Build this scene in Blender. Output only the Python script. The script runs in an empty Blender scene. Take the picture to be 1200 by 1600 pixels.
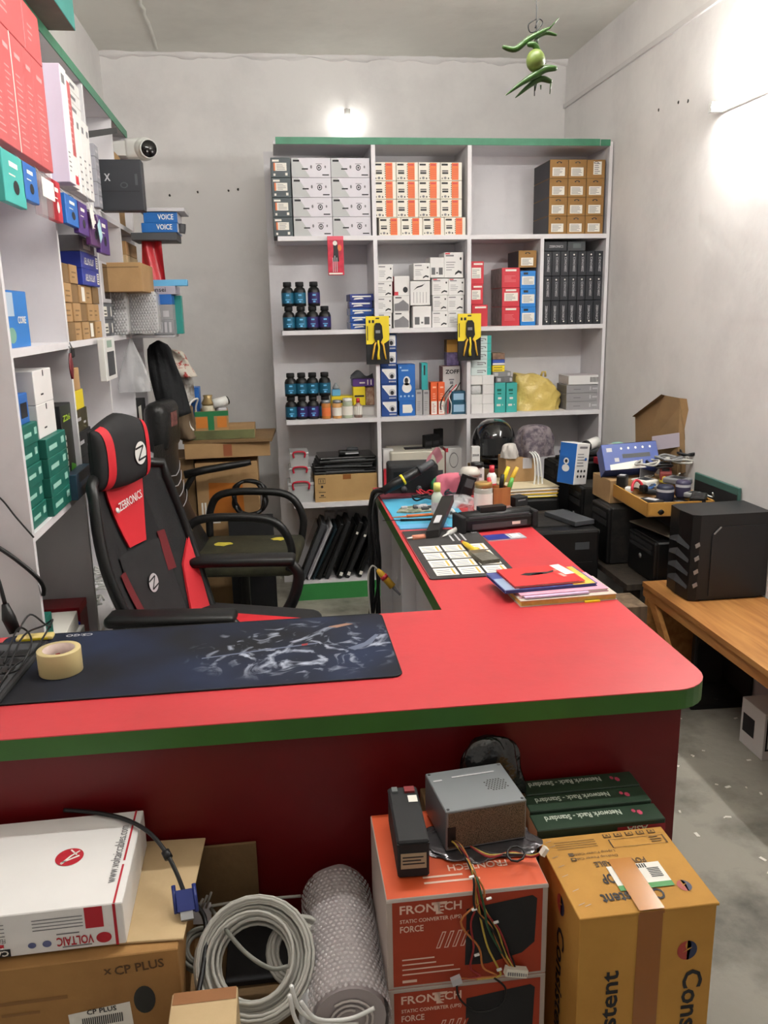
import bpy, bmesh, math, random
from mathutils import Vector, Matrix
rnd = random.Random(7)
SC = bpy.context.scene
COL = SC.collection
# ------------------------------------------------------------------ camera
F_PX = 1300.0
YAW, PITCH, ROLL, CAM_H = math.radians(7.4), math.radians(13.5), math.radians(-1.15), 1.5
fwd = Vector((math.sin(YAW)*math.cos(PITCH), math.cos(YAW)*math.cos(PITCH), -math.sin(PITCH)))
r0 = Vector((math.cos(YAW), -math.sin(YAW), 0)); u0 = r0.cross(fwd)
RT = r0*math.cos(ROLL) + u0*math.sin(ROLL); UP = -r0*math.sin(ROLL) + u0*math.cos(ROLL)
CAM = Vector((0, 0, CAM_H))
cam = bpy.data.cameras.new('camera'); cam_o = bpy.data.objects.new('camera', cam); COL.objects.link(cam_o)
cam.sensor_fit = 'VERTICAL'; cam.sensor_height = 32.0; cam.lens = 32.0*F_PX/1600.0; cam.clip_start = .05
mw = Matrix((RT, UP, -fwd)).transposed().to_4x4(); mw.translation = CAM
cam_o.matrix_world = mw; SC.camera = cam_o
def at(x, y, X=None, Y=None, Z=None):
    """the point of the place seen at photo position (x, y) that lies on a given plane"""
    d = RT*((x-600)/F_PX) - UP*((y-800)/F_PX) + fwd
    if X is not None: t = (X-CAM.x)/d.x
    elif Y is not None: t = (Y-CAM.y)/d.y
    else: t = (Z-CAM.z)/d.z
    return CAM + d*t
# ------------------------------------------------------------------ world, exposure
w = bpy.data.worlds.new('world'); SC.world = w; w.use_nodes = True
bg = w.node_tree.nodes['Background']; bg.inputs[0].default_value = (1, .93, .84, 1); bg.inputs[1].default_value = 0.32
vs = SC.view_settings; vs.view_transform = 'Standard'; vs.look = 'None'; vs.gamma = 1; vs.use_curve_mapping = False
vs.exposure = 0.6
TUBE_WALL, ADDED_CEIL, ADDED_FRONT, BULB = 120.0, 128.0, 12.0, 16.0  # the ceiling and front strengths drive added, unseen lamps
# ------------------------------------------------------------------ materials
DESAT = .10
def lin(c):
    g_ = .3*c[0]+.59*c[1]+.11*c[2]; c = [v+(g_-v)*DESAT for v in c]     # printed colours are a little faded
    return tuple(((v/255)/12.92 if v/255 <= .04045 else ((v/255+.055)/1.055)**2.4) for v in c)
MC = {}
def M(name, rgb=None, rough=.6, metal=0, var=.0, scale=8, bump=0, bscale=60, spec=.4, trans=0, alpha=1, emit=0, coat=0):
    if name in MC: return MC[name]
    m = bpy.data.materials.new(name); m.use_nodes = True; MC[name] = m
    nt = m.node_tree; b = nt.nodes['Principled BSDF']; c = lin(rgb)
    b.inputs['Base Color'].default_value = (*c, 1); b.inputs['Roughness'].default_value = rough
    b.inputs['Metallic'].default_value = metal; b.inputs['Specular IOR Level'].default_value = spec
    b.inputs['Transmission Weight'].default_value = trans; b.inputs['Alpha'].default_value = alpha
    b.inputs['Coat Weight'].default_value = coat
    if emit: b.inputs['Emission Color'].default_value = (*c, 1); b.inputs['Emission Strength'].default_value = emit
    if var or bump: tc = nt.nodes.new('ShaderNodeTexCoord')
    if var:
        n = nt.nodes.new('ShaderNodeTexNoise'); n.inputs['Scale'].default_value = scale; n.inputs['Detail'].default_value = 5
        nt.links.new(tc.outputs['Object'], n.inputs['Vector'])
        cr = nt.nodes.new('ShaderNodeValToRGB'); cr.color_ramp.elements[0].position = .3; cr.color_ramp.elements[1].position = .7
        cr.color_ramp.elements[0].color = (*[v*(1-var) for v in c], 1); cr.color_ramp.elements[1].color = (*[min(1, v*(1+var)) for v in c], 1)
        nt.links.new(n.outputs['Fac'], cr.inputs['Fac']); nt.links.new(cr.outputs['Color'], b.inputs['Base Color'])
    if bump:
        n2 = nt.nodes.new('ShaderNodeTexNoise'); n2.inputs['Scale'].default_value = bscale; n2.inputs['Detail'].default_value = 3
        nt.links.new(tc.outputs['Object'], n2.inputs['Vector'])
        bp = nt.nodes.new('ShaderNodeBump'); bp.inputs['Strength'].default_value = bump; bp.inputs['Distance'].default_value = .01
        nt.links.new(n2.outputs['Fac'], bp.inputs['Height']); nt.links.new(bp.outputs['Normal'], b.inputs['Normal'])
    return m
def nodes_mat(name, rough=.6, spec=.4):
    m = bpy.data.materials.new(name); m.use_nodes = True; MC[name] = m
    b = m.node_tree.nodes['Principled BSDF']; b.inputs['Roughness'].default_value = rough; b.inputs['Specular IOR Level'].default_value = spec
    return m, m.node_tree, b
def stained(name, base, stain, scale, lo, hi, rough=.7, bump=.15, fine=40, spec=.3):
    """base colour with irregular stains of a second colour and fine relief"""
    m, nt, b = nodes_mat(name, rough, spec)
    tc = nt.nodes.new('ShaderNodeTexCoord'); n = nt.nodes.new('ShaderNodeTexNoise'); n.inputs['Scale'].default_value = scale
    n.inputs['Detail'].default_value = 8; n.inputs['Roughness'].default_value = .62
    cr = nt.nodes.new('ShaderNodeValToRGB'); cr.color_ramp.elements[0].position = lo; cr.color_ramp.elements[1].position = hi
    cr.color_ramp.elements[0].color = (*lin(base), 1); cr.color_ramp.elements[1].color = (*lin(stain), 1)
    n2 = nt.nodes.new('ShaderNodeTexNoise'); n2.inputs['Scale'].default_value = fine; n2.inputs['Detail'].default_value = 4
    bp = nt.nodes.new('ShaderNodeBump'); bp.inputs['Strength'].default_value = bump; bp.inputs['Distance'].default_value = .01
    L = nt.links.new
    L(tc.outputs['Object'], n.inputs['Vector']); L(tc.outputs['Object'], n2.inputs['Vector']); L(n.outputs['Fac'], cr.inputs['Fac'])
    L(cr.outputs['Color'], b.inputs['Base Color']); L(n2.outputs['Fac'], bp.inputs['Height']); L(bp.outputs['Normal'], b.inputs['Normal'])
    return m
def wood(name, a, bb, scale=(3, 40, 40), rough=.5):
    m, nt, b = nodes_mat(name, rough)
    tc = nt.nodes.new('ShaderNodeTexCoord'); mp = nt.nodes.new('ShaderNodeMapping'); mp.inputs['Scale'].default_value = scale
    n = nt.nodes.new('ShaderNodeTexNoise'); n.inputs['Scale'].default_value = 1; n.inputs['Detail'].default_value = 6; n.inputs['Distortion'].default_value = .6
    cr = nt.nodes.new('ShaderNodeValToRGB'); cr.color_ramp.elements[0].position = .35; cr.color_ramp.elements[1].position = .68
    cr.color_ramp.elements[0].color = (*lin(a), 1); cr.color_ramp.elements[1].color = (*lin(bb), 1)
    L = nt.links.new; L(tc.outputs['Object'], mp.inputs['Vector']); L(mp.outputs['Vector'], n.inputs['Vector'])
    L(n.outputs['Fac'], cr.inputs['Fac']); L(cr.outputs['Color'], b.inputs['Base Color'])
    return m
m_wall = stained('wall_paint', (232, 229, 227), (214, 211, 210), 2.2, .45, .75, .75, .25, 12)
m_ceil = stained('ceiling_paint', (228, 227, 218), (212, 211, 202), 2.0, .45, .75, .8, .25, 10)
m_floor = stained('concrete_floor', (156, 152, 140), (84, 82, 74), 2.8, .46, .70, .55, .3, 25, .4)
m_ply = stained('shelf_white', (222, 219, 222), (208, 204, 208), 5, .5, .8, .5, .05, 30)
m_green = M('green_laminate', (60, 130, 98), .45, var=.12, scale=20)
m_dgreen = M('desk_green', (48, 100, 30), .4, var=.08, scale=12)
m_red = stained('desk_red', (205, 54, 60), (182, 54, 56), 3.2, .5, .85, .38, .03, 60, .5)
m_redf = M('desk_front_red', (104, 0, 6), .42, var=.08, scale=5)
m_card = stained('cardboard', (176, 138, 92), (152, 116, 74), 6, .4, .8, .8, .08, 50)
m_card2 = stained('cardboard_light', (204, 176, 132), (186, 158, 114), 6, .4, .8, .8, .06, 50)
m_cardy = stained('cardboard_yellow', (194, 140, 58), (172, 120, 46), 5, .4, .8, .75, .08, 50)
m_cardd = stained('cardboard_dark', (132, 102, 66), (108, 84, 56), 6, .4, .8, .85, .1, 50)
m_black = M('black_plastic', (18, 18, 19), .42, var=.15, scale=20)
m_blackm = M('black_matte', (30, 30, 32), .75, var=.15, scale=20)
m_blackg = M('black_gloss', (12, 12, 14), .12, coat=.5)
m_dust = stained('dusty_black', (30, 29, 29), (66, 62, 55), 7, .45, .8, .7, .1, 60)
m_grey = M('grey_plastic', (132, 132, 132), .5); m_lgrey = M('light_grey', (186, 184, 188), .55, var=.05)
m_dgrey = M('dark_grey', (66, 68, 72), .55, var=.1)
m_white = M('white_card', (230, 228, 226), .5, var=.03); m_paper = M('white_paper', (232, 228, 218), .7)
m_whitep = M('white_plastic', (226, 226, 222), .35)
m_ink = M('ink', (34, 34, 38), .6); m_inkg = M('grey_ink', (120, 118, 122), .6)
m_redp = M('red_card', (206, 44, 58), .45, var=.05); m_blue = M('blue_card', (36, 104, 190), .4, var=.05)
m_dblue = M('navy_card', (38, 52, 128), .4, var=.05); m_teal = M('teal_card', (60, 178, 170), .45, var=.05)
m_lblue = M('light_blue', (96, 176, 226), .4, var=.05); m_purple = M('purple_card', (84, 50, 128), .4, var=.06)
m_yellow = M('yellow_card', (238, 210, 30), .42, var=.05); m_orange = M('orange_card', (226, 112, 52), .5, var=.05)
m_pine = M('dark_green_card', (22, 104, 90), .45, var=.06)
m_tape = M('brown_tape', (150, 92, 44), .18, spec=.6, var=.08); m_metal = M('bare_metal', (176, 178, 182), .32, .85)
m_steel = M('dull_steel', (150, 152, 156), .45, .6); m_clear = M('clear_plastic', (235, 238, 240), .08, trans=.75, alpha=.5)
m_film = M('plastic_film', (225, 226, 228), .12, alpha=.38, spec=.9, bump=.5, bscale=40)
m_cable = M('grey_cable', (182, 180, 172), .5); m_cableb = M('black_cable', (18, 18, 20), .45)
m_chred = M('chair_red', (212, 30, 42), .6, var=.05); m_mesh = M('chair_mesh', (30, 30, 32), .8, alpha=.9)
m_leather = M('black_leather', (26, 26, 26), .38, bump=.2, bscale=90)
m_wood = wood('bench_wood', (158, 98, 44), (196, 136, 70), (30, 3, 30)); m_woodr = wood('pen_box_wood', (150, 84, 40), (176, 108, 56), (30, 30, 3))
m_woodg = wood('old_wood', (92, 74, 56), (128, 106, 82), (30, 30, 4), .8)
m_grime = M('grime', (60, 58, 54), .8)
# ------------------------------------------------------------------ mesh helpers
class MB:
    def __init__(s): s.v, s.f, s.mi, s.sm = [], [], [], []
    def add(s, vs_, fs, mi=0, smooth=False):
        o = len(s.v); s.v += [tuple(p) for p in vs_]
        for f in fs: s.f.append(tuple(i+o for i in f)); s.mi.append(mi); s.sm.append(smooth)
        return s
    def box(s, x0, x1, y0, y1, z0, z1, mi=0, mats6=None):
        v = [(x0,y0,z0),(x1,y0,z0),(x1,y1,z0),(x0,y1,z0),(x0,y0,z1),(x1,y0,z1),(x1,y1,z1),(x0,y1,z1)]
        fs = [(0,1,5,4),(1,2,6,5),(2,3,7,6),(3,0,4,7),(4,5,6,7),(3,2,1,0)]   # F R B L T D
        if mats6:
            for f, k in zip(fs, mats6): s.add(v, [f], k)
        else: s.add(v, fs, mi)
        return s
    def obox(s, c, ax, ay, az, mi=0):
        c, ax, ay, az = map(Vector, (c, ax, ay, az))
        v = [c+ax*i+ay*j+az*k for k in (-.5,.5) for i, j in ((-.5,-.5),(.5,-.5),(.5,.5),(-.5,.5))]
        return s.add(v, [(0,1,5,4),(1,2,6,5),(2,3,7,6),(3,0,4,7),(4,5,6,7),(3,2,1,0)], mi)
    def tube(s, pts, r, n=8, mi=0, closed=False):
        pts = [Vector(p) for p in pts]; k = len(pts); rs = r if isinstance(r, (list, tuple)) else [r]*k
        vs_ = []; ref = None
        for i, p in enumerate(pts):
            a = pts[(i-1) % k] if (closed or i) else p; b = pts[(i+1) % k] if (closed or i < k-1) else p
            t = (b-a); t = t.normalized() if t.length > 1e-9 else Vector((0,0,1))
            if ref is None: ref = t.orthogonal().normalized()
            else:
                ref = ref - t*ref.dot(t); ref = ref.normalized() if ref.length > 1e-6 else t.orthogonal().normalized()
            b2 = t.cross(ref)
            vs_ += [p + (ref*math.cos(2*math.pi*j/n) + b2*math.sin(2*math.pi*j/n))*rs[i] for j in range(n)]
        fs = []
        for i in range(k if closed else k-1):
            o, q = i*n, ((i+1) % k)*n
            fs += [(o+j, o+(j+1) % n, q+(j+1) % n, q+j) for j in range(n)]
        if not closed: fs += [tuple(range(n-1, -1, -1)), tuple(range((k-1)*n, k*n))]
        return s.add(vs_, fs, mi, True)
    def lathe(s, prof, n=20, c=(0,0,0), mi=0, smooth=True):
        vs_ = []; fs = []
        for r, z in prof: vs_ += [(c[0]+r*math.cos(2*math.pi*j/n), c[1]+r*math.sin(2*math.pi*j/n), c[2]+z) for j in range(n)]
        for i in range(len(prof)-1): fs += [(i*n+j, i*n+(j+1) % n, (i+1)*n+(j+1) % n, (i+1)*n+j) for j in range(n)]
        s.add(vs_, fs, mi, smooth)
        k = len(prof)-1; m = len(s.v)-len(vs_)
        if prof[0][0] > 1e-6 and prof[k][0] > 1e-6 and (abs(prof[0][0]-prof[k][0]) < 1e-6 or abs(prof[0][1]-prof[k][1]) < 1e-6): return s   # open ring
        if prof[0][0] > 1e-6: s.f.append(tuple(m+j for j in range(n-1, -1, -1))); s.mi.append(mi); s.sm.append(False)
        if prof[k][0] > 1e-6: s.f.append(tuple(m+k*n+j for j in range(n))); s.mi.append(mi); s.sm.append(False)
        return s
    def prism(s, poly, z0, z1, mi=0, mtop=None):
        n = len(poly); v = [(x, y, z0) for x, y in poly] + [(x, y, z1) for x, y in poly]
        s.add(v, [tuple(range(n-1, -1, -1))] + [(i, (i+1) % n, n+(i+1) % n, n+i) for i in range(n)], mi)
        return s.add(v, [tuple(range(n, 2*n))], mi if mtop is None else mtop)
    def prism_xz(s, poly, y0, y1, mi=0):
        n = len(poly); v = [(x, y0, z) for x, z in poly] + [(x, y1, z) for x, z in poly]
        return s.add(v, [tuple(range(n)), tuple(range(2*n-1, n-1, -1))] + [(i, n+i, n+(i+1) % n, (i+1) % n) for i in range(n)], mi)
    def grid(s, fn, nu, nv, mi=0, closed_u=False, smooth=True):
        vs_ = [fn(i/nu, j/nv) for j in range(nv+1) for i in range(nu+1)]
        return s.add(vs_, [(j*(nu+1)+i, j*(nu+1)+i+1, (j+1)*(nu+1)+i+1, (j+1)*(nu+1)+i) for j in range(nv) for i in range(nu)], mi, smooth)
    def rbox(s, w, d, h, r=.01, seg=2, c=(0,0,0), mi=0, smooth=False, rot=None):
        bm = bmesh.new(); bmesh.ops.create_cube(bm, size=1)
        for v in bm.verts: v.co = Vector((v.co.x*w, v.co.y*d, (v.co.z+.5)*h))
        bmesh.ops.bevel(bm, geom=bm.edges[:], offset=min(r, .49*min(w, d, h)), segments=seg, profile=.5, affect='EDGES')
        bm.verts.index_update()
        vs_ = [v.co.copy() for v in bm.verts]; fs = [tuple(v.index for v in f.verts) for f in bm.faces]; bm.free()
        if rot is not None: vs_ = [rot @ v for v in vs_]
        vs_ = [v+Vector(c) for v in vs_]
        return s.add(vs_, fs, mi, smooth)
    def ball(s, c, rx, ry, rz, n=14, m=9, mi=0, jit=0, rg=None):
        c = Vector(c); vs_ = []; fs = []
        for i in range(m+1):
            a = math.pi*i/m
            for j in range(n):
                k = 1+(rg.uniform(-jit, jit) if rg and 0 < i < m else 0); b = 2*math.pi*j/n
                vs_.append(c+Vector((rx*math.sin(a)*math.cos(b)*k, ry*math.sin(a)*math.sin(b)*k, rz*math.cos(a)*k)))
        for i in range(m): fs += [(i*n+j, (i+1)*n+j, (i+1)*n+(j+1) % n, i*n+(j+1) % n) for j in range(n)]
        return s.add(vs_, fs, mi, True)
    def mesh(s, name):
        me = bpy.data.meshes.new(name); me.from_pydata(s.v, [], s.f); me.polygons.foreach_set('material_index', s.mi)
        me.polygons.foreach_set('use_smooth', s.sm); me.update(); return me
    def build(s, name, mats, parent=None, loc=(0,0,0), rot=(0,0,0)):
        return link(name, s.mesh(name), mats, parent, loc, rot)
def link(name, me, mats, parent=None, loc=(0,0,0), rot=(0,0,0)):
    if mats is not None and not me.materials:
        for m in (mats if isinstance(mats, (list, tuple)) else [mats]): me.materials.append(m)
    o = bpy.data.objects.new(name, me); COL.objects.link(o); o.parent = parent; o.location = loc; o.rotation_euler = rot
    return o
def tag(o, label, cat, group=None):
    o['label'] = label; o['category'] = cat
    if group: o['group'] = group
    return o
def thing(name, label, cat, loc=(0,0,0), rz=0, group=None, rot=None):
    o = bpy.data.objects.new(name, None); o.empty_display_size = .05; COL.objects.link(o); o.location = loc
    o.rotation_euler = rot or (0, 0, rz)
    return tag(o, label, cat, group)
def struct(o): o['kind'] = 'structure'; return o
def dup(o, parent=None, loc=None, label=None):
    c = o.copy(); COL.objects.link(c); c.parent = parent
    if loc is not None: c.location = loc
    if label: c['label'] = label
    for ch in o.children: dup(ch, c)
    if o.name in DIM: DIM[c.name] = DIM[o.name]
    return c
DIM = {}; MESHC = {}
def smooth_path(pts, k=6):
    pts = [Vector(p) for p in pts]; out = []
    for i in range(len(pts)-1):
        p0, p1, p2, p3 = pts[max(i-1, 0)], pts[i], pts[i+1], pts[min(i+2, len(pts)-1)]
        for j in range(k):
            t = j/k
            out.append(.5*((2*p1)+(p2-p0)*t+(2*p0-5*p1+4*p2-p3)*t*t+(3*p1-p0-3*p2+p3)*t**3))
    out.append(pts[-1]); return out
def cable(name, pts, r, mat, parent=None, n=7, k=6):
    return MB().tube(smooth_path(pts, k), r, n).build(name, mat, parent)
# carton with its own faces; origin at base centre
def carton(name, w_, d, h, mats, loc, rz=0, parent=None, rot=None, bev=.0015):
    """mats: one material or a dict of faces F R B L T D with '*' default"""
    if isinstance(mats, dict): ms = [mats.get(k, mats['*']) for k in 'FRBLTD']
    else: ms = [mats]*6
    key = (round(w_, 4), round(d, 4), round(h, 4), tuple(m.name for m in ms))
    if key not in MESHC:
        u = []; [u.append(m) for m in ms if m not in u]
        bm = bmesh.new(); mb = MB().box(-w_/2, w_/2, -d/2, d/2, 0, h, mats6=[u.index(m) for m in ms])
        vs_ = [bm.verts.new(p) for p in mb.v[:8]]
        order = [(0,1,5,4),(1,2,6,5),(2,3,7,6),(3,0,4,7),(4,5,6,7),(3,2,1,0)]
        for q, k in zip(order, mb.mi): bm.faces.new([vs_[i] for i in q]).material_index = k
        if bev: bmesh.ops.bevel(bm, geom=bm.edges[:], offset=min(bev, .2*min(w_, d, h)), segments=1, affect='EDGES')
        me = bpy.data.meshes.new(name); bm.to_mesh(me); bm.free()
        for m in u: me.materials.append(m)
        MESHC[key] = me
    o = link(name, MESHC[key], None, parent, loc, rot or (0, 0, rz)); DIM[o.name] = (w_, d, h)
    return o
def basis(o, face):
    w_, d, h = DIM[o.name]
    return {'F': (Vector((-w_/2,-d/2,0)), Vector((w_,0,0)), Vector((0,0,h)), Vector((0,-1,0))),
            'B': (Vector((w_/2,d/2,0)), Vector((-w_,0,0)), Vector((0,0,h)), Vector((0,1,0))),
            'R': (Vector((w_/2,-d/2,0)), Vector((0,d,0)), Vector((0,0,h)), Vector((1,0,0))),
            'L': (Vector((-w_/2,d/2,0)), Vector((0,-d,0)), Vector((0,0,h)), Vector((-1,0,0))),
            'T': (Vector((-w_/2,-d/2,h)), Vector((w_,0,0)), Vector((0,d,0)), Vector((0,0,1)))}[face]
def decal(o, face, rects, mat, name='printed_panel', lift=.0006):
    """flat print: rects (u0,u1,v0,v1) or polygons [(u,v)...] on one face of a carton"""
    b, u, v, n = basis(o, face); mb = MB()
    for r in rects:
        q = [(r[0], r[2]), (r[1], r[2]), (r[1], r[3]), (r[0], r[3])] if not isinstance(r[0], (tuple, list)) else r
        mb.add([b+u*a+v*c+n*lift for a, c in q], [tuple(range(len(q)))])
    key = ('d', tuple(round(x, 4) for x in DIM[o.name]), face, str(rects), mat.name, lift)
    if key not in MESHC: me = mb.mesh(name); me.materials.append(mat); MESHC[key] = me
    k = link(name, MESHC[key], None, o)
    if len(rects) > 1: k['kind'] = 'stuff'
    return k
def disc(c, rx, ry, n=20, a0=0, a1=2*math.pi): return [(c[0]+rx*math.cos(a0+(a1-a0)*i/n), c[1]+ry*math.sin(a0+(a1-a0)*i/n)) for i in range(n)]
TXT = {}
def text_mesh(s, bold=0, space=1.0):
    k = (s, bold, space)
    if k not in TXT:
        cu = bpy.data.curves.new('txt', 'FONT'); cu.body = s; cu.size = 1; cu.offset = bold; cu.resolution_u = 2; cu.space_character = space
        o = bpy.data.objects.new('txt', cu); COL.objects.link(o); bpy.context.view_layer.update()
        me = bpy.data.meshes.new_from_object(o.evaluated_get(bpy.context.evaluated_depsgraph_get()))
        v = [p.co.copy() for p in me.vertices]; f = [tuple(p.vertices) for p in me.polygons]
        bpy.data.objects.remove(o); bpy.data.curves.remove(cu); bpy.data.meshes.remove(me)
        xs = [p.x for p in v]; ys = [p.y for p in v]
        TXT[k] = (v, f, min(xs), max(xs), min(ys), max(ys))
    return TXT[k]
def put_text(parent, s, o, ux, uy, n, width, height, mat, bold=.0, name='lettering', lift=.001, space=1.0):
    """lettering stretched over width x height from the corner o along ux / uy (unit vectors)"""
    v, f, x0, x1, y0, y1 = text_mesh(s, bold, space)
    sx, sy = width/(x1-x0), height/(y1-y0)
    mb = MB().add([Vector(o)+Vector(ux)*((p.x-x0)*sx)+Vector(uy)*((p.y-y0)*sy)+Vector(n)*lift for p in v], f)
    return mb.build(name, mat, parent)
def face_text(o, face, s, u, v, width, height, mat, ang=0, bold=.0, name='lettering', lift=.001, space=1.0):
    """lettering on a carton face; (u,v) is its lower left corner before turning by ang degrees about that corner"""
    b, U, V, n = basis(o, face); ux, uy = U.normalized(), V.normalized(); a = math.radians(ang)
    return put_text(o, s, b+U*u+V*v, ux*math.cos(a)+uy*math.sin(a), -ux*math.sin(a)+uy*math.cos(a), n, width, height, mat, bold, name, lift, space)
ORD = ['first', 'second', 'third', 'fourth', 'fifth', 'sixth', 'seventh', 'eighth', 'ninth']
def lines(n, u0, u1, v0, v1, fill=.45, seed=1):
    g = random.Random(seed); st = (v1-v0)/n
    return [(u0, u0+(u1-u0)*g.uniform(.55, 1), v0+i*st, v0+i*st+st*fill) for i in range(n)]
# ================================================================== the room
XR, XL, YB, YF, ZC = 1.765, -.83, 5.06, -1.6, 2.885
struct(MB().box(XL-.1, XR+.1, YF-.1, YB+.1, -.1, 0).build('floor', m_floor))
struct(MB().box(XL-.1, XR+.1, YF-.1, YB+.1, ZC, ZC+.1).build('ceiling', m_ceil))
struct(MB().box(XL-.1, XR+.1, YB, YB+.1, 0, ZC).build('wall_back', m_wall))
struct(MB().box(XR, XR+.1, YF, YB, 0, ZC).build('wall_right', m_wall))
struct(MB().box(XL-.1, XL, YF, YB, 0, ZC).build('wall_left', m_wall))
wf = MB().box(XL, XL+.25, YF-.1, YF, 0, ZC).box(XR-.25, XR, YF-.1, YF, 0, ZC).box(XL+.25, XR-.25, YF-.1, YF, 2.3, ZC)
struct(wf.build('wall_front', m_wall))
# plastic wire casing along the right wall, plaster ridges on the ceiling joint
z = at(883, 165, X=XR-.01).z
struct(MB().box(XR-.012, XR, 1.2, YB, z-.011, z+.011).build('trim_1', M('casing', (214, 210, 208), .5)))
mb = MB(); g = random.Random(3)
def ridge(u, v):
    x = XL+(XR-XL)*u; a = v*math.pi/2
    r = .018+.010*math.sin(u*61)*math.sin(u*23+1)+g.uniform(-.004, .004)
    return (x, YB-r*math.cos(a)*1.2, ZC-r*math.sin(a)*1.2)
mb.grid(ridge, 90, 4); struct(mb.build('trim_2', m_wall))
mb = MB()
p0 = at(218, 0, Z=ZC-.001); p1 = at(247, 78, Z=ZC-.001)
mb.tube([p0+(p1-p0)*t+Vector((g.uniform(-.006, .006), 0, 0)) for t in [i/12-.6 for i in range(20)] if True], .009, 6)
struct(mb.build('trim_3', m_ceil))
# small holes and chips in the plaster
for k, (px, py) in enumerate([(1029, 172), (1060, 160), (1075, 158), (357, 298), (309, 300), (265, 305), (372, 296)]):
    on_r = px > 900
    p = at(px, py, X=XR-.001) if on_r else at(px, py, Y=YB-.001)
    c = MB().ball(p, .002 if on_r else .006, .006 if on_r else .002, .007, 8, 5, jit=.3, rg=g).build('plaster_chip', m_grime)
    c.parent = bpy.data.objects['wall_right' if on_r else 'wall_back']
# ------------------------------------------------------------------ lamps
def tube_lamp(label, a, b, strength, up, drop=0):
    a, b = Vector(a), Vector(b); t = thing('tube_light', label, 'light', tuple((a+b)/2)); ax = (b-a); n = Vector(up)
    side = ax.normalized().cross(n)
    MB().obox((0,0,0), ax, side*.035, n*.02).build('fitting', m_whitep, t, tuple(n*.035))
    MB().tube([-ax*.48, ax*.48], .014, 12).build('tube', M('lamp_glow_%g' % strength, (255, 252, 246), .5, emit=strength), t)
    for s in (-1, 1):
        if drop: MB().tube([ax*.35*s+n*.04, ax*.35*s+n*drop], .005, 7).build('hanger_rod', m_whitep, t)
        MB().obox(ax*.49*s+n*.012, ax.normalized()*.03, side*.034, n*.05).build('end_cap', m_whitep, t)
z = at(1132, 160, X=XR-.045).z
tube_lamp('glowing white tube light on the right wall near the ceiling', (XR-.045, 3.26, z), (XR-.045, 2.05, z), TUBE_WALL, (1, 0, 0))
tube_lamp('added unseen white tube light hung above the counter', (-.30, 2.0, ZC-.28), (.90, 2.0, ZC-.28), ADDED_CEIL, (0, 0, 1), .28)  # added lamp out of view, brightens the counter and shelving
tube_lamp('added unseen white tube light hung above the customer side', (-.3, -.3, ZC-.28), (.9, -.3, ZC-.28), ADDED_FRONT, (0, 0, 1), .28)  # second added lamp out of view, weak light from the front
p = at(543, 192, Y=YB-.05)
t = thing('led_bulb', 'small bright bulb on the back wall just above the white shelving', 'light', p)
MB().lathe([(.0, -.032), (.02, -.026), (.03, -.006), (.028, .012), (.018, .03), (.014, .036)], 16).build('globe', M('bulb_glow', (255, 252, 244), .5, emit=BULB), t)
MB().lathe([(.014, .036), (.018, .04), (.018, .07), (.0, .07)], 12).build('holder', m_whitep, t)
MB().tube([(0, 0, .06), (0, .03, .075), (0, .05, .075)], .008, 8).build('bracket', m_whitep, t)
# ------------------------------------------------------------------ back shelving
SX0, SX1, SYF, SYB = .062, 1.757, 4.30, 4.60
SZ = [2.31, 1.871, 1.418, .966, .525]         # board tops
bsu = thing('wall_shelf', 'tall white plywood wall shelving with green top edge against back wall', 'shelf', (SX0, SYB, 0))
def bpart(name, x0, x1, y0, y1, z0, z1, m=m_ply): return MB().box(x0-SX0, x1-SX0, y0-SYB, y1-SYB, z0, z1).build(name, m, bsu)
bpart('back_board', .012, SX1, SYB, SYB+.012, .0, 2.31)
bpart('top_board', SX0, SX1, SYF, SYB, 2.29, 2.31)
bpart('edge_strip', SX0+.01, SX1-.07, SYF-.004, SYF, 2.290, 2.322, m_green); bpart('edge_strip', SX1-.066, SX1-.016, SYF-.004, SYF, 2.290, 2.32, m_green)
bpart('shelf_board', SX0, SX1, SYF, SYB, SZ[1]-.022, SZ[1]); bpart('shelf_board', SX0, SX1, SYF, SYB, SZ[2]-.022, SZ[2])
bpart('shelf_board', SX0, SX1, SYF, SYB, SZ[3]-.022, SZ[3]); bpart('shelf_board', SX0+.02, .53, SYF, SYB, SZ[4]-.025, SZ[4])
bpart('divider', .530, .550, SYF-.001, SYB, SZ[1], 2.29); bpart('divider', .532, .552, SYF-.001, SYB, .0, SZ[1]-.022)
bpart('divider', 1.01, 1.03, SYF-.001, SYB, SZ[1], 2.29); bpart('divider', 1.01, 1.03, SYF-.001, SYB, SZ[2], SZ[1]-.022); bpart('divider', 1.01, 1.03, SYF-.001, SYB, .0, SZ[2]-.022)
bpart('divider', 1.392, 1.41, SYF-.001, SYB, SZ[2], SZ[1]-.022)
bpart('side_panel', 1.74, 1.757, SYF-.001, SYB, 0, 2.29)
bpart('base_board', SX0+.005, .53, SYF-.02, SYB, .07, .088); bpart('base_front', SX0+.005, .53, SYF-.035, SYF-.02, 0, .088, M('base_green', (46, 132, 62), .45, var=.08))
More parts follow.
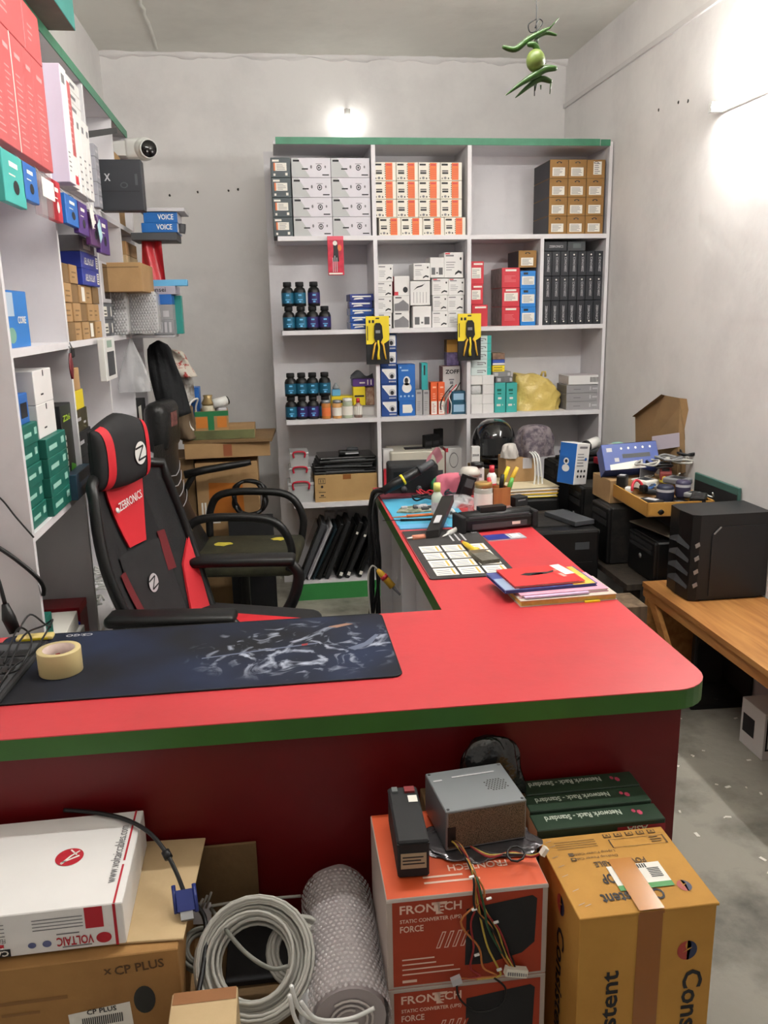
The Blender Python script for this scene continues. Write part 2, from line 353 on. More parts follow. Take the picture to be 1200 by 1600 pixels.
# ------------------------------------------------------------------ left shelving
LX, LXB = -.60, -.815
LPOST = [2.07, 2.65, 3.24, 3.78, 4.16]; LZ = [2.31, 1.885, 1.432, .985, .50]
lsu = thing('wall_shelf', 'long white plywood shelving with green top edge along the left wall', 'shelf', (LX, 2.07, 0))
def lpart(name, x0, x1, y0, y1, z0, z1, m=m_ply): return MB().box(x0-LX, x1-LX, y0-2.07, y1-2.07, z0, z1).build(name, m, lsu)
lpart('top_board', LXB, LX, 2.06, 4.18, 2.29, 2.31); lpart('edge_strip', LX, LX+.004, 2.06, 4.18, 2.286, 2.318, m_green)
lpart('back_board', LXB-.008, LXB, 2.06, 4.18, 0, 2.31)
for zt in LZ[1:]: lpart('shelf_board', LXB, LX, 2.07, 4.18, zt-.02, zt)
for k, y in enumerate(LPOST): lpart('upright_panel', LXB, LX+.001, y-.009, y+.009, 0, 2.29)
lpart('base_board', LXB, LX, 2.07, 4.18, .07, .09); lpart('base_front', LX-.012, LX, 2.07, 4.18, 0, .07, m_green)
# ------------------------------------------------------------------ L-shaped counter
DZ = .78
def arc(cx, cy, r, a0, a1, n=7): return [(cx+r*math.cos(math.radians(a0+(a1-a0)*i/n)), cy+r*math.sin(math.radians(a0+(a1-a0)*i/n))) for i in range(n+1)]
XRF, XRB, YE = .832, .862, 3.42
poly = [(-1.15+.35, 1.418)] + arc(XRF-.085, 1.395+.085, .085, -90, 0) + [(XRB, YE), (.398, YE), (.388, 1.915), (-.80, 1.922)]
desk = thing('counter_desk', 'L-shaped shop counter with red laminate top and green edge', 'desk', (.4, 1.6, 0))
def sh(pl): return [(x-.4, y-1.6) for x, y in pl]
MB().prism(sh(poly), DZ-.042, DZ-.002).build('edge_band', m_dgreen, desk)
MB().prism(sh(poly), DZ-.002, DZ).build('counter_top', m_red, desk)
def dpart(name, x0, x1, y0, y1, z0, z1, m): return MB().box(x0-.4, x1-.4, y0-1.6, y1-1.6, z0, z1).build(name, m, desk)
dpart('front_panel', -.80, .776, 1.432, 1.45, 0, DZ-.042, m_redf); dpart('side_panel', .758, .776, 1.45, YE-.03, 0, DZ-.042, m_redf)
dpart('inner_panel', .47, .485, 2.15, YE-.03, .0, DZ-.042, m_ply); dpart('support_board', .42, .758, 2.135, 2.15, 0, DZ-.042, m_ply)
dpart('support_board', .42, .758, YE-.03, YE-.012, 0, DZ-.042, m_ply); dpart('support_board', .42, .47, 2.78, 2.795, 0, DZ-.042, m_ply)
# ------------------------------------------------------------------ bench along the right wall
bench = thing('wooden_bench', 'brown plywood bench under the large black computer tower', 'bench', (1.58, 2.45, 0))
def wpart(name, x0, x1, y0, y1, z0, z1, m=m_wood): return MB().box(x0-1.58, x1-1.58, y0-2.45, y1-2.45, z0, z1).build(name, m, bench)
wpart('bench_top', 1.405, 1.76, 1.95, 2.96, .43, .45); wpart('front_rail', 1.41, 1.428, 1.95, 2.96, .392, .43); wpart('leg', 1.41, 1.76, 2.92, 2.94, 0, .392)
wpart('leg', 1.43, 1.76, 1.98, 2.0, 0, .392)
MB().obox((1.42-1.58, 2.80-2.45, .30), (.018, 0, 0), (0, .22, .22), (0, -.03, .03)).build('brace', m_wood, bench)
lowb = thing('low_bench', 'dusty dark wooden bench carrying the row of old black computers', 'bench', (1.28, 3.5, 0))
m_lowb = wood('dark_old_wood', (44, 38, 32), (66, 56, 46), (30, 30, 4), .8)
MB().box(.08, .44, -.5, .74, .40, .425).build('bench_top', m_lowb, lowb)
for x in (.1, .38):
    for y in (-.47, .68): MB().box(x, x+.05, y, y+.05, 0, .40).build('leg', m_lowb, lowb)
# ================================================================== goods on the back shelving
def bbox_px(px0, px1, pt, pb, Yf, zb=None):
    xm = (px0+px1)/2; ym = (pt+pb)/2
    x0 = at(px0, ym, Y=Yf).x; x1 = at(px1, ym, Y=Yf).x
    zt = at(xm, pt, Y=Yf).z; zb_ = at(xm, pb, Y=Yf).z if zb is None else zb
    return x0, x1, zb_, zt
def goods(name, label, cat, px0, px1, pt, pb, mats, Yf=4.325, d=.18, zb=None, group=None, rz=0, gap=.0008):
    x0, x1, z0, z1 = bbox_px(px0, px1, pt, pb, Yf, zb)
    o = carton(name, x1-x0-gap, d, z1-z0-gap, mats, ((x0+x1)/2, Yf+d/2, z0), rz)
    return tag(o, label, cat, group)
ROW4 = ['top', 'second', 'third', 'bottom']
# --- top left bay: white camera boxes, four rows
x0, x1, z0, z1 = bbox_px(425, 456, 246, 368, 4.315, SZ[1])
hh = (z1-z0)/4; m_cbox = M('camera_box_white', (206, 202, 210), .4, var=.05); m_cgrey = M('camera_box_grey', (176, 178, 178), .4); m_cdark = M('camera_box_end', (62, 72, 76), .45)
for r in range(4):
    zb = z1-(r+1)*hh
    o = tag(carton('camera_box', x1-x0-.002, .24, hh-.001, m_cdark, ((x0+x1)/2, 4.315+.12, zb)), f'dark grey end of camera box with white label, {ROW4[r]} row, top shelf', 'box', 'dark ended camera boxes')
    decal(o, 'F', [(.14, .8, .34, .74)], m_paper, 'sticker'); decal(o, 'F', [(.14, .22, .34, .74)], m_orange, 'sticker', .0009)
    decal(o, 'F', lines(4, .3, .75, .40, .72, .35, r), m_inkg, 'print', .0012); decal(o, 'F', [(.08, .42, .80, .90), (.12, .22, .08, .2), (.72, .84, .1, .24)], m_paper, 'print')
x0b, x1b, _, _ = bbox_px(457, 579, 246, 368, 4.315, SZ[1])
for c in range(2):
    wv = (x1b-x0b)/2
    for r in range(4):
        zb = z1-(r+1)*hh
        o = tag(carton('camera_box', wv-.002, .24, hh-.001, m_cbox, (x0b+wv*(c+.5), 4.315+.12, zb)), f'white camera box with round lens print, {ROW4[r]} row, {["left", "right"][c]} column, top shelf', 'box', 'white camera boxes')
        decal(o, 'F', [[(.0, .02), (.46, .02), (.16, .98), (.0, .98)]], m_cgrey, 'print'); decal(o, 'F', [(.04, .2, .80, .90), (.78, .95, .10, .16), (.26, .42, .40, .47)], m_ink, 'print', .0009)
        decal(o, 'F', [disc((.70, .5), .062, .15)], m_ink, 'lens_print', .0009); decal(o, 'F', [disc((.70, .5), .042, .10)], m_cbox, 'lens_print', .0012); decal(o, 'F', [disc((.70, .5), .022, .06)], m_ink, 'lens_print', .0015)
        decal(o, 'F', [disc((.50, .54), .024, .09), disc((.86, .54), .02, .07), (.62, .78, .68, .71)], m_inkg, 'print', .001)
# --- top middle bay: orange and white boxes
xa, xb, zb0, zt = bbox_px(585, 722, 253, 368, 4.315, SZ[1]); wv = (xb-xa)/4; hv = (zt-zb0)/4
m_ob = M('cream_box', (226, 220, 206), .45, var=.04)
for r in range(4):
    for c in range(4):
        off = .02 if r == 3 else 0
        o = tag(carton('supply_box', wv-.002, .2, hv-.0015, m_ob, (xa+wv*(c+.5)+off, 4.315+.1, zt-(r+1)*hv)), f'cream box with orange stripe, {ROW4[r]} row, {["first", "second", "third", "fourth"][c]} from the left', 'box', 'cream boxes with an orange stripe')
        decal(o, 'F', [(.52, .84, .03, .97)], m_orange, 'stripe'); decal(o, 'F', [(.05, .34, .82, .92), (.08, .36, .36, .46), (.08, .36, .50, .56), (.06, .10, .08, .16), (.34, .40, .08, .16)]+[(.48, .52, .12+.12*i, .17+.12*i) for i in range(7)], m_ink, 'print', .0009)
        decal(o, 'F', [disc((.22, .14), .06, .07)], m_inkg, 'print', .001)
        decal(o, 'F', [(.56, .8, .82, .9)]+[(.56, .82, .12+.1*i, .14+.1*i) for i in range(6)], m_redp, 'print', .001)
# --- top right bay: brown boxes
m_bfront = stained('brown_box', (158, 116, 62), (140, 100, 52), 10, .4, .8, .7, .04, 60); m_bside = M('brown_box_side', (58, 56, 60), .6, var=.1)
def brown_box(label, x0, x1, zb, zt, Yf=4.315, d=.26, grp='brown camera boxes on the top shelf', rz=0, up=False):
    o = tag(carton('camera_box', x1-x0-.0015, d, zt-zb-.001, {'*': m_bside, 'F': m_bfront, 'T': m_bfront, 'B': m_bfront}, ((x0+x1)/2, Yf+d/2, zb), rz), label, 'box', grp)
    lab = (.35, .8, .2, .9) if up else (.14, .82, .12, .58)
    decal(o, 'F', [lab], m_paper, 'sticker'); decal(o, 'F', lines(6, lab[0]+.06, lab[1]-.06, lab[2]+.05, lab[3]-.03, .4, int(x0*999)), m_inkg, 'print', .0009)
    decal(o, 'F', [(.36, .44, .8, .87), (.56, .64, .8, .87), (.42, .58, .86, .9)], m_ink, 'print')
    return o
xa, xb, zb0, zt = bbox_px(858, 944, 249, 370, 4.315, SZ[1]); wv = (xb-xa)/3; hv = (zt-zb0)/4
for r in range(4):
    for c in range(3):
        brown_box(f'brown box with white sticker, {ROW4[r]} row, {["left", "middle", "right"][c]} column, top right bay', xa+wv*c, xa+wv*(c+1), zt-(r+1)*hv, zt-r*hv, up=(r == 0 and c == 2))
# --- second row, left: bottles
def bottle_proto(bm_lab, nm):
    t = bpy.data.objects.new('ink_bottle', None); COL.objects.link(t)
    MB().lathe([(.0, 0), (.029, 0), (.031, .004), (.031, .072), (.026, .086), (.017, .093), (.017, .098)], 18).build('bottle_body', m_black, t)
    MB().lathe([(.021, .096), (.021, .116), (.019, .119), (0, .119)], 16).build('cap', m_blackm, t)
    MB().lathe([(.0316, .014), (.0316, .066)], 18).build('label_wrap', bm_lab, t)
    MB().box(-.008, .008, -.0325, -.0318, .05, .058).box(-.012, .012, -.0325, -.0318, .030, .034).box(-.006, .006, -.0325, -.0318, .018, .026).build('print', m_lblue, t)
    return t
bpA = bottle_proto(M('teal_label', (24, 92, 122), .35), 'a'); bpB = bottle_proto(M('violet_label', (52, 42, 104), .35), 'b'); protos = {'a': [bpA, False], 'b': [bpB, False]}
def bottle(kind, px, pb, label, grp, Yf=4.36, z=None, s=1.0):
    src, used = protos[kind]
    p = at(px, pb, Y=Yf); loc = (p.x, Yf, p.z if z is None else z)
    o = src if not used else dup(src); protos[kind][1] = True; o.location = loc; o.scale = (s, s, s)
    return tag(o, label, 'bottle', grp)
G1 = 'ink bottles on the second shelf'
for k, (px, kd) in enumerate([(452, 'a'), (471, 'a'), (489, 'b'), (508, 'b')]):
    bottle(kd, px, 513, f'{["teal", "violet"][kd == "b"]} labelled ink bottle, bottom row, {ORD[k]} from left, second shelf', G1, z=SZ[2])
for k, (px, kd) in enumerate([(450, 'a'), (469, 'a'), (491, 'b')]):
    bottle(kd, px, 478, f'{["teal", "violet"][kd == "b"]} labelled ink bottle stacked on top, {ORD[k]} from left, second shelf', G1, z=SZ[2]+.1195)
G2 = 'ink bottles on the third shelf'
for k, px in enumerate([456, 473, 490, 509]):
    bottle('a' if k < 1 else 'b' if k < 3 else 'a', px, 655, f'dark ink bottle, bottom row, {ORD[k]} from left, third shelf', G2, z=SZ[3])
    bottle('a', px-1, 620, f'teal labelled ink bottle, upper row, {ORD[k]} from left, third shelf', G2, z=SZ[3]+.1195)
# blue blister boxes
for k in range(5):
    o = goods('toner_packet', f'blue foil wrapped packet, {ORD[k]} from the bottom of the pile', 'packet', 547-(k % 2), 584, 0, 0, m_dblue if k > 2 else m_blue, 4.33, .12, group='blue packets beside the bottles') if False else None
xa, xb, zb0, zt = bbox_px(546, 584, 459, 512, 4.33, SZ[2])
for k in range(5):
    o = tag(carton('toner_packet', xb-xa-.004-.004*(k % 2), .15, (zt-zb0)/5-.001, m_dblue if k > 2 else M('packet_blue', (40, 76, 150), .22), ((xa+xb)/2, 4.41, zb0+(zt-zb0)/5*k), rz=.03*(-1)**k), f'shiny blue packet, {ORD[k]} from the bottom of the pile by the divider', 'packet', 'blue packets beside the bottles')
    decal(o, 'F', [(.1, .9, .55, .75), [(.15, .2), (.6, .3), (.5, .5), (.2, .4)]], m_paper, 'print')
# --- second row, middle: white accessory boxes (px0,px1,top,bottom)
m_wb = M('white_box', (222, 220, 218), .5, var=.03)
wbs = [(588,612,489,509),(588,613,464,489),(588,613,440,464),(590,614,413,440),(615,640,487,510),(615,640,462,487),(616,640,431,462),
       (645,674,478,510),(641,672,439,477),(646,672,411,438),(675,700,486,510),(676,699,461,486),(675,701,435,461),(672,694,402,434),(694,724,394,434),
       (700,725,486,510),(699,725,461,486),(701,726,435,461)]
where = ['bottom of first column','second up in first column','third up in first column','top of first column','bottom of second column','second up in second column','top of second column, with red side',
         'bottom of third column','large, third column middle','top of third column','bottom of fourth column','second up in fourth column','third up in fourth column','with dark code squares, top of fourth column','largest, top of fifth column',
         'bottom of fifth column','second up in fifth column','third up in fifth column']
for k, (a, b, t_, bo) in enumerate(wbs):
    Yf = 4.34 if k != 6 else 4.36
    bottoms = bo >= 509
    o = goods('accessory_box', f'white printed accessory box, {where[k]}, middle shelf stack', 'box', a, b, t_, bo, m_wb if k != 6 else {'*': m_wb, 'L': m_redp}, Yf, .14, zb=SZ[2] if bottoms else None, group='white accessory boxes')
    g = random.Random(k)
    if k in (7, 13): decal(o, 'F', [(.1, .36, .15, .5), (.62, .9, .15, .5), (.44, .56, .2, .28)], M('code_grey', (96, 96, 98), .6), 'print')
    elif k in (4, 5): decal(o, 'F', [[(.05, .05), (.95, .05), (.95, .45), (.6, .75), (.3, .55), (.05, .5)]], m_inkg, 'print'); decal(o, 'F', [(.1, .5, .85, .92)], m_ink, 'print')
    elif k == 6: decal(o, 'F', [disc((.72, .3), .16, .15)], m_ink, 'print'); decal(o, 'F', [(.0, .25, .02, .2)], m_redp, 'print')
    elif k == 8: decal(o, 'F', [(.16+.16*i, .18+.16*i, .1, .55) for i in range(5)], m_inkg, 'print'); decal(o, 'F', [[(.15, .62), (.35, .72), (.6, .78), (.75, .9), (.6, .84), (.35, .78)]], m_ink, 'print')
    else:
        decal(o, 'F', [(.08, .5, .84, .90)]+lines(4, .1, .6, .3, .7, .25, k), m_inkg, 'print')
        decal(o, 'F', [[(.55, .1), (.75, .2), (.9, .15), (.92, .24), (.74, .3), (.58, .2)], disc((.86, .75), .05, .06)], m_ink, 'print')
    if k in (12, 17, 14): decal(o, 'F', [(.05, .3, .92, .98)], m_redp, 'print')
# --- second row, right bay: red and blue boxes
m_gside = M('grey_photo_side', (128, 118, 116), .5, var=.4, scale=25)
for k, (a, b, t_, bo) in enumerate([(737, 762, 476, 510), (736, 755, 444, 476), (736, 756, 408, 444)]):
    o = goods('mouse_box', f'red box by the divider, {["bottom", "middle", "top"][k]} of the left stack', 'box', a, b, t_, bo, m_redp, 4.33+.004*k, .14, zb=SZ[2] if k == 0 else None, group='red boxes')
    if k: decal(o, 'F', [(.05, .78, .25, .72)], m_paper, 'sticker'); decal(o, 'F', lines(5, .1, .7, .3, .68, .35, k), m_inkg, 'print', .0009)
    decal(o, 'F', [(.2, .9, .84, .92)], m_paper, 'print')
for k, (a, b, t_, bo) in enumerate([(784, 812, 479, 509), (784.5, 812, 449.5, 479), (784, 812.5, 418, 449.5)]):
    o = goods('mouse_box', f'red box with grey photo side, {["bottom", "middle", "top"][k]} of the right stack', 'box', a, b, t_, bo, {'*': m_redp, 'L': m_gside}, 4.32, .22, zb=SZ[2] if k == 0 else None, group='red boxes')
    decal(o, 'F', [(.2, .8, .82, .92)], m_paper, 'print')
    if k == 1: decal(o, 'F', [(.12, .9, .3, .74)], m_paper, 'sticker'); decal(o, 'F', lines(5, .2, .8, .35, .7, .35, k), m_inkg, 'print', .0009)
    else: decal(o, 'F', lines(5, .15, .8, .3, .65, .2, k), M('pale_red', (236, 150, 150), .5), 'print')
for k, (a, b, t_, bo) in enumerate([(813, 837, 480, 509), (813, 837, 451, 480), (813, 837, 423, 451)]):
    o = goods('mouse_box', f'bright blue box with white sticker, {["bottom", "middle", "top"][k]} of its stack', 'box', a, b, t_, bo, M('bright_blue', (30, 128, 214), .4), 4.32, .2, zb=SZ[2] if k == 0 else None, group='bright blue boxes')
    decal(o, 'F', [(.1, .92, .22, .7)], m_paper, 'sticker'); decal(o, 'F', lines(5, .18, .85, .28, .65, .35, k), m_inkg, 'print', .0009); decal(o, 'F', [(.2, .5, .80, .92)], m_ink, 'print')
x0, x1, zb, zt = bbox_px(810, 838.5, 391, 420, 4.32)
brown_box('single brown box lying on the red and blue boxes', x0, x1, at(812, 418.3, Y=4.32).z, zt, 4.32, .2, None)
# --- second row, far right: black upright boxes
m_bb = M('charcoal_box', (40, 42, 48), .5, var=.08)
xa, xb, zb0, zt = bbox_px(848, 941, 392, 508, 4.33, SZ[2]); wv = (xb-xa)/7; hv = (zt-zb0)/3
for r in range(3):
    for c in range(7):
        o = tag(carton('speaker_box', wv-.0015, .2, hv-.0015, m_bb, (xa+wv*(c+.5), 4.43, zt-(r+1)*hv)), f'black upright box with white lettering, {["top", "middle", "bottom"][r]} row, {ORD[c]} from the left', 'box', 'black upright boxes')
        decal(o, 'F', [disc((.55, .86 if r < 2 else .14), .1, .035, 8)], m_paper, 'logo')
        if r < 2: face_text(o, 'F', 'ZEBRONICS', .72, .16, hv*.6, wv*.26, m_lgrey, 90, .01)
        else: face_text(o, 'F', 'ZEBRONICS', .34, .80, hv*.6, wv*.26, m_lgrey, -90, .01)
for k, (a, b) in enumerate([(851, 886), (887, 915)]):
    o = goods('speaker_box', f'black box lying flat on the upright boxes, {["left", "right"][k]} of the two', 'box', a, b, 377, 391, m_bb if k == 0 else m_dgrey, 4.33, .14, zb=zt, group='black flat boxes')
    if k == 0: face_text(o, 'F', 'ZEBRONICS', .2, .35, .075, .012, m_lgrey, 0, .01)
    else: decal(o, 'F', [(.3, .75, .3, .8)], M('film_grey', (90, 98, 100), .3), 'print')
# --- hanging packs on the shelf edges
m_pinkred = M('pack_red', (196, 38, 62), .3, var=.3, scale=40)
def hang(name, label, cat, px0, px1, pt, pb, m, Yf, d=.012, group=None):
    x0, x1, zb, zt = bbox_px(px0, px1, pt, pb, Yf)
    return tag(carton(name, x1-x0, d, zt-zb, m, ((x0+x1)/2, Yf, zb)), label, cat, group)
o = hang('screwdriver_pack', 'red blister pack hanging from the upper left shelf edge', 'pack', 512, 537, 369, 430, m_pinkred, SYF-.012)
decal(o, 'F', [(.0, 1, .9, 1)], M('pack_pink', (220, 80, 100), .4), 'header'); decal(o, 'F', [[(.35, .88), (.6, .88), (.66, .6), (.7, .35), (.3, .35), (.36, .6)]], m_ink, 'print')
decal(o, 'F', [disc((.47, .82), .14, .06), (.05, .9, .02, .06)], m_paper, 'print', .0009); decal(o, 'F', [(.3, .34, .08, .45), (.42, .46, .08, .5), (.54, .58, .08, .45)], m_metal, 'driver_bit', .001); decal(o, 'F', [disc((.75, .7), .12, .08)], m_orange, 'print', .0011)
for k, (a, b, t_, bo) in enumerate([(572, 608, 494, 569), (715, 751, 490, 563)]):
    o = hang('crimping_tool_pack', f'yellow and black crimping tool pack on the shelf edge, {["left", "right"][k]} one', 'pack', a, b, t_, bo, m_blackm, SYF-.014, group='yellow crimping tool packs')
    decal(o, 'F', [[(.0, .42), (.25, .42), (.45, .5), (.75, .42), (1, .50), (1, 1), (0, 1)]], m_yellow, 'card_print'); decal(o, 'F', [(.12, .2, .86, .92), (.26, .36, .86, .92), (.42, .58, .94, .97), (.04, .08, .5, .8)], m_ink, 'print', .0009)
    w_, d_, h_ = DIM[o.name]; y = -d_/2-.006
    MB().prism_xz([((u-.5)*w_, v*h_) for u, v in ((.36, .80), (.42, .86), (.6, .86), (.68, .80), (.72, .55), (.62, .46), (.42, .46), (.34, .55))], y-.006, y+.006).build('tool_head', m_black, o)
    for q in (((.44, .48), (.36, .4), (.30, .25), (.24, .1)), ((.62, .48), (.74, .4), (.78, .25), (.84, .1))):
        MB().tube([((u-.5)*w_, y, v*h_) for u, v in q], [.004, .005, .005, .004], 7).build('handle', M('pliers_yellow', (236, 178, 50), .35), o)
    MB().tube([((u-.5)*w_, y-.003, v*h_) for u, v in ((.5, .5), (.54, .35), (.5, .2), (.52, .1))], [.006, .005, .007, .008], 7).build('stripper', m_yellow, o)
    MB().obox((0, y, h_*.68), (w_*.2, 0, 0), (0, .013, 0), (0, 0, h_*.06)).build('tool_plate', m_grey, o)
# --- third row, left
o = goods('yellow_box', 'yellow flat box lying behind the small jars', 'box', 518, 558, 618, 633, m_yellow, 4.42, .1, zb=at(530, 633, Y=4.42).z); 
carrier = goods('white_box', 'plain white box under the yellow box, third shelf', 'box', 519, 590, 633, 654, m_wb, 4.42, .1, zb=SZ[3]); o.location.z = SZ[3]+DIM[carrier.name][2]; decal(o, 'F', [(.1, .8, .3, .6)], m_ink, 'print')
for k, (a, b, lab, m) in enumerate([(502, 517, 'amber jar with metal lid, left of two', M('amber', (196, 120, 52), .2, var=.2)), (519, 534, 'amber jar with paper label, right of two', M('amber_pale', (204, 148, 84), .2, var=.3, scale=30)), (535, 551, 'clear jar of pale green paste with white cap', M('jar_pale', (168, 178, 152), .2, var=.2)), (553, 566, 'small brown dropper bottle with red cap', M('dropper', (150, 124, 110), .2))]):
    x0, x1, zb, zt = bbox_px(a, b, 625 if k < 2 else 622, 652, 4.345, SZ[3]); r = (x1-x0)/2; h = zt-zb
    t = thing('jar', lab, 'jar', ((x0+x1)/2, 4.345, SZ[3])); 
    if k < 3: MB().lathe([(0, 0), (r*.95, 0), (r, .005), (r, h*.8), (r*.9, h*.84)], 16).build('jar_body', m, t); MB().lathe([(r*.92, h*.82), (r*.92, h), (0, h)], 16).build('lid', m_steel if k != 2 else m_whitep, t)
    else: MB().lathe([(0, 0), (r, 0), (r, h*.6), (r*.4, h*.75), (r*.4, h*.8)], 14).build('jar_body', m, t); MB().lathe([(r*.5, h*.78), (r*.4, h), (0, h)], 12).build('lid', m_redp, t)
    MB().lathe([(r*1.01, h*.15), (r*1.01, h*.6)], 16).build('label_wrap', m_paper if k else m_orange, t)
zz = SZ[3]+DIM[carrier.name][2]+.0005
o = goods('purple_box', 'purple flat box under a grey plastic bag', 'box', 551, 586, 592, 604, m_purple, 4.40, .1); o2 = goods('yellow_tin', 'yellow box beside a brown box, below the purple box', 'box', 552, 571, 604, 632, m_yellow, 4.40, .08, zb=zz); o.location.z = zz+DIM[o2.name][2]+.0005
o3 = goods('brown_pouch_box', 'brown patterned box right of the yellow box below the purple one', 'box', 571.5, 586, 605, 632, stained('brown_print', (132, 92, 70), (176, 150, 128), 40, .4, .6), 4.40, .08, zb=zz)
decal(o, 'F', [(.3, .55, .4, .6), (.65, .7, .2, .9), (.8, .85, .2, .9)], m_paper, 'print'); decal(o2, 'F', [(.1, .9, .45, .55)], m_ink, 'print')
c = o.location.copy(); hgt = DIM[o.name][2]; g = random.Random(5)
bag = MB().grid(lambda u, v: (c.x+(u-.5)*.14*(1-.25*v), c.y+(-.02+.05*v)+g.uniform(-.006, .006), c.z+hgt+.0015+.055*math.sin(math.pi*min(1, v*1.0))*(.6+.4*math.sin(u*7))*(1-abs(u-.5)*.9)), 12, 8)
tag(bag.build('plastic_bag', m_dgrey), 'crumpled dark grey plastic bag on the purple box', 'bag')
o = goods('glass_bottle', 'small blue box beside the grey funnel', 'box', 519, 532, 608, 618, m_lblue, 4.45, .05, zb=at(525, 618, Y=4.45).z)
p = at(525, 609, Y=4.47); o.location.z = SZ[3]+DIM[carrier.name][2]+DIM['yellow_box'][2]+.001
t = MB().lathe([(.016, 0), (.018, .01), (.006, .03), (.005, .035)], 14).build('funnel', M('clear_grey', (150, 156, 160), .2), None, (p.x, 4.475, o.location.z+DIM[o.name][2])); tag(t, 'small grey nozzle cap standing on the little blue box', 'cap')
# --- third row, middle
m_navy = M('camera_box_navy', (34, 70, 140), .38, var=.05)
zc = SZ[3]; hb = (at(608, 574, Y=4.33).z-SZ[3])/3
for k in range(5):
    x0, x1, zb, zt = bbox_px(596, 621, 620, 645, 4.33)
    o = tag(carton('camera_box', x1-x0, .13, hb-.001, {'*': m_navy}, ((x0+x1)/2, 4.395, zc+k*hb)), f'white and blue dome camera box, {ORD[k]} from the bottom of the tower', 'box', 'white and blue dome camera boxes')
    decal(o, 'F', [[(.08, .28), (.94, .28), (.94, .92), (.08, .92)]], m_white, 'print'); decal(o, 'F', [[(.08, .28), (.5, .28), (.1, .8), (.08, .8)]], m_navy, 'print', .0009)
    decal(o, 'F', [disc((.68, .5), .2, .2, 14)], m_lgrey, 'camera_print', .001); decal(o, 'F', [disc((.68, .46), .11, .13, 12)], m_ink, 'camera_print', .0013); decal(o, 'F', [(.1+.0, .4, .76, .82)]+[(.5+.09*i, .55+.09*i, .1, .18) for i in range(5)], m_paper, 'print', .0013)
zt = zc+5*hb
o = tag(carton('small_box', .06, .1, .012, m_blackm, (at(612, 523, Y=4.36).x, 4.4, zt)), 'thin black packet on top of the dome camera boxes', 'packet')
b1 = goods('adapter_box', 'small blue box with white label under the wireless camera box', 'box', 624, 649, 626, 647, m_blue, 4.33, .1, zb=SZ[3]); decal(b1, 'F', [[(.2, .2), (.75, .2), (.85, .4), (.75, .75), (.2, .75)]], m_paper, 'print')
o = goods('camera_box', 'blue wireless camera box with white camera picture, middle shelf', 'box', 622, 649, 569, 626, m_blue, 4.33, .1); o.location.z = SZ[3]+DIM[b1.name][2]
decal(o, 'F', [disc((.5, .36), .28, .14, 18), disc((.5, .55), .2, .13, 18)], m_white, 'camera_print'); decal(o, 'F', [disc((.48, .56), .11, .08, 12)], m_ink, 'camera_print', .0009); decal(o, 'F', [(.2, .6, .82, .86), (.1, .2, .9, .94)]+[disc((.15+.23*i, .13), .06, .03, 8) for i in range(4)], M('pale_print', (170, 200, 232), .5), 'print', .0008)
def brand_bar(o, m=m_ink): decal(o, 'F', [(.2, .8, .84, .92)]+lines(5, .2, .8, .2, .6, .25, 3), m, 'print')
for k, (a, b) in enumerate([(649.5, 660), (661, 671)]):
    o = goods('cable_box', f'slim grey box, {["left", "right"][k]} of the pair under the teal box', 'box', a, b, 609, 647, M('slim_grey', (166, 164, 164), .5), 4.34, .08, zb=SZ[3], group='slim grey boxes'); brand_bar(o, m_inkg)
zz = o.location.z+DIM[o.name][2]
o = goods('cable_box', 'tall teal box with grey side standing on the slim grey boxes', 'box', 662, 672, 567, 609, {'*': m_steel, 'F': M('teal_deep', (40, 158, 160), .4), 'T': m_teal}, 4.34, .07, zb=zz); o.location.x -= .012; decal(o, 'F', [(.35, .6, .55, .92)], m_ink, 'print')
for k, (a, b) in enumerate([(673, 683.5), (684.5, 695)]):
    o = goods('cable_box', f'orange slim box with white foot, {["left", "right"][k]} of the pair', 'box', a, b, 597, 646, M('orange_red', (234, 92, 44), .45), 4.335, .06, zb=SZ[3], group='orange slim boxes')
    decal(o, 'F', [(.08, .92, .02, .42)], m_paper, 'sticker'); decal(o, 'F', [(.3, .8, .82, .87)]+lines(3, .3, .8, .5, .7, .3, k), M('pale_orange', (250, 190, 160), .5), 'print'); decal(o, 'F', lines(5, .25, .75, .08, .38, .3, 9), m_redp, 'print', .0009)
o = goods('zoff_box', 'white box with large black lettering behind the loose leads', 'box', 692, 719, 572, 640, {'*': M('brown_red', (150, 84, 78), .5), 'F': M('pale_grey_box', (202, 198, 196), .5)}, 4.40, .1, zb=SZ[3])
face_text(o, 'F', 'ZOFF', .14, .84, .075, .022, m_ink, 0, .03); decal(o, 'F', [(.35, .65, .7, .73), (.4, .6, .62, .68)], m_inkg, 'print')
g = random.Random(11); x = at(700, 630, Y=4.33).x
for k, mcol in enumerate([m_cableb, m_cable, m_redp, m_whitep, m_cableb]):
    pts = [(x+.03*(k-2)/2, 4.345-.004*k, SZ[3]+.004), (x+.02*(k-2), 4.33, SZ[3]+.05), (x+.012*(k-2)+g.uniform(-.01, .02), 4.335, SZ[3]+.10), (x+.03+.01*k, 4.35, SZ[3]+.155+g.uniform(-.03, .02))]
    tag(cable('test_lead', pts, .0032, mcol), f'{["thick black", "grey", "red", "white", "thin black"][k]} lead standing in the bundle before the white lettered box', 'cable', 'loose leads')
for k, (a, b, t_, bo) in enumerate([(706, 728, 628, 645), (706, 727, 611, 628)]):
    o = goods('router_box', f'blue and white small box by the divider, {["lower", "upper"][k]} one', 'box', a, b, t_, bo, M('dark_teal', (24, 78, 104), .4), 4.325, .08, zb=SZ[3] if k == 0 else None, group='small blue and white boxes'); decal(o, 'F', [(.12, .9, .2, .8)], M('pale_blue', (150, 186, 214), .4), 'print')
    if k: o.location.z = SZ[3]+hprev
    hprev = DIM[o.name][2]+.0005
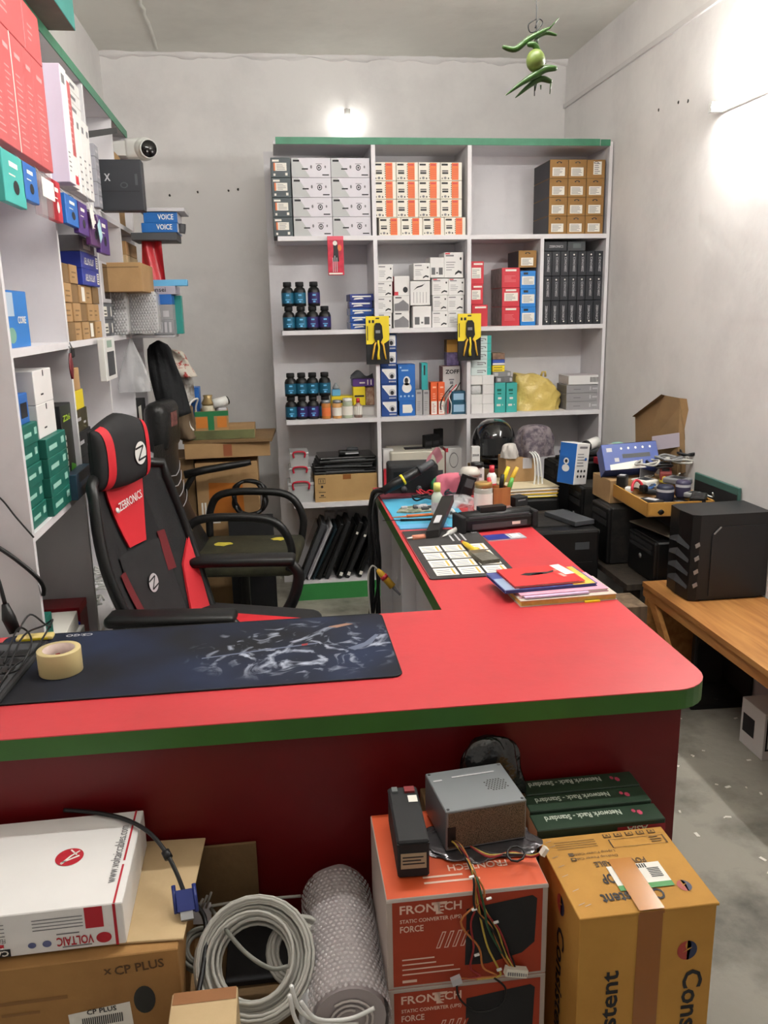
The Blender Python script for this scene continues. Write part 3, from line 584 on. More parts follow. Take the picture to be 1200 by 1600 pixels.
o = goods('chocolate_box', 'violet and white box behind the right crimping pack', 'box', 698, 717, 550, 571, M('violet_white', (118, 104, 150), .5, var=.5, scale=40), 4.43, .07); o.location.z = SZ[3]+DIM['zoff_box'][2]+.001
o2 = goods('biscuit_box', 'brown and yellow box on the violet box near the divider', 'box', 698, 717, 530, 550, {'*': m_cardd, 'F': M('brown_yellow', (196, 144, 60), .45, var=.2)}, 4.43, .07); o2.location.z = o.location.z+DIM[o.name][2]+.0005
# --- third row, right
m_pal = M('pale_teal_box', (206, 220, 218), .45, var=.03)
wh = (at(760, 586, Y=4.33).z-SZ[3])/4
for c in range(2):
    for r in range(4):
        if c == 0 and r == 2: continue
        x0, x1, zb, zt = bbox_px(736+18*c, 754+18*c, 600, 610, 4.33)
        tag(carton('adapter_box', x1-x0-.001, .08, wh-.0008, m_wb, ((x0+x1)/2, 4.37, SZ[3]+wh*r), rz=.02*(-1)**r), f'small plain white box, {["bottom", "second", "third", "top"][r]} row, {["left", "right"][c]} column by the divider', 'box', 'small plain white boxes')
x0, x1, zb, zt = bbox_px(736, 753, 600, 610, 4.33)
o = MB().rbox(x1-x0, .06, wh-.001, .012, 3, smooth=True).build('wrapped_box', M('wrap_white', (206, 206, 206), .15, bump=.8, bscale=70), None, ((x0+x1)/2, 4.365, SZ[3]+2*wh)); tag(o, 'white box in crinkled clear wrap among the small white boxes', 'box')
zt0 = SZ[3]+4*wh; th = (at(760, 524, Y=4.33).z-zt0)/5
for r in range(5):
    x0, x1, zb, zt = bbox_px(737, 768, 560, 570, 4.33)
    o = tag(carton('adapter_box', x1-x0, .08, th-.001, {'*': m_pal, 'L': m_teal, 'R': m_teal}, ((x0+x1)/2, 4.38, zt0+th*r)), f'white and teal flat box, {ORD[r]} from the bottom of the stack', 'box', 'white and teal flat boxes')
    decal(o, 'F', [(.80, 1, 0, 1)], m_teal, 'print'); decal(o, 'F', [(.3, .7, .55, .65), (.3, .6, .3, .4), (.68, .74, .4, .6)], m_inkg, 'print', .0009)
zz = SZ[3]
t1 = [goods('mouse_box', f'teal upright box with white print, {["left", "right"][k]} of the pair', 'box', a, b, 598, 642, m_teal, 4.33, .09, zb=SZ[3], group='teal upright boxes') for k, (a, b) in enumerate([(773, 790), (791, 808)])]
for o in t1: decal(o, 'F', [(.3, .62, .45, .52), (.18, .55, .22, .29), (.7, .78, .24, .28)], m_paper, 'print'); decal(o, 'F', [(.2, .6, .72, .8), (.25, .6, .62, .66)], m_pine, 'print')
zz = SZ[3]+DIM[t1[0].name][2]+.0005
seq = [(775, 802, .030, M('grey_film_box', (112, 112, 114), .35, var=.3, scale=30), 'grey film wrapped box on the teal upright boxes', 'grey_box'), (770, 799, .028, M('grey_box_b', (130, 130, 130), .45, var=.1), 'grey printed box, upper of the two grey ones', 'grey_box'),
       (770, 789, .033, m_yellow, 'yellow printed carton below the blue one', 'yellow_box'), (770, 789, .030, M('blue_white_box', (56, 84, 176), .45), 'blue carton with white stripe in the tall stack', 'blue_box'), (770, 789, .034, M('brown_pattern', (134, 104, 84), .5, var=.35, scale=45), 'brown patterned carton on top of the tall stack', 'brown_box')]
for k, (a, b, h, m, lab, nm) in enumerate(seq):
    x0 = at(a, 560, Y=4.335).x; x1 = at(b, 560, Y=4.335).x
    o = tag(carton(nm, x1-x0, .085, h-.0005, m, ((x0+x1)/2, 4.38, zz)), lab, 'box'); zz += h
    if k == 3: decal(o, 'F', [(0, 1, .1, .4)], m_paper, 'stripe')
    elif k == 2: decal(o, 'F', [(.1, .8, .65, .75), (0, 1, .47, .5), (.1, .8, .2, .3)], m_ink, 'print')
    elif k < 2: decal(o, 'F', [(.1, .3, .2, .8), (.82, .95, .2, .8)], m_lgrey, 'print')
# yellow carrier bag
g = random.Random(2); x0, x1, zb, zt = bbox_px(805, 880, 586, 642, 4.36, SZ[3])
def bagf(u, v):
    a = u*2*math.pi; rx = (x1-x0)/2*(1-.35*max(0, v-.55)/.45*(1 if math.cos(a) > 0 else .35)); ry = .1*(1-.3*v)
    k = 1+.05*math.sin(a*5+v*9)+.04*math.sin(a*9-v*14)
    return ((x0+x1)/2-.0+rx*math.copysign(abs(math.cos(a))**.7, math.cos(a))*k, 4.45+ry*math.copysign(abs(math.sin(a))**.7, math.sin(a))*k, SZ[3]+.001+(zt-SZ[3])*v*(1-.25*max(0, math.cos(a))*v)+.006*math.sin(a*6)*v)
bagm = M('yellow_bag', (214, 186, 96), .35, bump=.9, bscale=22, spec=.5, var=.06)
t = thing('carrier_bag', 'folded yellow plastic carrier bag with goods inside', 'bag', ((x0+x1)/2, 4.45, SZ[3]))
mb = MB().grid(bagf, 40, 14); top = [bagf(i/40, 1) for i in range(40)]; cx = sum(p[0] for p in top)/40
mb.add(top+[(cx, 4.45, zt-.006)], [(i, (i+1) % 40, 40) for i in range(40)], 0, True)
b_ = mb.build('bag_body', bagm, t); b_.location = (-(x0+x1)/2, -4.45, -SZ[3])
MB().tube([(.03, -.02, zt-SZ[3]-.012), (.035, -.03, zt-SZ[3]+.012), (.05, -.03, zt-SZ[3]+.012), (.055, -.02, zt-SZ[3]-.014)], .006, 7).build('knot', bagm, t)
# grey flat boxes at the right end
zz = SZ[3]
for r in range(3):
    x0, x1, zb, zt = bbox_px(885, 939, 620, 630, 4.335); h = .045
    o = tag(carton('drive_box', x1-x0, .16, h-.001, {'*': M('drive_grey', (150, 148, 150), .5, var=.05), 'L': M('drive_dark', (112, 110, 112), .5)}, ((x0+x1)/2, 4.415, zz)), f'grey flat box, {["bottom", "middle", "top"][r]} of the three at the shelf end', 'box', 'grey flat boxes'); zz += h
    decal(o, 'F', [(.66, .7, .3, .75), (.74, .95, .4, .6)], m_lgrey, 'print'); decal(o, 'F', [(.2, .4, .4, .5)], m_inkg, 'print')
x0, x1, zb, zt = bbox_px(889, 943, 590, 600, 4.325)
o = tag(carton('drive_box', x1-x0, .16, .048, {'*': M('pale_pinkish', (200, 190, 192), .3, var=.04), 'F': m_wb}, ((x0+x1)/2, 4.41, zz)), 'white flat box with barcode on top of the grey flat boxes', 'box')
decal(o, 'F', [(.62+.022*i, .62+.022*i+.012, .25, .8) for i in range(14)], m_ink, 'barcode')
# --- fourth row, left: plastic boxes, laptops, carton
zz = SZ[4]
for k, (a, b, pt, h) in enumerate([(449, 491, 755, .115), (452, 487, 745, .085), (454, 484, 715, .085)]):
    x0 = at(a, 750, Y=4.33).x; x1 = at(b, 750, Y=4.33).x; w_ = x1-x0; d = .16
    t = thing('storage_box', ['large clear plastic storage box with red handle, bottom one', 'clear plastic storage box with red handle, middle of three', 'small clear plastic storage box with red handle, on top'][k], 'container', ((x0+x1)/2, 4.33+d/2, zz), group='clear storage boxes')
    bm = M('frosted', (206, 208, 208), .18, alpha=.72)
    MB().add([(sx*w_*(.44 if z_ == 0 else .48), sy*d*(.44 if z_ == 0 else .48), z_) for z_ in (0, h*.78) for sx, sy in ((-1,-1),(1,-1),(1,1),(-1,1))], [(0,1,5,4),(1,2,6,5),(2,3,7,6),(3,0,4,7),(3,2,1,0)]).build('tub', bm, t)
    MB().rbox(w_, d, h*.16, .006, 2, (0, 0, h*.78)).build('lid', bm, t)
    g = random.Random(k); mb = MB()
    for q in range(16): mb.obox((g.uniform(-.3, .3)*w_, g.uniform(-.32, .32)*d, h*(.08+.5*g.random())), (g.uniform(.02, .04), .004, .003), (0, .008, .004), (.002, 0, .008), q % 3)
    c = mb.build('loose_parts', [m_grey, m_lgrey, m_dgrey], t); c['kind'] = 'stuff'
    MB().tube(smooth_path([(-w_*.28, -d/2-.004, h*.62), (-w_*.27, -d/2-.008, h*.96), (w_*.27, -d/2-.008, h*.96), (w_*.28, -d/2-.004, h*.62)], 4), .005, 7).build('handle', M('handle_red', (206, 30, 56), .35), t)
    zz += h*.95
x0, x1, zb, zt = bbox_px(492, 592, 741, 785, 4.32, SZ[4]); x1 = .528
o = tag(carton('cardboard_box', x1-x0, .22, zt-SZ[4], stained('carton_tan', (190, 152, 96), (178, 140, 86), 8, .4, .8, .7, .03, 60), ((x0+x1)/2, 4.43, SZ[4])), 'long tan cardboard box under the pile of old laptops', 'box')
decal(o, 'F', [(.06, .17, .68, .70), (.06, .17, .86, .88), (.06, .065, .7, .88), (.165, .17, .7, .88), (.09, .10, .73, .83), (.13, .14, .73, .83), disc((.115, .57), .02, .05, 10), (.06, .17, .35, .37), (.06, .17, .17, .19), (.09, .14, .22, .27)], m_ink, 'symbols'); decal(o, 'F', [(.45, .58, .82, 1)], m_tape, 'tape')
zz = SZ[4]+zt-SZ[4]
for k, (a, b, h, dx, rz) in enumerate([(488, 590, .032, 0, .03), (490, 584, .026, .0, -.05), (496, 590, .034, .02, .04)]):
    xx0 = at(a, 730, Y=4.33).x; xx1 = min(.525, at(b, 730, Y=4.33).x)
    t = thing('old_laptop', f'old black laptop, {["bottom", "middle", "top"][k]} of the pile on the tan box', 'laptop', ((xx0+xx1)/2, 4.43, zz), rz, 'old laptops in a pile')
    w_ = xx1-xx0; MB().rbox(w_*.98, .21, h*.5, .006, 2).build('base', m_black, t); MB().rbox(w_*.97, .21, h*.42, .006, 2, (.004, .006, h*.54)).build('screen_lid', m_blackg if k == 2 else m_blackm, t)
    MB().box(-w_*.3, w_*.3, -.108, -.1, h*.48, h*.56).build('trim_line', m_steel, t); zz += h+.0005
t = thing('battery_pack', 'small black laptop battery lying on the top laptop', 'battery', (at(545, 705, Y=4.40).x, 4.40, zz)); MB().rbox(.11, .05, .022, .005, 2).build('case', m_black, t); MB().box(-.02, .05, -.0262, -.025, .005, .012).build('contact_strip', m_lgrey, t)
MB().rbox(.06, .03, .014, .003, 1, (.02, 0, .022)).build('connector', m_dgrey, t)
# laptops / monitors leaning on the base
for k, (pxt, pxb, pt, m) in enumerate([(502, 468, 818, m_dgrey), (514, 478, 820, m_lgrey), (521, 485, 824, M('dark_teal_lid', (24, 44, 52), .35)), (530, 494, 818, m_black), (541, 506, 814, m_blackm), (560, 526, 815, m_black), (572, 538, 820, m_blackm), (584, 557, 828, m_black)]):
    Yf = 4.36; pb = 905; b0 = at(pxb, pb, Y=Yf); t0 = at(pxt, pt, Y=Yf); ang = math.atan2(t0.x-b0.x, t0.z-.09)
    L = math.hypot(t0.x-b0.x, t0.z-.09); th = [.028, .012, .014, .02, .024, .024, .022, .022][k]
    t = thing('leaning_laptop', f'{["grey brown", "silver edged", "teal black", "black", "black", "black", "black", "black"][k]} laptop screen leaning in the row, {ORD[k]} from left', 'laptop', (b0.x+.012, 4.44, .0895), rot=(0, ang, 0), group='laptops leaning on the green base')
    MB().rbox(th, .22, L, .004, 1, (0, 0, .004)).build('screen_lid', m, t); MB().rbox(th*.5, .2, L*.9, .003, 1, (-th*.7, 0, .012)).build('bezel', m_blackg if k != 1 else m_lgrey, t)
    if k in (5, 6, 7): MB().box(-.008, .008, -.1125, -.11, .02, .04).build('sticker', m_paper, t); MB().box(-.006, .006, -.1125, -.11, L*.8, L*.84).build('sticker', m_paper, t)
for k, (a, b) in enumerate([(508, 525), (528, 545)]):
    x0 = at(a, 805, Y=4.5).x; x1 = at(b, 805, Y=4.5).x
    o = tag(MB().rbox(x1-x0, .05, .045, .006, 2).build('wall_socket', m_lgrey, None, ((x0+x1)/2, SYB-.026, at(520, 812, Y=4.55).z)), f'pale grey socket box behind the leaning laptops, {["left", "right"][k]} one', 'socket', 'socket boxes')
# --- fourth row, middle and right of it (above desk)
x0, x1, zb, zt = bbox_px(612, 696, 706, 790, 4.30)
zb = SZ[4]
pl = tag(carton('cardboard_box', .40, .26, .10, m_card, (.78, 4.45, 0)), 'plain carton on the floor behind the counter', 'box'); pl2 = tag(carton('cardboard_box', .42, .27, .40, m_card2, (.78, 4.45, .10)), 'tall plain carton standing on the floor carton behind the counter', 'box')
dv = thing('power_unit', 'cream metal power unit with dark face behind the counter clutter', 'power unit', ((x0+x1)/2, 4.43, .5005))
w_ = x1-x0; h = zt-.50
MB().rbox(w_, .24, h, .006, 1).build('case', M('cream_metal', (200, 194, 178), .5, var=.06), dv); MB().box(-w_*.36, w_*.46, -.123, -.12, .03, h*.62).build('front_panel', m_dgrey, dv); MB().box(-w_*.2, w_*.3, -.05, .0, h, h+.006).build('carry_strap', m_blackm, dv)
for i in range(4): MB().box(-w_*.25+.025*i, -w_*.2+.025*i, -.1225, -.12, h*.72, h*.8).build('terminal', m_grey, dv)
for k, (a, b, pt) in enumerate([(659, 676, 681), (670, 688, 678), (676, 695, 670)]):
    x0_, x1_, _, zt_ = bbox_px(a, b, pt, 702, 4.40+.03*k)
    t = thing('adapter', f'black power adapter standing on the cream unit, {ORD[k]} from left', 'adapter', ((x0_+x1_)/2, 4.40+.035*k, .5005+h+(.006 if k == 0 else 0)), .5, 'black adapters'); hh2 = zt_-(.5005+h)
    MB().rbox(.05, .028, hh2, .004, 2).build('case', m_black, t); MB().box(-.02, .02, -.0148, -.014, hh2*.2, hh2*.5).build('label_plate', m_blackm, t)
o = goods('camera_box', 'white box with camera outline and red corner beside the cream unit', 'box', 697, 722, 700, 732, {'*': m_wb, 'L': m_redp}, 4.42, .08); o.location.z = .0
zq = at(708, 731, Y=4.42).z
tag(carton('support_box', .12, .12, zq, m_card2, (o.location.x+.035, 4.48, 0)), 'plain carton holding up the white camera outline box', 'box').location.x = 1.08-.0
o.location.z = .50; o.location.x = at(709, 715, Y=4.42).x
DIMo = DIM[o.name]; o.scale = (1, 1, (at(709, 700, Y=4.42).z-.50)/DIMo[2])
decal(o, 'F', [disc((.5, .55+.2), .28, .16, 18)], m_inkg, 'print'); decal(o, 'F', [disc((.5, .75), .25, .14, 18)], m_wb, 'print', .0009); decal(o, 'F', [(0, .15, .92, 1)], m_redp, 'print')
for k, (a, b, pt, pb, m, lab) in enumerate([(599, 615, 702, 750, m_wb, 'white box behind the red topped carton'), (600, 612, 733, 770, m_redp, 'red box at the shelf divider behind the cables')]):
    o = goods('supply_box', lab, 'box', a, b, pt, pb, m, 4.34+.03*(1-k), .026 if k else .05, zb=.50); 
# ================================================================== goods on the left shelving (faces to the right)
def lgoods(name, label, cat, px0, px1, pt, zb, mats, Xf=-.605, d=.16, group=None, pm=None, rot=None, pb=None, zt=None):
    """front face in the plane X = Xf between photo columns px0 and px1 (read at row pm); pt = row of its top at px1"""
    pm = pm if pm is not None else pt+20
    y0 = at(px0, pm, X=Xf).y; y1 = at(px1, pm, X=Xf).y
    zt = at(px1, pt, X=Xf).z if zt is None else zt
    if pb is not None: zb = at(px1, pb, X=Xf).z
    o = carton(name, d, y1-y0-.001, zt-zb, mats, (Xf-d/2, (y0+y1)/2, zb), rot=rot)
    return tag(o, label, cat, group)
m_rb = M('router_red', (198, 84, 86), .45, var=.05)
# red upright boxes (near bay, upper shelf), overhanging the board
Xf = -.562; zb = LZ[1]; zt1 = at(69, 122, X=Xf).z; zt1 = zb+.27
cols = [(-6, 14.5), (15, 32), (32.5, 51), (51.5, 66), (66.5, 84)]
rows = [(188), 207, 226, 243, 258]
for k, (a, b) in enumerate(cols):
    ya = at(a, rows[k]+8, X=Xf).y; yb = at(b, rows[k]+14, X=Xf).y
    o = tag(carton('router_box', .22, yb-ya-.002, .262, m_rb, (Xf-.11, (ya+yb)/2, zb)), f'tall red box standing on the upper left shelf, {ORD[k]} from the front', 'box', 'tall red router boxes')
    decal(o, 'R', lines(12, .25, .8, .08, .72, .22, k)+[(.3, .75, .82, .86)], M('pale_red_print', (232, 150, 150), .5), 'print')
    if k == 2: decal(o, 'R', [(.0, .06, .0, 1)], m_paper, 'print')
ylast = yb; zt1 = zb+.263
for k, (a, b) in enumerate([(2.09, 2.36), (2.365, ylast)]):
    o = tag(carton('router_box', .21, b-a, .118, m_rb, (Xf-.105, (a+b)/2, zt1)), f'red box lying across the tall red boxes, {["front", "rear"][k]} one', 'box', 'red boxes lying on top'); decal(o, 'R', lines(3, .2, .5, .3, .7, .3, k), M('pale_red_print', (232, 150, 150), .5), 'print')
# teal box on top of the unit
y0, y1 = 2.30, at(118, 48, Z=2.32).y
o = tag(carton('switch_box', .26, y1-y0, .15, {'*': M('teal_box', (56, 132, 124), .5, var=.06), 'D': M('dusty_bottom', (122, 112, 100), .8, var=.15)}, (-.52-.13, (y0+y1)/2, 2.319)), 'teal box on top of the left shelving, overhanging its edge', 'box')
o2 = tag(carton('switch_box', .24, .2, .13, M('teal_box_b', (48, 120, 114), .5), (-.55-.12, y0-.106, 2.319)), 'teal box on top of the left shelving, nearer one', 'box')
# second bay: tall white boxes
zb = LZ[1]; m_lav = M('lavender_box', (214, 202, 222), .45, var=.03)
o = tag(carton('router_box', .20, .075, .315, {'*': m_lav, 'R': m_white}, (-.55-.10, 2.705, zb)), 'tall lavender and white box beside the red boxes', 'box'); decal(o, 'R', [(.1, .6, .85, .93)]+lines(5, .1, .5, .1, .3, .3), m_inkg, 'print')
o = tag(carton('router_box', .19, .09, .31, m_white, (-.56-.095, 2.79, zb)), 'tall white box with red panel beside the lavender box', 'box'); decal(o, 'R', [(.25, .95, .3, .97)], m_rb, 'panel'); decal(o, 'R', [(.3, .95, .04, .12)], m_redp, 'print'); decal(o, 'R', lines(9, .4, .8, .4, .85, .3), M('pale_red_print', (232, 150, 150), .5), 'print', .0009)
for k in range(4):
    o = tag(carton('slim_box', .17, .068, .24, m_white, (-.57-.085, 2.875+.07*k, zb)), f'slim white upright box, {ORD[k]} from the front, upper left shelf', 'box', 'slim white upright boxes'); decal(o, 'R', [(.3, .7, .82, .9)]+lines(5, .3, .7, .1, .55, .25, k), m_inkg, 'print')
for k in range(3):
    o = tag(carton('slim_box', .17, .19, .035, m_wb, (-.58-.085, 2.98, zb+.2405+.0355*k)), f'white flat box on the slim white boxes, {["lowest", "middle", "highest"][k]}', 'box', 'white flat boxes on the slim ones'); decal(o, 'R', [(.1, .6, .3, .6)], m_inkg, 'print')
for k in range(5):
    o = tag(carton('drive_box', .16, .07, .042, M('drive_grey2', (150, 150, 158), .45, var=.06), (-.58-.08, 3.285, zb+.0425*k)), f'small grey box in the column beside the black box, {ORD[k]} from the bottom', 'box', 'small grey boxes'); decal(o, 'R', [(.2, .8, .4, .6)], m_lgrey, 'print')
# black router box leaning out, its antenna, carton behind it
ya, yb = at(158, 320, X=-.5).y, 0
p0 = at(158, 330, Y=3.36); p1 = at(227, 345, Y=3.36); w_ = p1.x-p0.x; zt = at(190, 249, Y=3.36).z; zb_ = LZ[1]
t = tag(carton('router_box', w_, .07, zt-zb_, m_bb, (p0.x+w_/2, 3.395, zb_), rz=0), 'large matte black router box standing out from the upper left shelf', 'box')
decal(t, 'F', [(.0, .93, .375, .385)], m_blackm, 'lid_line'); face_text(t, 'F', 'X', .14, .58, .022, .026, m_lgrey, 0, .03); decal(t, 'F', [disc((.58, .5), .09, .06, 16)], m_dgrey, 'logo'); decal(t, 'F', [disc((.58, .5), .06, .04, 16)], m_bb, 'logo', .0009); decal(t, 'F', [(.84, .9, .5, .72)], m_dgrey, 'print')
p = at(140, 224, X=-.6); q = at(184, 216, X=-.57); a = thing('antenna', 'flat black router antenna pointing out of the upper left shelf', 'antenna', p)
# stand the antenna on the shelf boards via its router
MB().obox((q-p)/2, (q-p), (0, .004, 0), (0, 0, .022)).build('blade', m_black, a); MB().obox((-.02, -.01, -.012), (.03, 0, 0), (0, .02, 0), (0, 0, .02)).build('hinge', m_black, a)
MB().rbox(.11, .06, .03, .006, 2, (-.07, 0, -.034)).build('router_body', m_blackm, a)
a_z = LZ[1]+.2135+.034
a.location = (p.x, 3.285, a_z)
o = tag(carton('cardboard_box', .17, .24, .30, m_card, (-.70, 3.92, LZ[1])), 'brown carton in the last bay behind the white camera', 'box')
# dome camera fixed on the shelf end
p = at(226, 233, Y=4.10); t = thing('dome_camera', 'white dome security camera on the end of the left shelving', 'camera', p)
d_ = Vector((.45, -.85, -.12)).normalized(); sd = d_.cross(Vector((0, 0, 1))).normalized()
MB().rbox(.085, .09, .085, .018, 3, (-.045, .02, -.04), smooth=True).build('base', m_whitep, t)
MB().ball((0, 0, 0), .05, .05, .05, 20, 14).build('ball_body', m_whitep, t)
rot = Vector((0, 0, 1)).rotation_difference(d_)
mb = MB().lathe([(0, .034), (.033, .034), (.036, .05), (.032, .058), (.0, .060)], 20)
mb.v = [tuple(rot @ Vector(v)) for v in mb.v]; lens = mb.build('lens_face', m_blackg, t)
mb = MB().lathe([(.036, .030), (.041, .04), (.040, .053), (.036, .054)], 20); mb.v = [tuple(rot @ Vector(v)) for v in mb.v]; mb.build('bezel', m_whitep, t)
for s in (-1, 1):
    c = d_*.0605+sd*.012*s+Vector((0, 0, -.012)); MB().ball(c, .004, .004, .004, 8, 6).build('sensor', m_lgrey, lens)
MB().box(-.13, -.07, -.02, .06, -.03, .03).build('mount_plate', m_whitep, t)
# packets hanging below the upper board
Xh = -.552
hp = [(0, 32, 236, 325, m_teal, 'teal hanging packet with black cable picture'), (31, 53, 252, 320, m_blue, 'blue hanging packet beside the teal one'), (58, 84, 270, 345, m_clear, 'clear blister pack with white card inside'), (78, 91, 278, 351, m_redp, 'red and white hanging card'),
      (99, 118, 302, 358, m_blue, 'blue hanging packet in the second bay'), (118, 133, 312, 372, m_purple, 'purple hanging packet behind the blue one'), (137, 151, 330, 390, M('violet_dark', (86, 40, 96), .4), 'dark violet hanging packet'), (152, 166, 335, 402, m_purple, 'purple and white hanging packet near the laptop boxes')]
for k, (a, b, pt, pb, m, lab) in enumerate(hp):
    ya = at(a, (pt+pb)/2, X=Xh).y; yb = at(b, (pt+pb)/2, X=Xh).y; pc = (a+b)/2
    zt = min(LZ[1]-.024, at(pc, pt+6, X=Xh).z); zb_ = at(pc, pb-6, X=Xh).z
    o = tag(carton('hanging_packet', .016, yb-ya, zt-zb_, m, (Xh, (ya+yb)/2, zb_)), lab, 'packet', 'packets hanging from the left shelf')
    MB().tube([(0, 0, zt-zb_-.002), (-.02, 0, zt-zb_+.02), (-.045, 0, zt-zb_+.026)], .0015, 5).build('hook', m_steel, o)
    if k == 2: decal(o, 'R', [(.15, .85, .45, .9)], m_paper, 'card')
    else: decal(o, 'R', [(.3, .7, .72, .82), (.25, .55, .55, .58)], m_paper, 'print'); decal(o, 'R', [disc((.55, .35), .14, .14, 12)], m_ink if k != 3 else m_paper, 'picture')
for k, (px, py) in enumerate([(143, 338), (155, 360)]):
    p = at(px, py, X=-.54); o = tag(carton('price_tag', .001, .05, .06, m_paper if k == 0 else M('pale_cyan', (170, 214, 220), .5), (-.535, p.y, p.z-.03), rot=(.5, 0, 0)), ['white price tag hanging before the violet packets', 'pale cyan tag hanging by the purple packet'][k], 'tag')
    MB().tube([(0, 0, .06), (-.01, .02, .10)], .001, 4).build('string', m_lgrey, o)
# --- middle level
zb = LZ[2]
o = lgoods('processor_box', 'blue processor box with white print on the left middle shelf', 'box', 8, 44, 456, zb, {'*': m_blue, 'R': M('proc_blue', (40, 122, 206), .35)}, -.62, .1, pm=495)
decal(o, 'R', [(.05, .38, .55, .96)], M('proc_pale', (176, 196, 216), .35), 'window'); face_text(o, 'R', 'CORE', .50, .42, .07, .018, m_paper, 0, .02); decal(o, 'R', [disc((.2, .22), .17, .14, 16)], M('proc_green', (120, 170, 150), .4), 'picture')
# laptop battery boxes and small brown boxes
ya = at(102, 480, X=-.6).y; yb = at(156, 480, X=-.6).y
nb = 5; hb2 = .058; wy = (yb-ya)/nb
for r in range(4):
    for c in range(nb):
        if r == 3 and c > 1: continue
        o = tag(carton('adapter_box', .12, wy-.003, hb2-.001, m_card if (c+r) % 3 else m_cardd, (-.60-.06-.004*((c+r) % 2), ya+wy*(c+.5), zb+hb2*r)), f'small brown box, {["bottom", "second", "third", "top"][r]} row, {ORD[c]} from the front, left shelf', 'box', 'small brown boxes')
        if (c*3+r*5) % 7 == 2: decal(o, 'R', [(.3, .75, .1, .9)], m_paper, 'sticker')
        else: decal(o, 'R', lines(2, .2, .8, .3, .8, .35, c), m_cardd, 'print')
zz = zb+hb2*3
for k in range(2):
    o = tag(carton('laptop_part_box', .13, .27, .052, M('royal_blue', (40, 58, 160), .4), (-.655, yb-.15, zz)), f'royal blue laptop battery box, {["lower", "upper"][k]} of the two', 'box', 'royal blue battery boxes'); zz += .0525
    face_text(o, 'R', 'LAPTOP BATTERY', .72, .68, .16, .022, m_paper, 180, .01); decal(o, 'R', [(.84, .97, .15, .85)], m_paper, 'sticker'); decal(o, 'R', [(.86, .95, .25+.15*i, .31+.15*i) for i in range(4)], m_ink, 'print', .0009)
o = tag(carton('drive_box', .13, .23, .05, M('drive_grey3', (112, 112, 118), .45), (-.655, yb-.17, zz)), 'grey box with white sticker on the royal blue boxes', 'box'); decal(o, 'R', [(.2, .7, .2, .85)], m_paper, 'sticker'); decal(o, 'R', [(.25+.03*i, .265+.03*i, .45, .8) for i in range(12)], m_ink, 'barcode', .0009)
# third bay: dark drive boxes, carton, bubble wrapped parcels
for r in range(2):
    o = tag(carton('drive_box', .12, .20, .06, M('drive_dark2', (92, 94, 100), .45), (-.665, 3.36, zb+.061*r)), f'dark grey box with white stickers, {["lower", "upper"][r]} one beside the bubble wrap', 'box', 'dark grey drive boxes'); decal(o, 'R', [(.05, .4, .2, .8), (.75, .85, .2, .8)], m_paper, 'sticker'); decal(o, 'R', [(.1, .35, .3, .38), (.1, .35, .5, .58)], m_ink, 'print', .0009)
o = tag(carton('display_panel', .03, .17, .15, m_lgrey, (-.62, 3.37, zb+.1225)), 'white framed black display panel standing on the dark grey boxes', 'panel'); decal(o, 'R', [(.25, .9, .1, .95)], m_blackg, 'screen')
def px_box(name, label, cat, px0, px1, pt, pb, Yf, d, mats, zb=None, group=None, rz=0):
    x0, x1, z0, z1 = bbox_px(px0, px1, pt, pb, Yf, zb)
    return tag(carton(name, x1-x0, d, z1-z0, mats, ((x0+x1)/2, Yf+d/2, z0), rz), label, cat, group)
def parcel(name, label, px0, px1, pt, pb, Yf, d, seed):
    x0, x1, z0, z1 = bbox_px(px0, px1, pt, pb, Yf, LZ[2] if pb > 525 else None); g = random.Random(seed)
    t = thing(name, label, 'parcel', ((x0+x1)/2, Yf+d/2, z0), group='bubble wrapped parcels'); w_, h = x1-x0, z1-z0
    MB().rbox(w_*.7, d*.6, h*.8, .006, 1, (0, 0, h*.06)).build('packed_part', M('packed_grey', (150, 150, 150), .5), t)
    mb = MB(); nx, nz = int(w_/.011), int(h/.011)
    mb.rbox(w_, d, h, .02, 3, (0, 0, 0), smooth=True)
    for i in range(nx):
        for j in range(nz): mb.ball(((i+.5-nx/2)*.011+(.005 if j % 2 else 0), -d/2-.0005, (j+.5)*h/nz), .0045, .003, .0045, 6, 4)
    c = mb.build('bubble_wrap', M('bubble_film', (222, 222, 222), .15, alpha=.55, spec=.8), t); c['kind'] = 'stuff'
    return t
parcel('bubble_parcel', 'small bubble wrapped parcel beside the dark grey boxes', 173, 199, 452, 531, 3.52, .10, 1)
parcel('bubble_parcel', 'large bubble wrapped parcel at the end of the left middle shelf', 193, 246, 455, 528, 3.66, .14, 2)
# the last bay: stacked goods sticking out of the shelf end (support: a carton pile under them on the shelf board)
Yv = 3.82
o = px_box('cardboard_box', 'brown open carton in the last bays of the left shelving', 'box', 152, 221, 410, 455, 3.42, .34, m_card, zb=at(186, 456, Y=3.42).z); decal(o, 'F', [(.05, .95, .82, .86)], m_cardd, 'flap_line')
k0 = tag(carton('cardboard_box', .20, .08, at(186, 456, Y=3.42).z-.001-LZ[2], m_lgrey, (-.70, 3.66, LZ[2])), 'pale grey carton behind the bubble wrap, under the open carton', 'box')
k1 = o
for k in range(2):
    o = px_box('speaker_box', f'blue box with white VOICE lettering, {["lower", "upper"][k]} one', 'box', 224-3*(1-k), 277, [348, 331][k], [363, 348][k], Yv, .2, {'*': M('voice_blue', (26, 98, 176), .35), 'R': m_lgrey}, group='blue lettered boxes')
    face_text(o, 'F', 'VOICE', .42, .28, .065, .022, m_paper, 0, .015)
    vz = o.location.z if k == 0 else vz; vtop = o.location.z+DIM[o.name][2]
vo = o
o = px_box('keyboard', 'grey flat cover lying on the blue lettered boxes', 'cover', 216, 288, 325, 331, Yv-.01, .21, m_lgrey); o.location.z = vtop+.0005
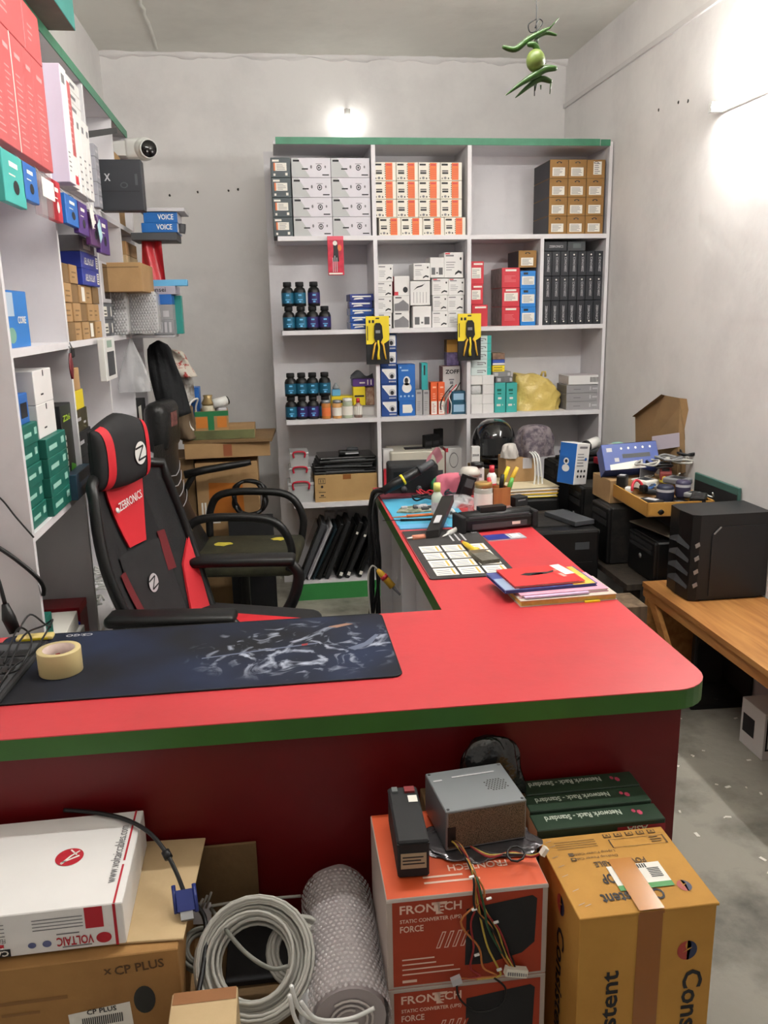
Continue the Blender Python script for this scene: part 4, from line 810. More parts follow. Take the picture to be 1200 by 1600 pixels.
tt = px_box('laptop', 'dark grey laptop lying under the blue lettered boxes', 'laptop', 205, 276, 364, 376, Yv+.0, .2, m_dgrey); tt.location.z = vz-DIM[tt.name][2]-.0005; bz = tt.location.z
pil = tag(carton('cardboard_box', .2, .3, bz-LZ[2]-.33, m_card, (-.69, 3.98, LZ[2]+.329)), 'brown carton holding up the dark laptop in the last bay', 'box')
pil2 = tag(carton('cardboard_box', .21, .32, .328, m_card2, (-.695, 3.98, LZ[2])), 'pale carton at the bottom of the last bay, middle shelf', 'box')
tt2 = tag(MB().tube(smooth_path([at(284, 350, Y=3.9), at(284, 358, Y=3.9), at(283, 364, Y=3.9)], 3), .017, 10).build('round_end', m_dgrey), 'dark round end cap beside the blue lettered boxes', 'cap')
# red cloth bag
g = random.Random(9); x0, x1, z0, z1 = bbox_px(219, 255, 374, 438, 3.86)
tag(MB().grid(lambda u, v: (x0+(x1-x0)*(u*(1-.15*v)+.10*v), 3.86+.012*math.sin(u*9+v*3)+.02*v, z0+(z1-z0)*v), 14, 8).grid(lambda u, v: (x0+(x1-x0)*(u*(1-.15*v)+.10*v), 3.88+.012*math.sin(u*9+v*3)+.02*v, z0+(z1-z0)*v), 14, 8).build('red_cloth', M('red_plastic_bag', (190, 34, 44), .3)), 'red plastic bag hanging below the dark laptop', 'bag')
# light blue sticks, sensei box, blue box, greys, teal – a pile sticking out at shelf-three height
zz = at(255, 522, Y=3.86).z
def pile(lst, Yf):
    for (nm, a, b, pt, pb, m, lab, cat, d) in lst:
        o = px_box(nm, lab, cat, a, b, pt, pb, Yf, d, m); yield o
L_ = list(pile([('drive_box', 240, 272, 500, 523, M('greybox_c', (142, 142, 146), .45), 'grey printed box at the bottom of the pile at the shelf end', 'box', .2), ('drive_box', 239, 270, 476, 500, M('greybox_d', (150, 150, 152), .45), 'grey printed box above the lowest one at the shelf end', 'box', .2), ('toner_box', 238, 268, 460, 476, m_blue, 'bright blue box in the pile at the shelf end', 'box', .2),
    ('sensor_box', 226, 274, 447, 460, M('sensei_grey', (172, 166, 182), .45), 'pale violet grey box with dark lettering in the pile', 'box', .2), ('long_box', 226, 292, 437, 447, m_lblue, 'long light blue flat box on top of the pile', 'box', .06)], 3.84))
face_text(L_[3], 'F', 'sensei', .15, .3, .07, .018, m_ink, 0, .01)
decal(L_[0], 'F', [(.1+.22*i, .22+.22*i, .15, .85) for i in range(4)], m_lgrey, 'print'); decal(L_[1], 'F', [(.1, .4, .5, .9), (.5, .8, .2, .6)], m_lgrey, 'print')
o = px_box('teal_case', 'dark teal case standing behind the pile at the shelf end', 'case', 268, 284, 462, 503, 3.95, .06, M('case_teal', (40, 140, 132), .4))
hold = tag(carton('carton_tray', .24, .22, .012, m_lgrey, (-.54, 3.955, L_[0].location.z-.0125)), 'pale board under the pile at the shelf end', 'tray')
o.location.z = L_[0].location.z; o.scale.z = (at(276, 462, Y=3.95).z-o.location.z)/DIM[o.name][2]
# keyring, white device frame, clear bag below the middle board
p = at(110, 560, X=-.585); t = thing('keyring', 'dark red leather key fob hanging from the middle shelf edge', 'keyring', p)
MB().grid(lambda u, v: (.004*math.cos(u*2*math.pi), .024*math.sin(math.pi*min(.98, v+.02))**.7*math.sin(u*2*math.pi)+.0, -.06+.075*v), 14, 8).build('fob', M('maroon', (112, 34, 40), .45), t); MB().tube([(0, .0, .015), (0, .005, .03), (0, .0, LZ[2]-.012-p.z)], .002, 6).build('ring', m_steel, t); MB().rbox(.01, .03, .03, .004, 1, (0, .03, .0)).build('key', m_black, t); MB().tube([(0, .03, .03), (0, .01, .045)], .002, 5).build('key_link', m_steel, t)
ya = at(161, 560, X=-.57).y; yb = at(178, 560, X=-.57).y; zt = LZ[2]-.002; z0 = at(170, 594, X=-.57).z
t = tag(carton('tablet_frame', .022, yb-ya, zt-z0, m_whitep, (-.574, (ya+yb)/2, z0)), 'white framed grey device hanging on the shelf edge', 'device'); decal(t, 'R', [(.2, .85, .1, .68)], m_dgrey, 'screen'); decal(t, 'R', [(.25, .7, .78, .95)], M('pale_green_print', (150, 176, 160), .5), 'sticker')
p = at(207, 575, Y=3.7); g = random.Random(4)
def clearbag(u, v):
    a = u*2*math.pi; r = (.058*(1-v**1.6)+.006)*(1+.12*math.sin(a*4+v*5)); return (p.x+r*math.cos(a), 3.72+r*.5*math.sin(a), at(207, 613, Y=3.7).z+(LZ[2]-.021-at(207, 613, Y=3.7).z)*v)
t = tag(MB().grid(clearbag, 24, 14).build('clear_bag', m_film), 'clear plastic bag hanging under the bubble wrapped parcels', 'bag')
c = MB()
for i in range(10): c.obox((p.x+g.uniform(-.03, .03), 3.72+g.uniform(-.015, .015), at(207, 613, Y=3.7).z+.01+.05*g.random()), (.022, .006, .004), (0, .008, .002), (.002, 0, .012))
c.build('bag_content', m_lgrey, t)['kind'] = 'stuff'
# --- lower level: networking boxes
zb = LZ[3]
y0 = at(36, 760, X=-.605).y
HG = .052
for r in range(5):
    o = tag(carton('switch_box', .16, .17, HG-.0005, m_pine, (-.61-.08-.004*(r % 2), 2.085+.085, zb+HG*r)), f'dark green network box, {ORD[r]} from the bottom, front column', 'box', 'dark green network boxes'); decal(o, 'R', [(.25, .62, .4, .6), (.78, .92, .4, .75)], M('pale_green', (150, 206, 190), .5), 'print')
    if r < 4: 
        o = tag(carton('switch_box', .16, .21, HG-.0005, m_pine, (-.595-.08, 2.262+.105, zb+HG*r)), f'dark green network box, {ORD[r]} from the bottom, rear column', 'box', 'dark green network boxes'); decal(o, 'R', [(.1, .5, .35, .6), (.72, .88, .4, .75)], M('pale_green', (150, 206, 190), .5), 'print')
z2 = zb+HG*5
o = tag(carton('adapter_box', .14, .14, .075, m_blue, (-.69, 2.16, z2)), 'blue box with white sticker on the dark green boxes', 'box'); decal(o, 'R', [(.5, .9, .2, .7)], m_ink, 'print')
z3 = zb+HG*4
for k in range(2):
    o = tag(carton('adapter_box', .13, .18, .088, m_white, (-.675, 2.355, z3+.0885*k)), f'white square box on the dark green boxes, {["lower", "upper"][k]} one', 'box', 'white square boxes'); decal(o, 'R', [(.3, .45, .25, .3), (.5, .55, .8, .98)], m_ink, 'print')
o = tag(carton('adapter_box', .1, .09, .12, m_white, (-.70, 2.14, z2+.0755)), 'white upright box on the small blue box, left shelf', 'box')
o = tag(carton('graphics_box', .12, .13, .27, {'*': m_blackm, 'R': M('gpu_black', (26, 34, 26), .35)}, (-.67, 2.565, zb)), 'tall black and green graphics card box behind the green boxes', 'box')
decal(o, 'R', [[(.3, .05), (.95, .02), (.95, .3), (.55, .35)]], M('gpu_green', (92, 190, 40), .4), 'print'); face_text(o, 'R', 'Z26', .15, .82, .09, .018, M('lime', (170, 210, 40), .4), 0, .02); decal(o, 'R', [(.05, .3, .2+.07*i, .25+.07*i) for i in range(7)], m_paper, 'print')
o = tag(carton('switch_box', .03, .2, .075, M('navy_teal', (36, 62, 82), .4), (-.591, 2.56-.0, zb)), 'flat dark blue box standing before the graphics card box', 'box'); decal(o, 'R', [(.2, .8, .4, .6)], M('dim_blue', (90, 120, 150), .5), 'print')
# second bay lower level
yy = 2.80
seq = [(.085, m_blackm, 'black box at the bottom behind the gaming chair headrest'), (.08, m_blackm, 'black box with white print, second in the pile behind the headrest'), (.07, M('black_yellow', (60, 54, 30), .5, var=.6, scale=30), 'black and yellow box in the pile behind the headrest'), (.06, m_yellow, 'yellow box near the top of the pile behind the headrest'), (.07, m_card, 'small tan carton on top of the pile behind the headrest')]
zz = zb
for k, (h, m, lab) in enumerate(seq):
    o = tag(carton('parts_box', .13, .22-.03*k, h-.001, m, (-.61-.065, yy-.015*k, zz)), lab, 'box'); zz += h
    if k < 3: decal(o, 'R', [(.1, .4, .5, .65), (.6, .8, .3, .4)], m_lgrey, 'print')
# --- bottom level seen below: boxes, files, glass, white cable heaps
zb = LZ[4]
o = tag(carton('paper_box', .20, .34, .10, m_white, (-.70, 2.30, zb)), 'white flat box on the bottom shelf behind the counter mat', 'box'); o2 = tag(carton('paper_box', .19, .3, .05, m_paper, (-.70, 2.30, zb+.1005), rz=.05), 'stack of white paper on the flat box, bottom left shelf', 'paper'); 
o = tag(carton('red_case', .14, .1, .14, M('case_red', (150, 24, 34), .3), (-.69, 2.56, zb)), 'dark red plastic case on the bottom left shelf', 'case'); decal(o, 'R', [(0, 1, .85, 1)], m_redp, 'lid_band')
t = thing('glue_bottle', 'small clear bottle with blue cap on the bottom left shelf', 'bottle', (-.625, 2.492, zb)); MB().lathe([(0, 0), (.016, 0), (.017, .06), (.01, .075)], 12).build('bottle_body', m_clear, t); MB().lathe([(.011, .073), (.008, .10), (0, .10)], 10).build('cap', M('cap_blue', (40, 50, 190), .4), t)
o = tag(carton('teal_pack', .05, .1, .09, m_pine, (-.64, 2.15, zb+.1510)), 'small teal packet lying on the paper stack', 'packet')
for k, (y_, z_) in enumerate([(2.86, .0), (3.05, .0), (2.98, .07)]):
    g = random.Random(20+k); pts = []
    for i in range(46):
        a = i*.55; r = .05+g.uniform(-.02, .02); pts.append((-.70+r*math.cos(a)*1.2, y_+r*math.sin(a), zb+.012+z_+.045*g.random()))
    tag(MB().tube(smooth_path(pts, 3), .004, 6).build('cable_bundle', m_whitep), f'tangled white cable heap on the bottom left shelf, {["front", "rear", "upper"][k]} one', 'cable', 'white cable heaps')
for k in range(3): tag(carton('adapter_box', .12, .12, .07, m_wb, (-.68, 3.33+.13*k, zb)), f'white box on the bottom left shelf, {ORD[k]} behind the chair', 'box', 'white boxes on the bottom left shelf')
# cables on the end panel
tag(cable('power_cable', [at(-30, 760, Y=2.055), at(0, 778, Y=2.05), at(25, 808, Y=2.05), at(53, 840, Y=2.05)], .0022, m_cableb), 'thin black cable crossing the white end panel', 'cable')
tag(cable('power_cable', [at(-40, 835, Y=2.05), at(0, 857, Y=2.045), at(30, 878, Y=2.045), at(58, 902, Y=2.05), at(68, 918, X=-.59), at(68, 930, X=-.594)], .0055, m_cableb), 'thick black cable bending round the edge of the white end panel', 'cable')
# ================================================================== chairs
TH = math.radians(68)
def loc2(wx, wy, ox=-.215, oy=2.51, a=TH): dx, dy = wx-ox, wy-oy; return (dx*math.cos(a)+dy*math.sin(a), -dx*math.sin(a)+dy*math.cos(a))
ch = thing('gaming_chair', 'red and black gaming chair with headrest and white logos', 'chair', (-.215, 2.51, 0), TH)
def bs_(s, t, off=0):
    hw = .195+.05*math.sin(math.pi*min(1, t*1.05)*.95)
    return Vector((s*hw, .150+.155*t-.055*s*s+.02*math.sin(math.pi*t)+off, .50+.53*t))
def patch(name, mat, t0, t1, sl, sr, off, nu=10, nv=12, th=.0):
    f = lambda u, v: bs_(sl(v)+(sr(v)-sl(v))*u, t0+(t1-t0)*v, off)
    mb = MB().grid(f, nu, nv)
    if th: mb.grid(lambda u, v: f(1-u, v)+Vector((0, th, 0)), nu, nv)
    return mb.build(name, mat, ch)
patch('mesh_back', m_mesh, 0, 1, lambda v: -.97, lambda v: .97, .0, 16, 18, .012)
patch('red_panel', m_chred, .58, 1.0, lambda v: -.20-.36*v, lambda v: .20+.36*v, -.012, 10, 8, .006)
patch('side_wing', m_chred, .0, .52, lambda v: .52+.26*v+.2*max(0, v-.7)/.3*.8, lambda v: .98, -.010, 6, 10, .006)
patch('side_wing', m_chred, .0, .30, lambda v: -.98, lambda v: -.74-.22*v, -.010, 6, 10, .006)
patch('lumbar_pad', m_blackm, .05, .56, lambda v: -.62+.1*v, lambda v: .5+.02*v, -.007, 10, 8, .004)
patch('mesh_stripe', M('chair_dark_red', (104, 22, 28), .8), .18, .48, lambda v: -.62-.05*v, lambda v: -.42-.08*v, -.0085, 4, 6, .003); patch('mesh_stripe', MC['chair_dark_red'], .36, .60, lambda v: .42+.05*v, lambda v: .58+.02*v, -.0085, 4, 6, .003)
rim = [bs_(-.99, i/14, .004) for i in range(15)]+[bs_(-.99+1.98*i/8, 1, .006)+Vector((0, 0, .025*math.sin(math.pi*i/8))) for i in range(1, 8)]+[bs_(.99, 1-i/14, .004) for i in range(15)]+[bs_(.99-1.98*i/8, 0, .004) for i in range(1, 8)]
MB().tube(rim, .017, 8, closed=True).build('back_frame', m_black, ch)
p, e = bs_(-.40, .78, -.0185), .19*.53/.53
ux = (bs_(.42, .90, 0)-bs_(-.42, .86, 0)).normalized(); uy = (bs_(0, .95, 0)-bs_(0, .75, 0)).normalized(); n_ = ux.cross(uy)
put_text(ch, 'ZEBRONICS', bs_(-.27, .80, -.019), ux, uy, n_, .14, .026, m_whitep, .012, lift=.003)
MB().lathe([(0, 0), (.009, 0), (.009, .002), (0, .002)], 12).build('logo', m_whitep, ch, tuple(bs_(-.34, .815, -.022)), (math.radians(70), 0, 0))
def zlogo(parent, o, ux, uy, n, r, m):
    pts = disc((0, 0), r, r*1.05, 24); mb = MB().add([o+ux*a+uy*b+n*.0005 for a, b in pts], [tuple(range(24))]); lg = mb.build('logo', m, parent)
    q = MB()
    for (a, b, c, d) in ((-.9, .45, .5, .62), (.5, .62, -.5, -.62), (-.5, -.62, .9, -.45)):
        A, B = o+ux*a*r+uy*b*r, o+ux*c*r+uy*d*r; s = (B-A).cross(n).normalized()*r*.09
        q.add([A-s+n*.0012, B-s+n*.0012, B+s+n*.0012, A+s+n*.0012], [(0, 1, 2, 3)])
    q.build('logo_cut', m_blackm, lg)
zlogo(ch, bs_(.02, .34, -.014), ux, uy, n_, .028, m_lgrey)
# headrest
HR = Vector((-.01, .285, 1.092)); W_, H_, D_ = .142, .098, .055
def hr(u, v, k=1.0, o=0):
    a = (u-.5)*math.pi; b = (v-.5)*math.pi
    return HR+Vector((W_*math.copysign(abs(math.sin(a))**.75, a), -D_*math.cos(a)**.5*math.cos(b)**.6*k-o-.02*0, H_*math.copysign(abs(math.sin(b))**.7, b)*(1-.10*abs(math.sin(a)))+.03*(1-abs(math.sin(a)))*max(0, math.sin(b))))
mb = MB().grid(lambda u, v: hr(u, v), 22, 16).grid(lambda u, v: (lambda q: Vector((q.x, 2*HR.y-q.y-.01, q.z)))(hr(1-u, v, .55)), 22, 16); mb.build('headrest', m_blackm, ch)
for (u0_, u1_) in ((.16, .27), (.72, .84)):
    MB().grid(lambda u, v: hr(u0_+(u1_-u0_)*u+(.05*math.sin(math.pi*v) if u0_ < .5 else -.05*math.sin(math.pi*v)), .06+.88*v, 1, .0025), 5, 16).build('headrest_stripe', m_chred, ch)
c = hr(.56, .5, 1, .003); zlogo(ch, c, (hr(.62, .5)-hr(.5, .5)).normalized(), Vector((0, 0, 1)), (hr(.62, .5)-hr(.5, .5)).normalized().cross(Vector((0, 0, 1))), .034, m_whitep)
MB().tube([HR+Vector((0, .03, -.1)), HR+Vector((0, .05, -.2))], .02, 8).build('headrest_post', m_black, ch)
# seat, arms, base
MB().rbox(.50, .46, .09, .035, 3, (0, -.05, .455), smooth=True).build('seat', m_blackm, ch); MB().rbox(.26, .47, .02, .01, 2, (0, -.055, .532), smooth=True).build('seat_panel', m_chred, ch)
for s in (-1, 1):
    arm = MB().rbox(.085, .36, .034, .015, 3, (0, 0, 0), smooth=True)
    ax_, ay_ = loc2(-.31, 2.24) if s < 0 else loc2(-.13, 2.77)
    arm.build('armrest', m_black, ch, (ax_, ay_, .668), (0, 0, math.radians(14)))
    MB().tube(smooth_path([(ax_-.02, ay_+.14, .67), (ax_-.02, ay_+.17, .60), (s*.24, .12, .47), (s*.2, .05, .44)], 5), .016, 8).build('arm_support', m_black, ch)
    MB().tube(smooth_path([(ax_+.035, ay_-.16, .672), (ax_+.04, ay_-.185, .62), (ax_+.02, ay_-.14, .50), (s*.22, -.02, .43)], 6), [.02]*19, 8).build('arm_support', m_black, ch)
MB().lathe([(.028, .10), (.028, .30), (.05, .40), (.05, .42)], 14).build('gas_column', m_black, ch)
for k in range(5):
    a = k*2*math.pi/5+.3; d = Vector((math.cos(a), math.sin(a), 0))
    MB().tube([d*.02+Vector((0, 0, .10)), d*.16+Vector((0, 0, .095)), d*.27+Vector((0, 0, .07))], [.026, .022, .018], 8).build('base_leg', m_black, ch)
    MB().tube([d*.27+Vector((-d.y*.02, d.x*.02, .028)), d*.27+Vector((d.y*.02, -d.x*.02, .028))], .028, 12).build('caster', m_blackm, ch)
# ---- old office chair
oc = thing('office_chair', 'old black office chair with torn seat showing yellow foam', 'chair', (-.17, 3.66, 0), math.radians(82))
MB().rbox(.46, .46, .075, .03, 3, (0, -.03, .41), smooth=True).build('seat', stained('worn_seat', (48, 48, 36), (70, 68, 48), 8, .4, .7, .6, .1, 60), oc)
for (x, y, r) in ((*loc2(*at(347, 850, Z=.487).xy, -.17, 3.66, math.radians(82)), .035), (*loc2(*at(436, 842, Z=.487).xy, -.17, 3.66, math.radians(82)), .028)):
    g = random.Random(int(x*99)+9); MB().add([(x, y, .4885)]+[(x+r*(.7+.5*g.random())*math.cos(i*.5), y+r*1.3*(.7+.5*g.random())*math.sin(i*.5), .487) for i in range(12)], [(0, i+1, (i+1) % 12+1) for i in range(12)]).build('foam_tear', M('foam', (214, 196, 60), .9, bump=.8, bscale=80), oc)
def ob(s, t, o=0): return Vector((s*(.235-.03*t), .20+.10*t+.05*math.sin(t*3.1)-.05*s*s*0+o, .46+.52*t))
MB().grid(lambda u, v: ob(u*2-1, v, -.035*math.cos((u-.5)*math.pi)), 12, 16).grid(lambda u, v: ob(1-u*2, v, .035*math.cos((u-.5)*math.pi)), 12, 16).build('backrest', m_leather, oc)
for k in range(4): MB().tube([ob(-1+2*i/10, .42+.09*k, -.037*math.cos((i/10-.5)*math.pi)-.002)+Vector((0, 0, .03*abs(i-5)/5)) for i in range(11)], .0022, 5).build('piping', m_lgrey, oc)
MB().rbox(.27, .10, .22, .045, 4, (0, .315, .93), smooth=True).build('headrest', m_leather, oc); MB().box(-.05, .05, .262, .264, 1.04, 1.10).build('faded_print', M('faded_red', (120, 70, 66), .6, var=.5, scale=60), oc)
for s in (-1, 1):
    MB().tube(smooth_path([(s*.25, .20, .47), (s*.255, .19, .60), (s*.255, .13, .675), (s*.255, -.05, .685), (s*.255, -.19, .66), (s*.25, -.25, .56), (s*.245, -.24, .45)], 6), .018, 9).build('armrest_loop', m_black, oc)
MB().lathe([(.025, .08), (.025, .36), (.06, .41)], 12).build('gas_column', m_black, oc)
for k in range(5):
    a = k*2*math.pi/5+.1; d = Vector((math.cos(a), math.sin(a), 0)); MB().tube([d*.02+Vector((0, 0, .085)), d*.26+Vector((0, 0, .055))], [.024, .017], 8).build('base_leg', m_black, oc)
    MB().tube([d*.26+Vector((-d.y*.018, d.x*.018, .024)), d*.26+Vector((d.y*.018, -d.x*.018, .024))], .024, 10).build('caster', m_blackm, oc)
# ================================================================== corner pile behind the chairs
o = px_box('cardboard_box', 'large brown carton with orange tape behind the old office chair', 'box', 312, 408, 722, 940, 4.20, .32, m_card, zb=.0); big = o
zt = DIM[o.name][2]; decal(o, 'F', [[(.18, .62), (.75, .66), (.74, .86), (.2, .87)]], M('orange_tape', (190, 108, 38), .25, var=.12), 'tape'); decal(o, 'F', [(.06, .09, .62, .74), (.11, .14, .60, .74), (.16, .20, .60, .71), (.22, .35, .60, .66)], m_paper, 'sticker')
o = px_box('cardboard_box', 'tall brown carton left of the taped carton', 'box', 268, 310, 716, 940, 4.22, .30, m_cardd, zb=.0); zt2 = DIM[o.name][2]
zt = max(zt, zt2)
def sheet(label, px0, px1, y0, y1, z, th, m, rz=0, name='cardboard_sheet'):
    x0 = at(px0, 690, Y=y0).x; x1 = at(px1, 690, Y=y0).x
    return tag(carton(name, x1-x0, y1-y0, th, m, ((x0+x1)/2, (y0+y1)/2, z), rz), label, 'cardboard')
zs = zt+.001
fl = tag(carton('flat_carton', .42, .36, .075, m_card, (-.245, 4.36, zs), .04), 'flattened brown carton on the corner stack', 'box'); decal(fl, 'F', [(.45, .55, .1, .9)], M('rust_tape', (150, 84, 52), .3), 'tape'); zs += .0755
fl2 = tag(carton('cardboard_sheet', .44, .38, .016, m_cardd, (-.225, 4.36, zs), -.06), 'loose cardboard sheet in the corner stack', 'cardboard'); zs += .0165
g2 = tag(carton('flat_carton', .36, .30, .045, {'*': m_card, 'F': M('green_brown_edge', (96, 100, 60), .7, var=.3)}, (-.28, 4.34, zs), .0), 'flat carton with green taped edge on the corner stack', 'box'); zs += .0455
# small open box with green and orange tape, full of oddments
x0 = at(305, 675, Y=4.22).x; x1 = at(357, 675, Y=4.22).x; w_ = x1-x0
ob_ = thing('open_box', 'small open box wrapped in green and orange tape holding oddments', 'box', ((x0+x1)/2, 4.27, zs), .08); hb_ = .095
for nm, a in (('front', (-w_/2, w_/2, -.07, -.066)), ('rear', (-w_/2, w_/2, .066, .07)), ('left', (-w_/2, -w_/2+.004, -.066, .066)), ('right', (w_/2-.004, w_/2, -.066, .066))): MB().box(*a, 0, hb_).build('side_flap', m_card, ob_)
MB().box(-w_/2+.004, w_/2-.004, -.066, .066, 0, .004).build('bottom', m_card, ob_); MB().box(-w_/2, w_/2, -.0712, -.0702, .07, .094).box(-.02, .01, -.0712, -.0702, .0, .07).build('green_tape', M('tape_green', (38, 120, 70), .3), ob_)
MB().box(-w_/2+.004, -.022, -.0712, -.0702, .012, .066).build('orange_label', M('label_orange', (206, 120, 40), .4), ob_); MB().box(.025, w_/2-.01, -.0712, -.0702, .012, .066).build('orange_label', MC['label_orange'], ob_)
cx = (x0+x1)/2; zt3 = zs+.004
t = thing('brass_fitting', 'cream and brass lamp holder standing in the taped box', 'fitting', (cx-.012, 4.26, zt3)); MB().lathe([(0, 0), (.03, 0), (.032, .10), (.028, .12)], 16).build('holder', M('cream_plastic', (206, 196, 170), .5), t); MB().lathe([(.03, .115), (.034, .125), (.02, .15), (.024, .165), (0, .165)], 16).build('collar', M('brass', (176, 150, 100), .35, .5), t)
t = thing('cctv_camera', 'white and black bullet camera lying on the taped box', 'camera', (cx+.05, 4.27, zt3+.10), .5); MB().tube([(-.045, 0, .02), (.03, 0, .032)], .024, 14).build('camera_body', m_whitep, t); MB().tube([(.03, 0, .032), (.038, 0, .034)], .022, 14).build('lens_ring', m_blackg, t); MB().rbox(.05, .04, .10, .006, 1, (0, 0, -.10)).build('mount_block', m_lgrey, t)
pw = [(cx-.07, 4.28, zt3+.01), (cx-.075, 4.27, zt3+.10), (cx-.06, 4.24, zt3+.15), (cx-.095, 4.19, zt3+.13), (cx-.105, 4.185, zt3+.04), (cx-.085, 4.185, zt3+.0)]
tag(cable('white_cable', pw, .005, m_whitep), 'white cord looping out of the taped box', 'cable')
# clothes and bags hanging at the shelf end
g = random.Random(12)
def cloth(name, label, px0, px1, pt, pb, Yf, d, m, cat='cloth', wav=.012, lean=0.0, top=.5, seed=1, parent=None):
    x0, x1, z0, z1 = bbox_px(px0, px1, pt, pb, Yf); cx_ = (x0+x1)/2; hw = (x1-x0)/2
    def f(u, v):
        a = u*2*math.pi; k = (top+(1-top)*(1-v)**.6)*(1+.10*math.sin(a*5+v*4+seed)+.06*math.sin(a*11+seed*3)); 
        if v > .93: k *= (1-v)/.07*.9+.1
        if v < .05: k *= v/.05*.8+.2
        return (cx_+lean*(v-.5)+hw*k*math.cos(a), Yf+d/2+d/2*k*math.sin(a)+wav*math.sin(v*7+a*2), z0+(z1-z0)*v)
    return tag(MB().grid(f, 36, 18).build(name, m), label, cat)
cloth('black_jacket', 'black jacket hanging at the end of the left shelving', 232, 284, 532, 655, 3.98, .09, M('black_fabric', (24, 25, 28), .85, bump=.4, bscale=30), lean=-.05, top=.55)
nb = cloth('print_bag', 'pale bag with red and blue print hanging behind the black jacket', 258, 298, 546, 592, 4.18, .06, stained('print_paper', (206, 198, 184), (170, 60, 54), 22, .52, .58, .6, .1, 30), 'bag', top=.6, seed=3, lean=-.05)
cloth('grey_cloth', 'crumpled grey and white cloth bundle above the taped box', 268, 302, 588, 632, 4.22, .08, stained('cloth_grey', (190, 186, 180), (110, 98, 88), 14, .4, .6, .9, .3, 40), top=.8, seed=5)
o = px_box('blue_box', 'small blue box beside the grey cloth bundle in the corner', 'box', 288, 312, 606, 655, 4.30, .10, m_blue); tag(carton('cardboard_box', .13, .16, o.location.z-zs-.001, m_cardd, (o.location.x, 4.40, zs)), 'dark carton under the small blue box in the corner', 'box')
cloth('brown_bag', 'brown bag slumped between the jacket and the taped box', 272, 304, 632, 690, 4.16, .07, M('brown_fabric', (112, 92, 70), .85, bump=.4, bscale=25), 'bag', top=.85, seed=7)
o = lgoods('parts_box', 'black box with white barcode sticker behind the black jacket', 'box', 213, 228, 620, 0, m_blackm, -.60, .08, pm=640, pb=668); decal(o, 'R', [(.2, .5, .2, .85)], m_paper, 'sticker'); sup = tag(carton('parts_box', .14, .3, o.location.z-LZ[3]-.001, m_lgrey, (-.69, o.location.y, LZ[3])), 'grey box below the barcode box, left lower shelf', 'box')
# bar armrest lying on the cartons, plastic sheet below the chair
t = thing('armrest_bar', 'black armrest bar sticking out in front of the taped carton', 'armrest', at(288, 742, Y=4.08)); q = at(392, 722, Y=4.10)-at(288, 742, Y=4.08)
MB().tube([(0, 0, 0), q*.3+Vector((0, 0, .004)), q*.9, q], [.02, .02, .017, .014], 9).build('bar', m_black, t); MB().tube([q*.15, q*.15+Vector((-.06, .06, -.1)), q*.15+Vector((-.08, .075, -t.location.z))], .016, 8).build('post', m_black, t)
g = random.Random(31)
def heap(name, label, c, rx, ry, h, m, cat, seed, n=26):
    g = random.Random(seed); ph = [g.uniform(0, 6.28) for _ in range(6)]
    def f(u, v):
        a = u*2*math.pi; v0 = v; v = math.sin(v*math.pi/2); k = math.cos(v0*math.pi/2)**.55*(1+.12*math.sin(3*a+ph[0])+.08*math.sin(5*a+ph[1]+v*5)+.05*math.sin(9*a+ph[2]-v*7))
        return (c[0]+rx*k*math.cos(a), c[1]+ry*k*math.sin(a), c[2]+.001+h*v*(1+.10*math.sin(4*a+ph[3])*(1-v)*2))
    return tag(MB().grid(f, n*2, 12).build(name, m), label, cat)
heap('plastic_sheet', 'clear plastic sheet heaped on the floor below the old chair', (.0, 3.72, 0), .22, .2, .07, M('dirty_plastic', (166, 164, 146), .25, alpha=.75, bump=.6, bscale=18), 'plastic', 4)
heap('white_sack', 'white crumpled sack on the floor behind the gaming chair', (-.22, 3.35, 0), .16, .13, .12, M('sack', (196, 192, 184), .6, bump=.5, bscale=20), 'sack', 5)
t = cable('cable_coil', [(-.14+.08*math.cos(i*.6)+.01*math.sin(i*1.7), 4.10-.02+.012*math.sin(i*2.1), .62+.085*math.sin(i*.6)) for i in range(34)], .009, m_cableb); tag(t, 'thick black cable coil hanging before the taped carton', 'cable')
tag(carton('bin_box', .22, .10, .52, m_blackm, (-.14, 4.09, 0)), 'dark box on the floor under the black cable coil', 'box')
# ================================================================== things on the counter
def on_desk(px, py, z=DZ): p = at(px, py, Z=z); return Vector((p.x, p.y, z))
# gaming mat with a printed soldier scene
mm, nt, b = nodes_mat('mat_print', .75, .25); L = nt.links.new
tc = nt.nodes.new('ShaderNodeTexCoord'); n1 = nt.nodes.new('ShaderNodeTexNoise'); n1.inputs['Scale'].default_value = 13; n1.inputs['Detail'].default_value = 9; n1.inputs['Distortion'].default_value = 2.2
mp = nt.nodes.new('ShaderNodeMapping'); mp.inputs['Location'].default_value = (-.85, .0, 0); mp.inputs['Scale'].default_value = (3.6, 5.6, 1)
gr = nt.nodes.new('ShaderNodeTexGradient'); gr.gradient_type = 'SPHERICAL'
L(tc.outputs['Object'], n1.inputs['Vector']); L(tc.outputs['Object'], mp.inputs['Vector']); L(mp.outputs['Vector'], gr.inputs['Vector'])
r1 = nt.nodes.new('ShaderNodeValToRGB'); r1.color_ramp.elements[0].position = .53; r1.color_ramp.elements[1].position = .72
r1.color_ramp.elements[0].color = (0, 0, 0, 1); r1.color_ramp.elements[1].color = (1, 1, 1, 1); L(n1.outputs['Fac'], r1.inputs['Fac'])
r2 = nt.nodes.new('ShaderNodeValToRGB'); r2.color_ramp.elements[0].position = .05; r2.color_ramp.elements[1].position = .5; L(gr.outputs['Fac'], r2.inputs['Fac'])
mu = nt.nodes.new('ShaderNodeMath'); mu.operation = 'MULTIPLY'; L(r1.outputs['Color'], mu.inputs[0]); L(r2.outputs['Color'], mu.inputs[1])
